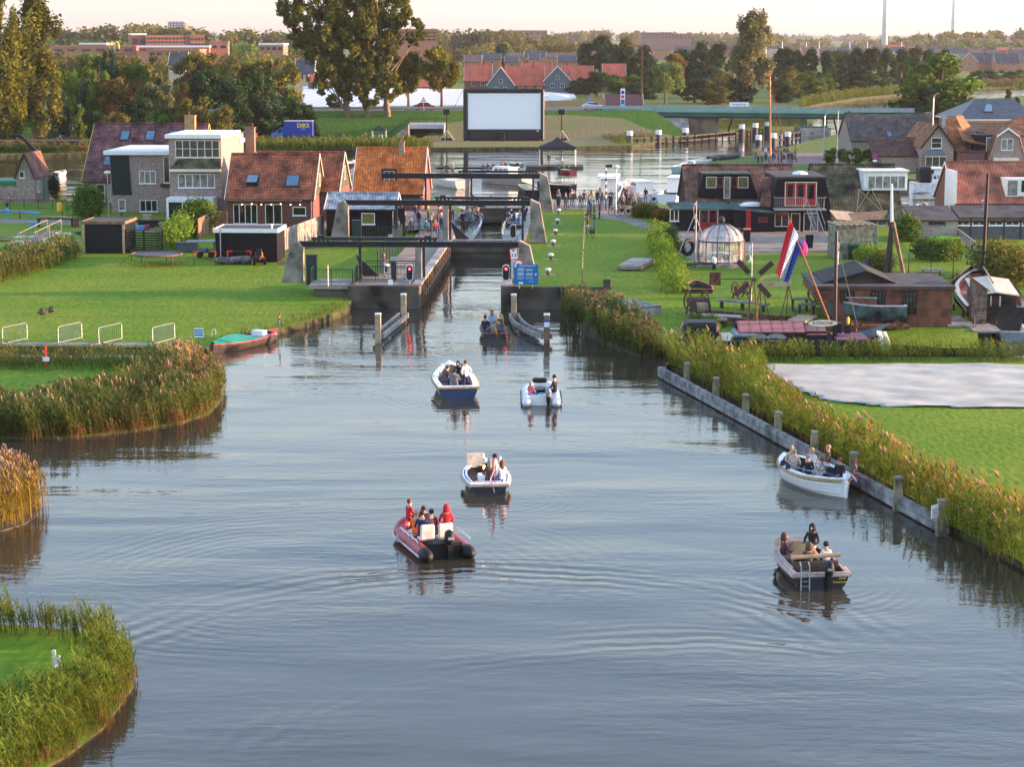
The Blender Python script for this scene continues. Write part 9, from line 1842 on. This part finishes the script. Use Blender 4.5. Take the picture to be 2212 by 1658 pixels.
def flagset(label,px,py,h_,cols,w_,hh,lean=0,m=white_p,rr=.035):
 t=T('flagpole',label,'flagpole',px,py,fR);part(t,'pole',m,lambda b:b.tube((0,0,0),(lean,0,h_),rr,rr*.6,6));b=MB();N=10;vs=[]
 for i in range(N+1):
  u=i/N
  for j in range(len(cols)+1):s_=j/len(cols);vs.append(Vc((lean*.97+(-.1-hh*.45*(1-s_)*u*.9-.1*math.sin(u*6)),.12*math.sin(u*8+s_*3),h_-.1-hh*s_*(1-u)*1.-w_*u)))
 for i in range(N):
  for j in range(len(cols)):b.cur=j;a=i*(len(cols)+1)+j;b.add([vs[a],vs[a+1],vs[a+len(cols)+2],vs[a+len(cols)+1]],[(0,1,2,3)])
 o=b.build('flag',cols,t,smooth=True);o.modifiers.new('s','SOLIDIFY').thickness=.01;return t
flagset('slim flagpole with hanging orange white pennant by the derrick',1503,560,4.6,[fw_,mat('flag_orange_red',(0,0,0))],2.1,.35);flagset('slim flagpole with white pennant by the small windmill',1623,650,3.9,[fw_],1.2,.5);flagset('small white pennant on the pole left of the boat shed mast',1810,600,2.6,[fw_],1.1,.35)
flagset('tall black ship mast flag, small red white blue ensign right of the plank shed',2122,570,5.2,NL,.9,.3,m=black_m)
def bigflag():
 p0=onto(1809,738,fR);Y=p0.y;tip=atY(1703,472,Y+1.5);t=thing('flag','very large red white and blue flag hanging from a long raking pole','flag',p0,0);tp=tip-p0;part(t,'pole',mat('varnished_pole',(.30,.10,.04),.4),lambda b:b.tube((0,0,0),tp,.075,.04,8))
 Q=lambda x,y,d=0:atY(x,y,Y+1.2+d)-p0;rows=[];N=16
 L0=[(1706,474),(1700,500),(1690,530),(1682,560),(1677,585)];e=lambda a,c,q:(a[0]+(c[0]-a[0])*q,a[1]+(c[1]-a[1])*q)
 top=[(1706,474),(1733,532)];bot=[(1676,588),(1706,610)];b=MB();vs=[];M_c=12
 for i in range(N+1):
  u=i/N;a=e(top[0],bot[0],u);c=e((1733,530),(1703,611),u)
  for j in range(M_c+1):s_=j/M_c;x,y=e(a,c,s_);y+=6*math.sin(math.pi*s_)*(u)-7*math.sin(math.pi*s_)*(1-u)*.3;vs.append(Q(x,y,.28*math.sin(s_*9+u*2.2)*(.3+u)))
 for i in range(N):
  for j in range(M_c):b.cur=j//4;k=i*(M_c+1)+j;b.add([vs[k],vs[k+1],vs[k+M_c+2],vs[k+M_c+1]],[(0,1,2,3)])
 o=b.build('cloth',NL,t,smooth=True);o.modifiers.new('s','SOLIDIFY').thickness=.01
bigflag()
t=T('american_windmill','small iron lattice windmill with four dark blades and tail vane','windmill',1625,718,fR);hw=3.3;part(t,'tower',rust,lambda b:([b.tube((x_*.35,y_*.35,0),(x_*.08,y_*.08,hw),.03,None,4)for x_ in(-1,1)for y_ in(-1,1)],[b.tube((-.3+k*.05,-.3+k*.05,k*.6),(.3-k*.05,-.3+k*.05,k*.6+.3),.02,None,4)for k in range(5)]))
for k in range(4):a=R(48+90*k);part(t,'blade',mat('maroon_blade',(.07,.035,.035),.7,var=.2),lambda b:(b.at((.45*math.sin(a),-.35,hw+.05+.45*math.cos(a)),0,0,a),b.box(-.16,.16,-.03,.05,0,1.05)))
part(t,'hub',rust,lambda b:b.tube((0,-.45,hw),(0,.2,hw),.14,None,8));part(t,'tail_vane',rust,lambda b:(b.tube((0,0,hw),(-2.,1.,hw-.1),.03),b.box(-2.6,-1.9,1.,1.04,hw-.5,hw+.3)))
t=T('arched_sign','yellow arched sign on thin trestle legs right of the windmill','sign',1672,700,fR);ym=mat('faded_yellow',(.55,.42,.15),.6);hs2=2.7;part(t,'arch',ym,lambda b:b.prism([(1.*math.cos(k*math.pi/10),.45*math.sin(k*math.pi/10)+hs2)for k in range(11)]+[(.8*math.cos(k*math.pi/10),.28*math.sin(k*math.pi/10)+hs2)for k in range(10,-1,-1)],-.04,.04,'y'));part(t,'beam',wpale,lambda b:b.box(-1.05,1.05,-.06,.06,hs2-.3,hs2-.05));part(t,'trestle',rust,lambda b:[b.tube((s_*.85,0,hs2-.2),(s_*.85+d,e_,0),.035,None,4)for s_ in(-1,1)for d,e_ in((-.6,-.5),(.6,-.5),(0,.8))])
def winch(label,px,py,s=1.,yaw=0):
 t=T('winch',label,'winch',px,py,fR,yaw,'old iron winches');
 for x_ in(-.5,.5):part(t,'gear_wheel',rust,lambda b:(b.path([Vc((x_*s,.5*s*math.cos(k*.5),.75*s+.5*s*math.sin(k*.5)))for k in range(14)],.05*s,5),[b.tube((x_*s,0,.75*s),(x_*s,.5*s*math.cos(k),.75*s+.5*s*math.sin(k)),.025*s,None,4)for k in range(6)]))
 part(t,'drum',rust,lambda b:b.tube((-.5*s,0,.75*s),(.5*s,0,.75*s),.22*s,None,10));part(t,'frame',dsteel,lambda b:[b.tube((x_*s*1.1,y_,0),(x_*s*1.1,0,.8*s),.05,None,4)for x_ in(-.4,.4)for y_ in(-.4,.4)])
winch('old iron winch with spoked wheels left of the windmill',1600,645,.9,30);winch('large black cable winch at the slipway end',1504,680,1.2,20);winch('old black capstan machine left of the boat shed',1770,665,1.3,70);winch('second rusty machine under the shed overhang',1800,672,1.1,100)
t=T('cable_drum','large dark cable drum beside the slipway winch','cable drum',1512,685,fR,15);part(t,'flange',wdark,lambda b:[b.tube((x_,0,.6),(x_+.07,0,.6),.62,None,16)for x_ in(-.5,.45)]);part(t,'core',mat('tan_core',(.32,.24,.15),.8),lambda b:b.tube((-.45,0,.6),(.45,0,.6),.36,None,12))
for i,(a,c,lab)in enumerate((((1500,684),(1840,712),'rear'),((1490,695),(1850,728),'front'))):
 p,q=onto(*a,fR),onto(*c,fR);t=thing('slipway_rail','%s rusty rail beam of the slipway across the yard'%lab,'rail',p,0,'slipway rails');part(t,'rail',rust,lambda b:bar(b,(0,0,.35),(q-p)+Vc((0,0,.35)),.14,.3));part(t,'sleepers',wdark,lambda b:[b.cbox(((q-p)*(k/14)+Vc((0,0,.12))),(.2,1.,.2))for k in range(15)])
for x0,y0,x1,y1,lab,m,w_ in((1548,664,1660,675,'long grey beam lying on trestles behind the windmill',wgrey,.3),(1515,698,1600,702,'perforated pale walkway plank beside the slipway',mat('pale_grating',(.4,.37,.38),.7,var=.2,scale=9),.6),(1520,707,1570,707,'short pale plank at the front of the slipway',wpale,.2),(1720,712,1745,700,'tan boards lying over the slipway rails',wpale,1.2)):
 p,q=onto(x0,y0,fR),onto(x1,y1,fR);t=thing('timber_beam',lab,'timber',p,0);part(t,'beam',m,lambda b:bar(b,(0,0,.5),(q-p)+Vc((0,0,.5)),w_,.14));part(t,'support',wdark,lambda b:[b.cbox(((q-p)*k+Vc((0,0,.22))),(.2,.5,.43))for k in(.1,.5,.9)])
for x,y,lab in((1727,672,'workbench with vice beside the black capstan'),(1742,684,'small metal bench right of the vice')):t=T('workbench',lab,'bench',x,y,fR);part(t,'top',wgrey,lambda b:b.box(-.6,.6,-.35,.35,.75,.85));[part(t,'leg',wdark,lambda b:b.box(x_-.06,x_+.06,-.2,.2,0,.75))for x_ in(-.45,.45)]
t=T('wooden_hatch','flat wooden hatch cover with tan panel lying on the bollard lawn','hatch',1359,586,fR,-14);part(t,'frame',wgrey,lambda b:b.box(-.95,.95,0,2.9*2,.1,.38),bevel=.03);part(t,'tan_panel',mat('tan_panel',(.36,.27,.21),.8,var=.1),lambda b:b.box(-.85,.85,.5,2.6,.385,.41));part(t,'grey_panel',mat('silver_boards',(.38,.34,.32),.8,var=.2),lambda b:b.box(-.85,.85,3.1,5.6,.385,.41))
t=T('steel_grid','low steel grating frame on concrete blocks beside the bank reeds','steel frame',1388,684,fR,28);part(t,'block',concrete,lambda b:b.box(-1.4,1.4,0,.5,0,.62));part(t,'grid',steel,lambda b:([b.box(-1.4,1.4,k*.62,k*.62+.08,.5,.62)for k in range(8)],[b.box(-1.4+k*.68,-1.34+k*.68,0,4.4,.5,.64)for k in range(5)]));part(t,'bed',dsteel,lambda b:b.box(-1.35,1.35,.05,4.35,.2,.3))
def ship():
 a=at(1470,742,.9);L_=at(1918,742,.9).x-a.x;t=thing('museum_ship','long low black cargo ship with pink hatch covers moored behind the reeds','ship',(a.x,a.y,0),0);B=3.6
 out=[(0,1.2),(.04*L_,.2),(.12*L_,0),(.86*L_,0),(.95*L_,.5),(L_,1.8),(.95*L_,3.1),(.86*L_,B),(.12*L_,B),(.04*L_,3.3)];part(t,'hull',hull_k,lambda b:b.prism(out,-.3,1.05),bevel=.05);part(t,'bow',hull_k,lambda b:b.add([(.86*L_,0,1.05),(.95*L_,.5,1.3),(L_+.4,1.8,1.9),(.95*L_,3.1,1.3),(.86*L_,B,1.05),(.95*L_,1.8,.9)],[(0,1,5),(1,2,5),(2,3,5),(3,4,5)]))
 pk=mat('pink_hatch',(.38,.15,.15),.7,var=.08,pattern='bands',pscale=2.2);X=lambda px:at(px,742,.9).x-a.x
 part(t,'hatch_coaming',rubber,lambda b:b.box(X(1597),X(1790),.7,2.9,1.05,1.5));part(t,'hatch_cover',pk,lambda b:(slab(b,(X(1597),.6,1.5),(X(1742),.6,1.5),(X(1742),1.8,2.),(X(1597),1.8,2.),.08),slab(b,(X(1745),.6,1.35),(X(1790),.6,1.35),(X(1790),1.8,1.75),(X(1745),1.8,1.75),.08),slab(b,(X(1742),3.,1.5),(X(1597),3.,1.5),(X(1597),1.8,2.),(X(1742),1.8,2.),.08)))
 for px in(1640,1680):part(t,'painted_arc',mat('grey_arc',(.25,.27,.3),.7),lambda b:b.prism([(X(px)+.6*math.cos(k*math.pi/8),1.1+.3*math.sin(k*math.pi/8))for k in range(9)],.68,.69,'y'))
 part(t,'side_deck',mat('pink_deck',(.42,.16,.18),.6),lambda b:b.box(X(1810),X(1880),.4,3.2,1.055,1.1));part(t,'mast',mat('tarred_mast',(.05,.03,.025),.5),lambda b:b.tube((X(1813),1.8,1),(X(1811),1.8,7.4),.14,.09,8));part(t,'forestay',wpale,lambda b:b.tube((X(1811),1.8,6.9),(L_-1.5,1.8,1.6),.025,None,4));part(t,'mooring_rope',print_w,lambda b:[b.path([Vc((L_-.6+k*.08,.4-.1*k,1.6)),Vc((L_-.5+k*.12,.1,1.)),Vc((L_-.3+k*.1,0,.4))],.04,4)for k in range(6)]);part(t,'winch',rubber,lambda b:(b.cbox((L_-2.8,1.8,1.6),(.5,1.,.6)),b.cbox((X(1840),1.8,1.5),(.3,.5,.5))));part(t,'tiller_canopy',rubber,lambda b:b.box(.3,2.4,.8,2.8,1.05,2.),bevel=.2);part(t,'grey_cover',mat('grey_tarp',(.3,.32,.36),.7),lambda b:b.box(3.2,4.6,.6,2.4,1.1,1.5),bevel=.15);part(t,'lantern',yellow_p,lambda b:b.lathe([(.08,1.9),(.1,2.2),(.02,2.35)],8,(L_-2.2,1.2,0)))
 s=thing('name_board','oval cream name board standing on the pink hatch covers','sign',(a.x+X(1779),a.y+.5,1.75),0);part(s,'board',cream,lambda b:b.prism([((.75+.15*abs(math.cos(k*.5236)))*math.cos(k*.5236),.28+.2*math.sin(k*.5236))for k in range(12)],-.03,.03,'y'));txt('KOFSCHIP',.26,mat('brown_letters',(.12,.05,.02),.6),s,(0,-.035,.28),bold=.02)
 t=T('wooden_landing','small plank landing with small ensign at the stern of the museum ship','landing',1452,742,fR);part(t,'deck',wgrey,lambda b:b.box(-.7,1.5,-.8,.7,-.1,.08));flag(t,(.7,-.2,.1),(.5,-.2,1.6),NL,w_=1.,h_=.35)
ship()
k_=Boat('large black sailing barge with red deck and cream cabin roof by the boat shed',bplace((2152,665),1.7,(2112,585),2.),4.3,1.75,hull_k,hull_k,mat('red_brown_deck',(.33,.09,.06),.6),sheer=.3,sd=.25,floor=1.45,fd=.9,tsq=.86,name='sailing_barge')
L_=k_.L;part(k_.t,'cabin_roof',mat('cream_roof',(.58,.50,.38),.6),lambda b:(slab(b,(-1.45,.3,2.5),(0,.3,2.68),(0,L_*.5,2.68),(-1.45,L_*.5,2.5),.08),slab(b,(0,.3,2.68),(1.45,.3,2.5),(1.45,L_*.5,2.5),(0,L_*.5,2.68),.08)));part(k_.t,'cabin',wdark,lambda b:b.box(-1.3,1.3,.5,L_*.49,1.5,2.42));part(k_.t,'cabin_window',glass,lambda b:(b.box(-1.2,-.4,.44,.5,1.75,2.3),b.box(.35,1.15,.44,.5,1.75,2.3)));part(k_.t,'cabin_door',cream,lambda b:(b.box(-.35,-.28,.42,.5,1.55,2.4),b.box(.22,.3,.42,.5,1.55,2.4)));part(k_.t,'mast',rubber,lambda b:b.tube((0,L_*.72,1.6),(.1,L_*.72,9.4),.15,.1,8));part(k_.t,'boom',wgrey,lambda b:b.tube((0,L_*.7,2.9),(.1,L_*.25,2.75),.06));part(k_.t,'rudder',hull_k,lambda b:b.box(-.07,.07,-.5,0,-.3,1.9));part(k_.t,'gold_line',mat('gold_line',(.45,.3,.1),.4),lambda b:b.path([Vc((s_*(k_.wd(q)+.02),q*L_,k_.ht(q)-.28))for s_,q in[(-1,x/10)for x in range(9)]],.03,4))
part(k_.t,'skylight',white_p,lambda b:b.box(-.3,.3,L_*.6,L_*.68,1.6,1.9),bevel=.05)
sl_=Boat('old blue green sloop with brown cabin standing on the slipway cart',(onto(1958,706,fR),R(80),4.9),1.7,.8,mat('worn_teal_hull',(.045,.085,.085),.7,var=.5,scale=1.5),mat('faded_deck',(.42,.42,.44),.7,var=.15),mat('worn_wood',(.2,.1,.06),.7),fd=.62,tsq=.7,sd=.2,sheer=.5,z0=fR(140)+.12,floor=.4,name='wooden_sloop')
part(sl_.t,'cabin',mat('brown_cabin',(.16,.06,.04),.5),lambda b:b.box(-.5,.5,1.9,3.7,.75,1.2),bevel=.05);part(sl_.t,'cabin_roof',mat('pale_green_roof',(.32,.38,.33),.6),lambda b:b.box(-.55,.55,1.85,3.8,1.21,1.28),bevel=.03);t=T('slip_cart','low iron cart under the blue green sloop','cart',1885,712,fR);part(t,'bed',rust,lambda b:b.box(-1.4,2.2,-.5,.5,.1,.3));[part(t,'wheel',rust,lambda b:b.tube((x_,y_-.06,.25),(x_,y_+.06,.25),.25,None,10))for x_ in(-1,1.6)for y_ in(-.5,.5)]
t=T('wooden_dock','grey plank dock along the right side of the boat shed','dock',2065,700,fR);part(t,'deck',wgrey,lambda b:(b.box(-.8,.9,-1.5,10,0,.12),b.box(.5,2.2,-3.,.5,-.15,-.03)));part(t,'pile',wdark,lambda b:[b.tube((.9,y_,-1.5),(.9,y_,.6),.09)for y_ in(-1,2,5,8)])
small('grey open rowing boat with red thwarts at the dock in the right corner',(2190,728),(2145,680),2.1,.6,mat('grey_blue_hull',(.20,.24,.27),.5),gun=mat('pale_grey_rim',(.45,.48,.5),.5),name='rowing_boat');small('small white trimmed boat behind the grey rowing boat',(2205,678),(2165,668),1.8,.5,hull_k)
t=T('sheerlegs','tall sheerlegs of dark poles with white topped mast behind the boat shed','sheerlegs',1935,640,fR);p=t.location;Q=lambda x,y:tuple(atY(x,y,p.y)-p);part(t,'leg',wdark,lambda b:(b.tube(Q(1908,640),Q(1926,480),.17,.12,8)));part(t,'leg',wbrown,lambda b:b.tube(Q(1962,645),Q(1929,478),.15,.12,8));part(t,'mast',wdark,lambda b:b.tube(Q(1921,640),Q(1926,495),.12,.11,8));part(t,'topmast',white_p,lambda b:b.tube(Q(1926,490),Q(1926,398),.11,.08,8));part(t,'crossbar',wgrey,lambda b:(b.tube(Q(1912,556),Q(1948,558),.06),b.tube(Q(1908,600),Q(1955,603),.06)))
t=thing('ship_weathervane','weathervane shaped like a sailing ship on the arm of the tall mast','weathervane',p+Vc(Q(1926,400)),0);part(t,'hull',mat('pinkish_wood',(.5,.27,.18),.7),lambda b:b.prism([(-2.9,-1.9),(-.2,-1.7),(-.5,-2.3),(-2.6,-2.4)],-.06,.06,'y'));part(t,'rig',wpale,lambda b:[b.tube(a,c,.03,None,4)for a,c in(((0,0,-.05),(-2.3,0,-.3)),((-2.2,0,-.3),(-2.3,0,-1.9)),((-1.4,0,-.2),(-.5,0,-1.75)),((-2.2,0,-.3),(-.6,0,-1.75)),((-1.4,0,-.2),(-2.4,0,-1.9)))])
railing('railing','black railing at the far edge of the boat shed terrace',[onto(1962,605,fR),onto(2058,605,fR)],h=2.2,sp=9,m=black_m,posts=1.3)
t=T('picnic_table','pale picnic table on the terrace behind the boat shed','table',2011,618,fR);part(t,'top',wgrey,lambda b:b.box(-.8,.8,-.4,.4,1.15,1.22));part(t,'bench',wdark,lambda b:(b.box(-.8,.8,-.8,-.55,.85,.9),b.box(-.8,.8,.55,.8,.85,.9)));[part(t,'leg',dsteel,lambda b:b.tube((x_,y_,0),(x_,0,1.15),.03))for x_ in(-.6,.6)for y_ in(-.5,.5)]
board_fence('wooden slat fence running down the right hand lawn',[onto(2066,516,fR),onto(2125,562,fR)],.9,wgrey,slat=True)
for x,y,rz_,lab in((1838,582,25,'left green and yellow canoe on the grass by the brick path'),(1852,580,35,'right green and yellow canoe beside the barrel')):
 t=T('canoe',lab,'canoe',x,y,fR,rz_,'canoes by the garden bushes');part(t,'hull',mat('canoe_green',(.02,.16,.12),.4),lambda b:(setattr(b,'M',Mx.Translation((0,0,.25))@Mx.Rotation(R(90),4,'X')),b.lathe([(.02,-1.7),(.25,-1.),(.34,0),(.25,1.),(.02,1.7)],8,(0,0,0),1,.6)),smooth=True);part(t,'stripe',yellow_p,lambda b:[b.path([Vc((s_*.02,-1.75,.25)),Vc((s_*.28,-1.,.2)),Vc((s_*.37,0,.2)),Vc((s_*.28,1.,.2)),Vc((s_*.02,1.75,.25))],.035,4)for s_ in(-1,1)])
t=T('steel_barrel','rust and blue barrel beside the ridge of the boat shed','barrel',1872,590,fR);part(t,'barrel',rust,lambda b:b.lathe([(.3,0),(.31,.45),(.3,.9)],12));part(t,'band',blue_p,lambda b:b.lathe([(.315,.75),(.315,.88)],12))
t=T('composter','black garden composter with green lid by the canoes','composter',1843,560,fR);part(t,'bin',rubber,lambda b:taper(b,-.4,.4,0,-.35,.35,1.1,-.4,.4));part(t,'lid',green_p,lambda b:b.box(-.38,.38,-.42,.42,1.1,1.2))
for i in range(0,16,2):rnd('',LK(5.6+i*.56+gr.uniform(-.2,.2),65.4+gr.uniform(-.5,.5),1.5),gr.uniform(-.7,.7),'stand','leaning on the far railing, '+['right by the buttress','close to the buttress','near the first railing post','second along','left of the striped pole','beside the striped pole','right of the striped pole','near the mushroom lamp','at the mushroom lamp','left of the sunroof boat','before the sunroof boat','at the cruiser window','before the cruiser bow','between two boats','near the railing end','at the railing end'][i],'spectators at the railing',top=('navy','black','grey','beige')[i//2%4],hi=(i//2*2)%5)
for i in range(14):sd_=-1 if i<8 else 1;rnd('',LK(-3.9-gr.random()*1.6 if sd_<0 else 3.6+gr.random()*1.2,37+(i%8)*3.1,1.55),gr.uniform(-1,1)-sd_*1.5,'look' if i%4==1 else 'stand','on the %s chamber wall '%('left' if sd_<0 else 'right')+['nearest the middle portal','second from it','third from it','at the half way point','beyond half way','near the far gate','beside the far gate','at the far portal foot'][i%8],'people on the chamber walls',top=('navy','black','grey','brown','maroon','beige','black','olive')[i%8],hi=(i*2+1)%5)
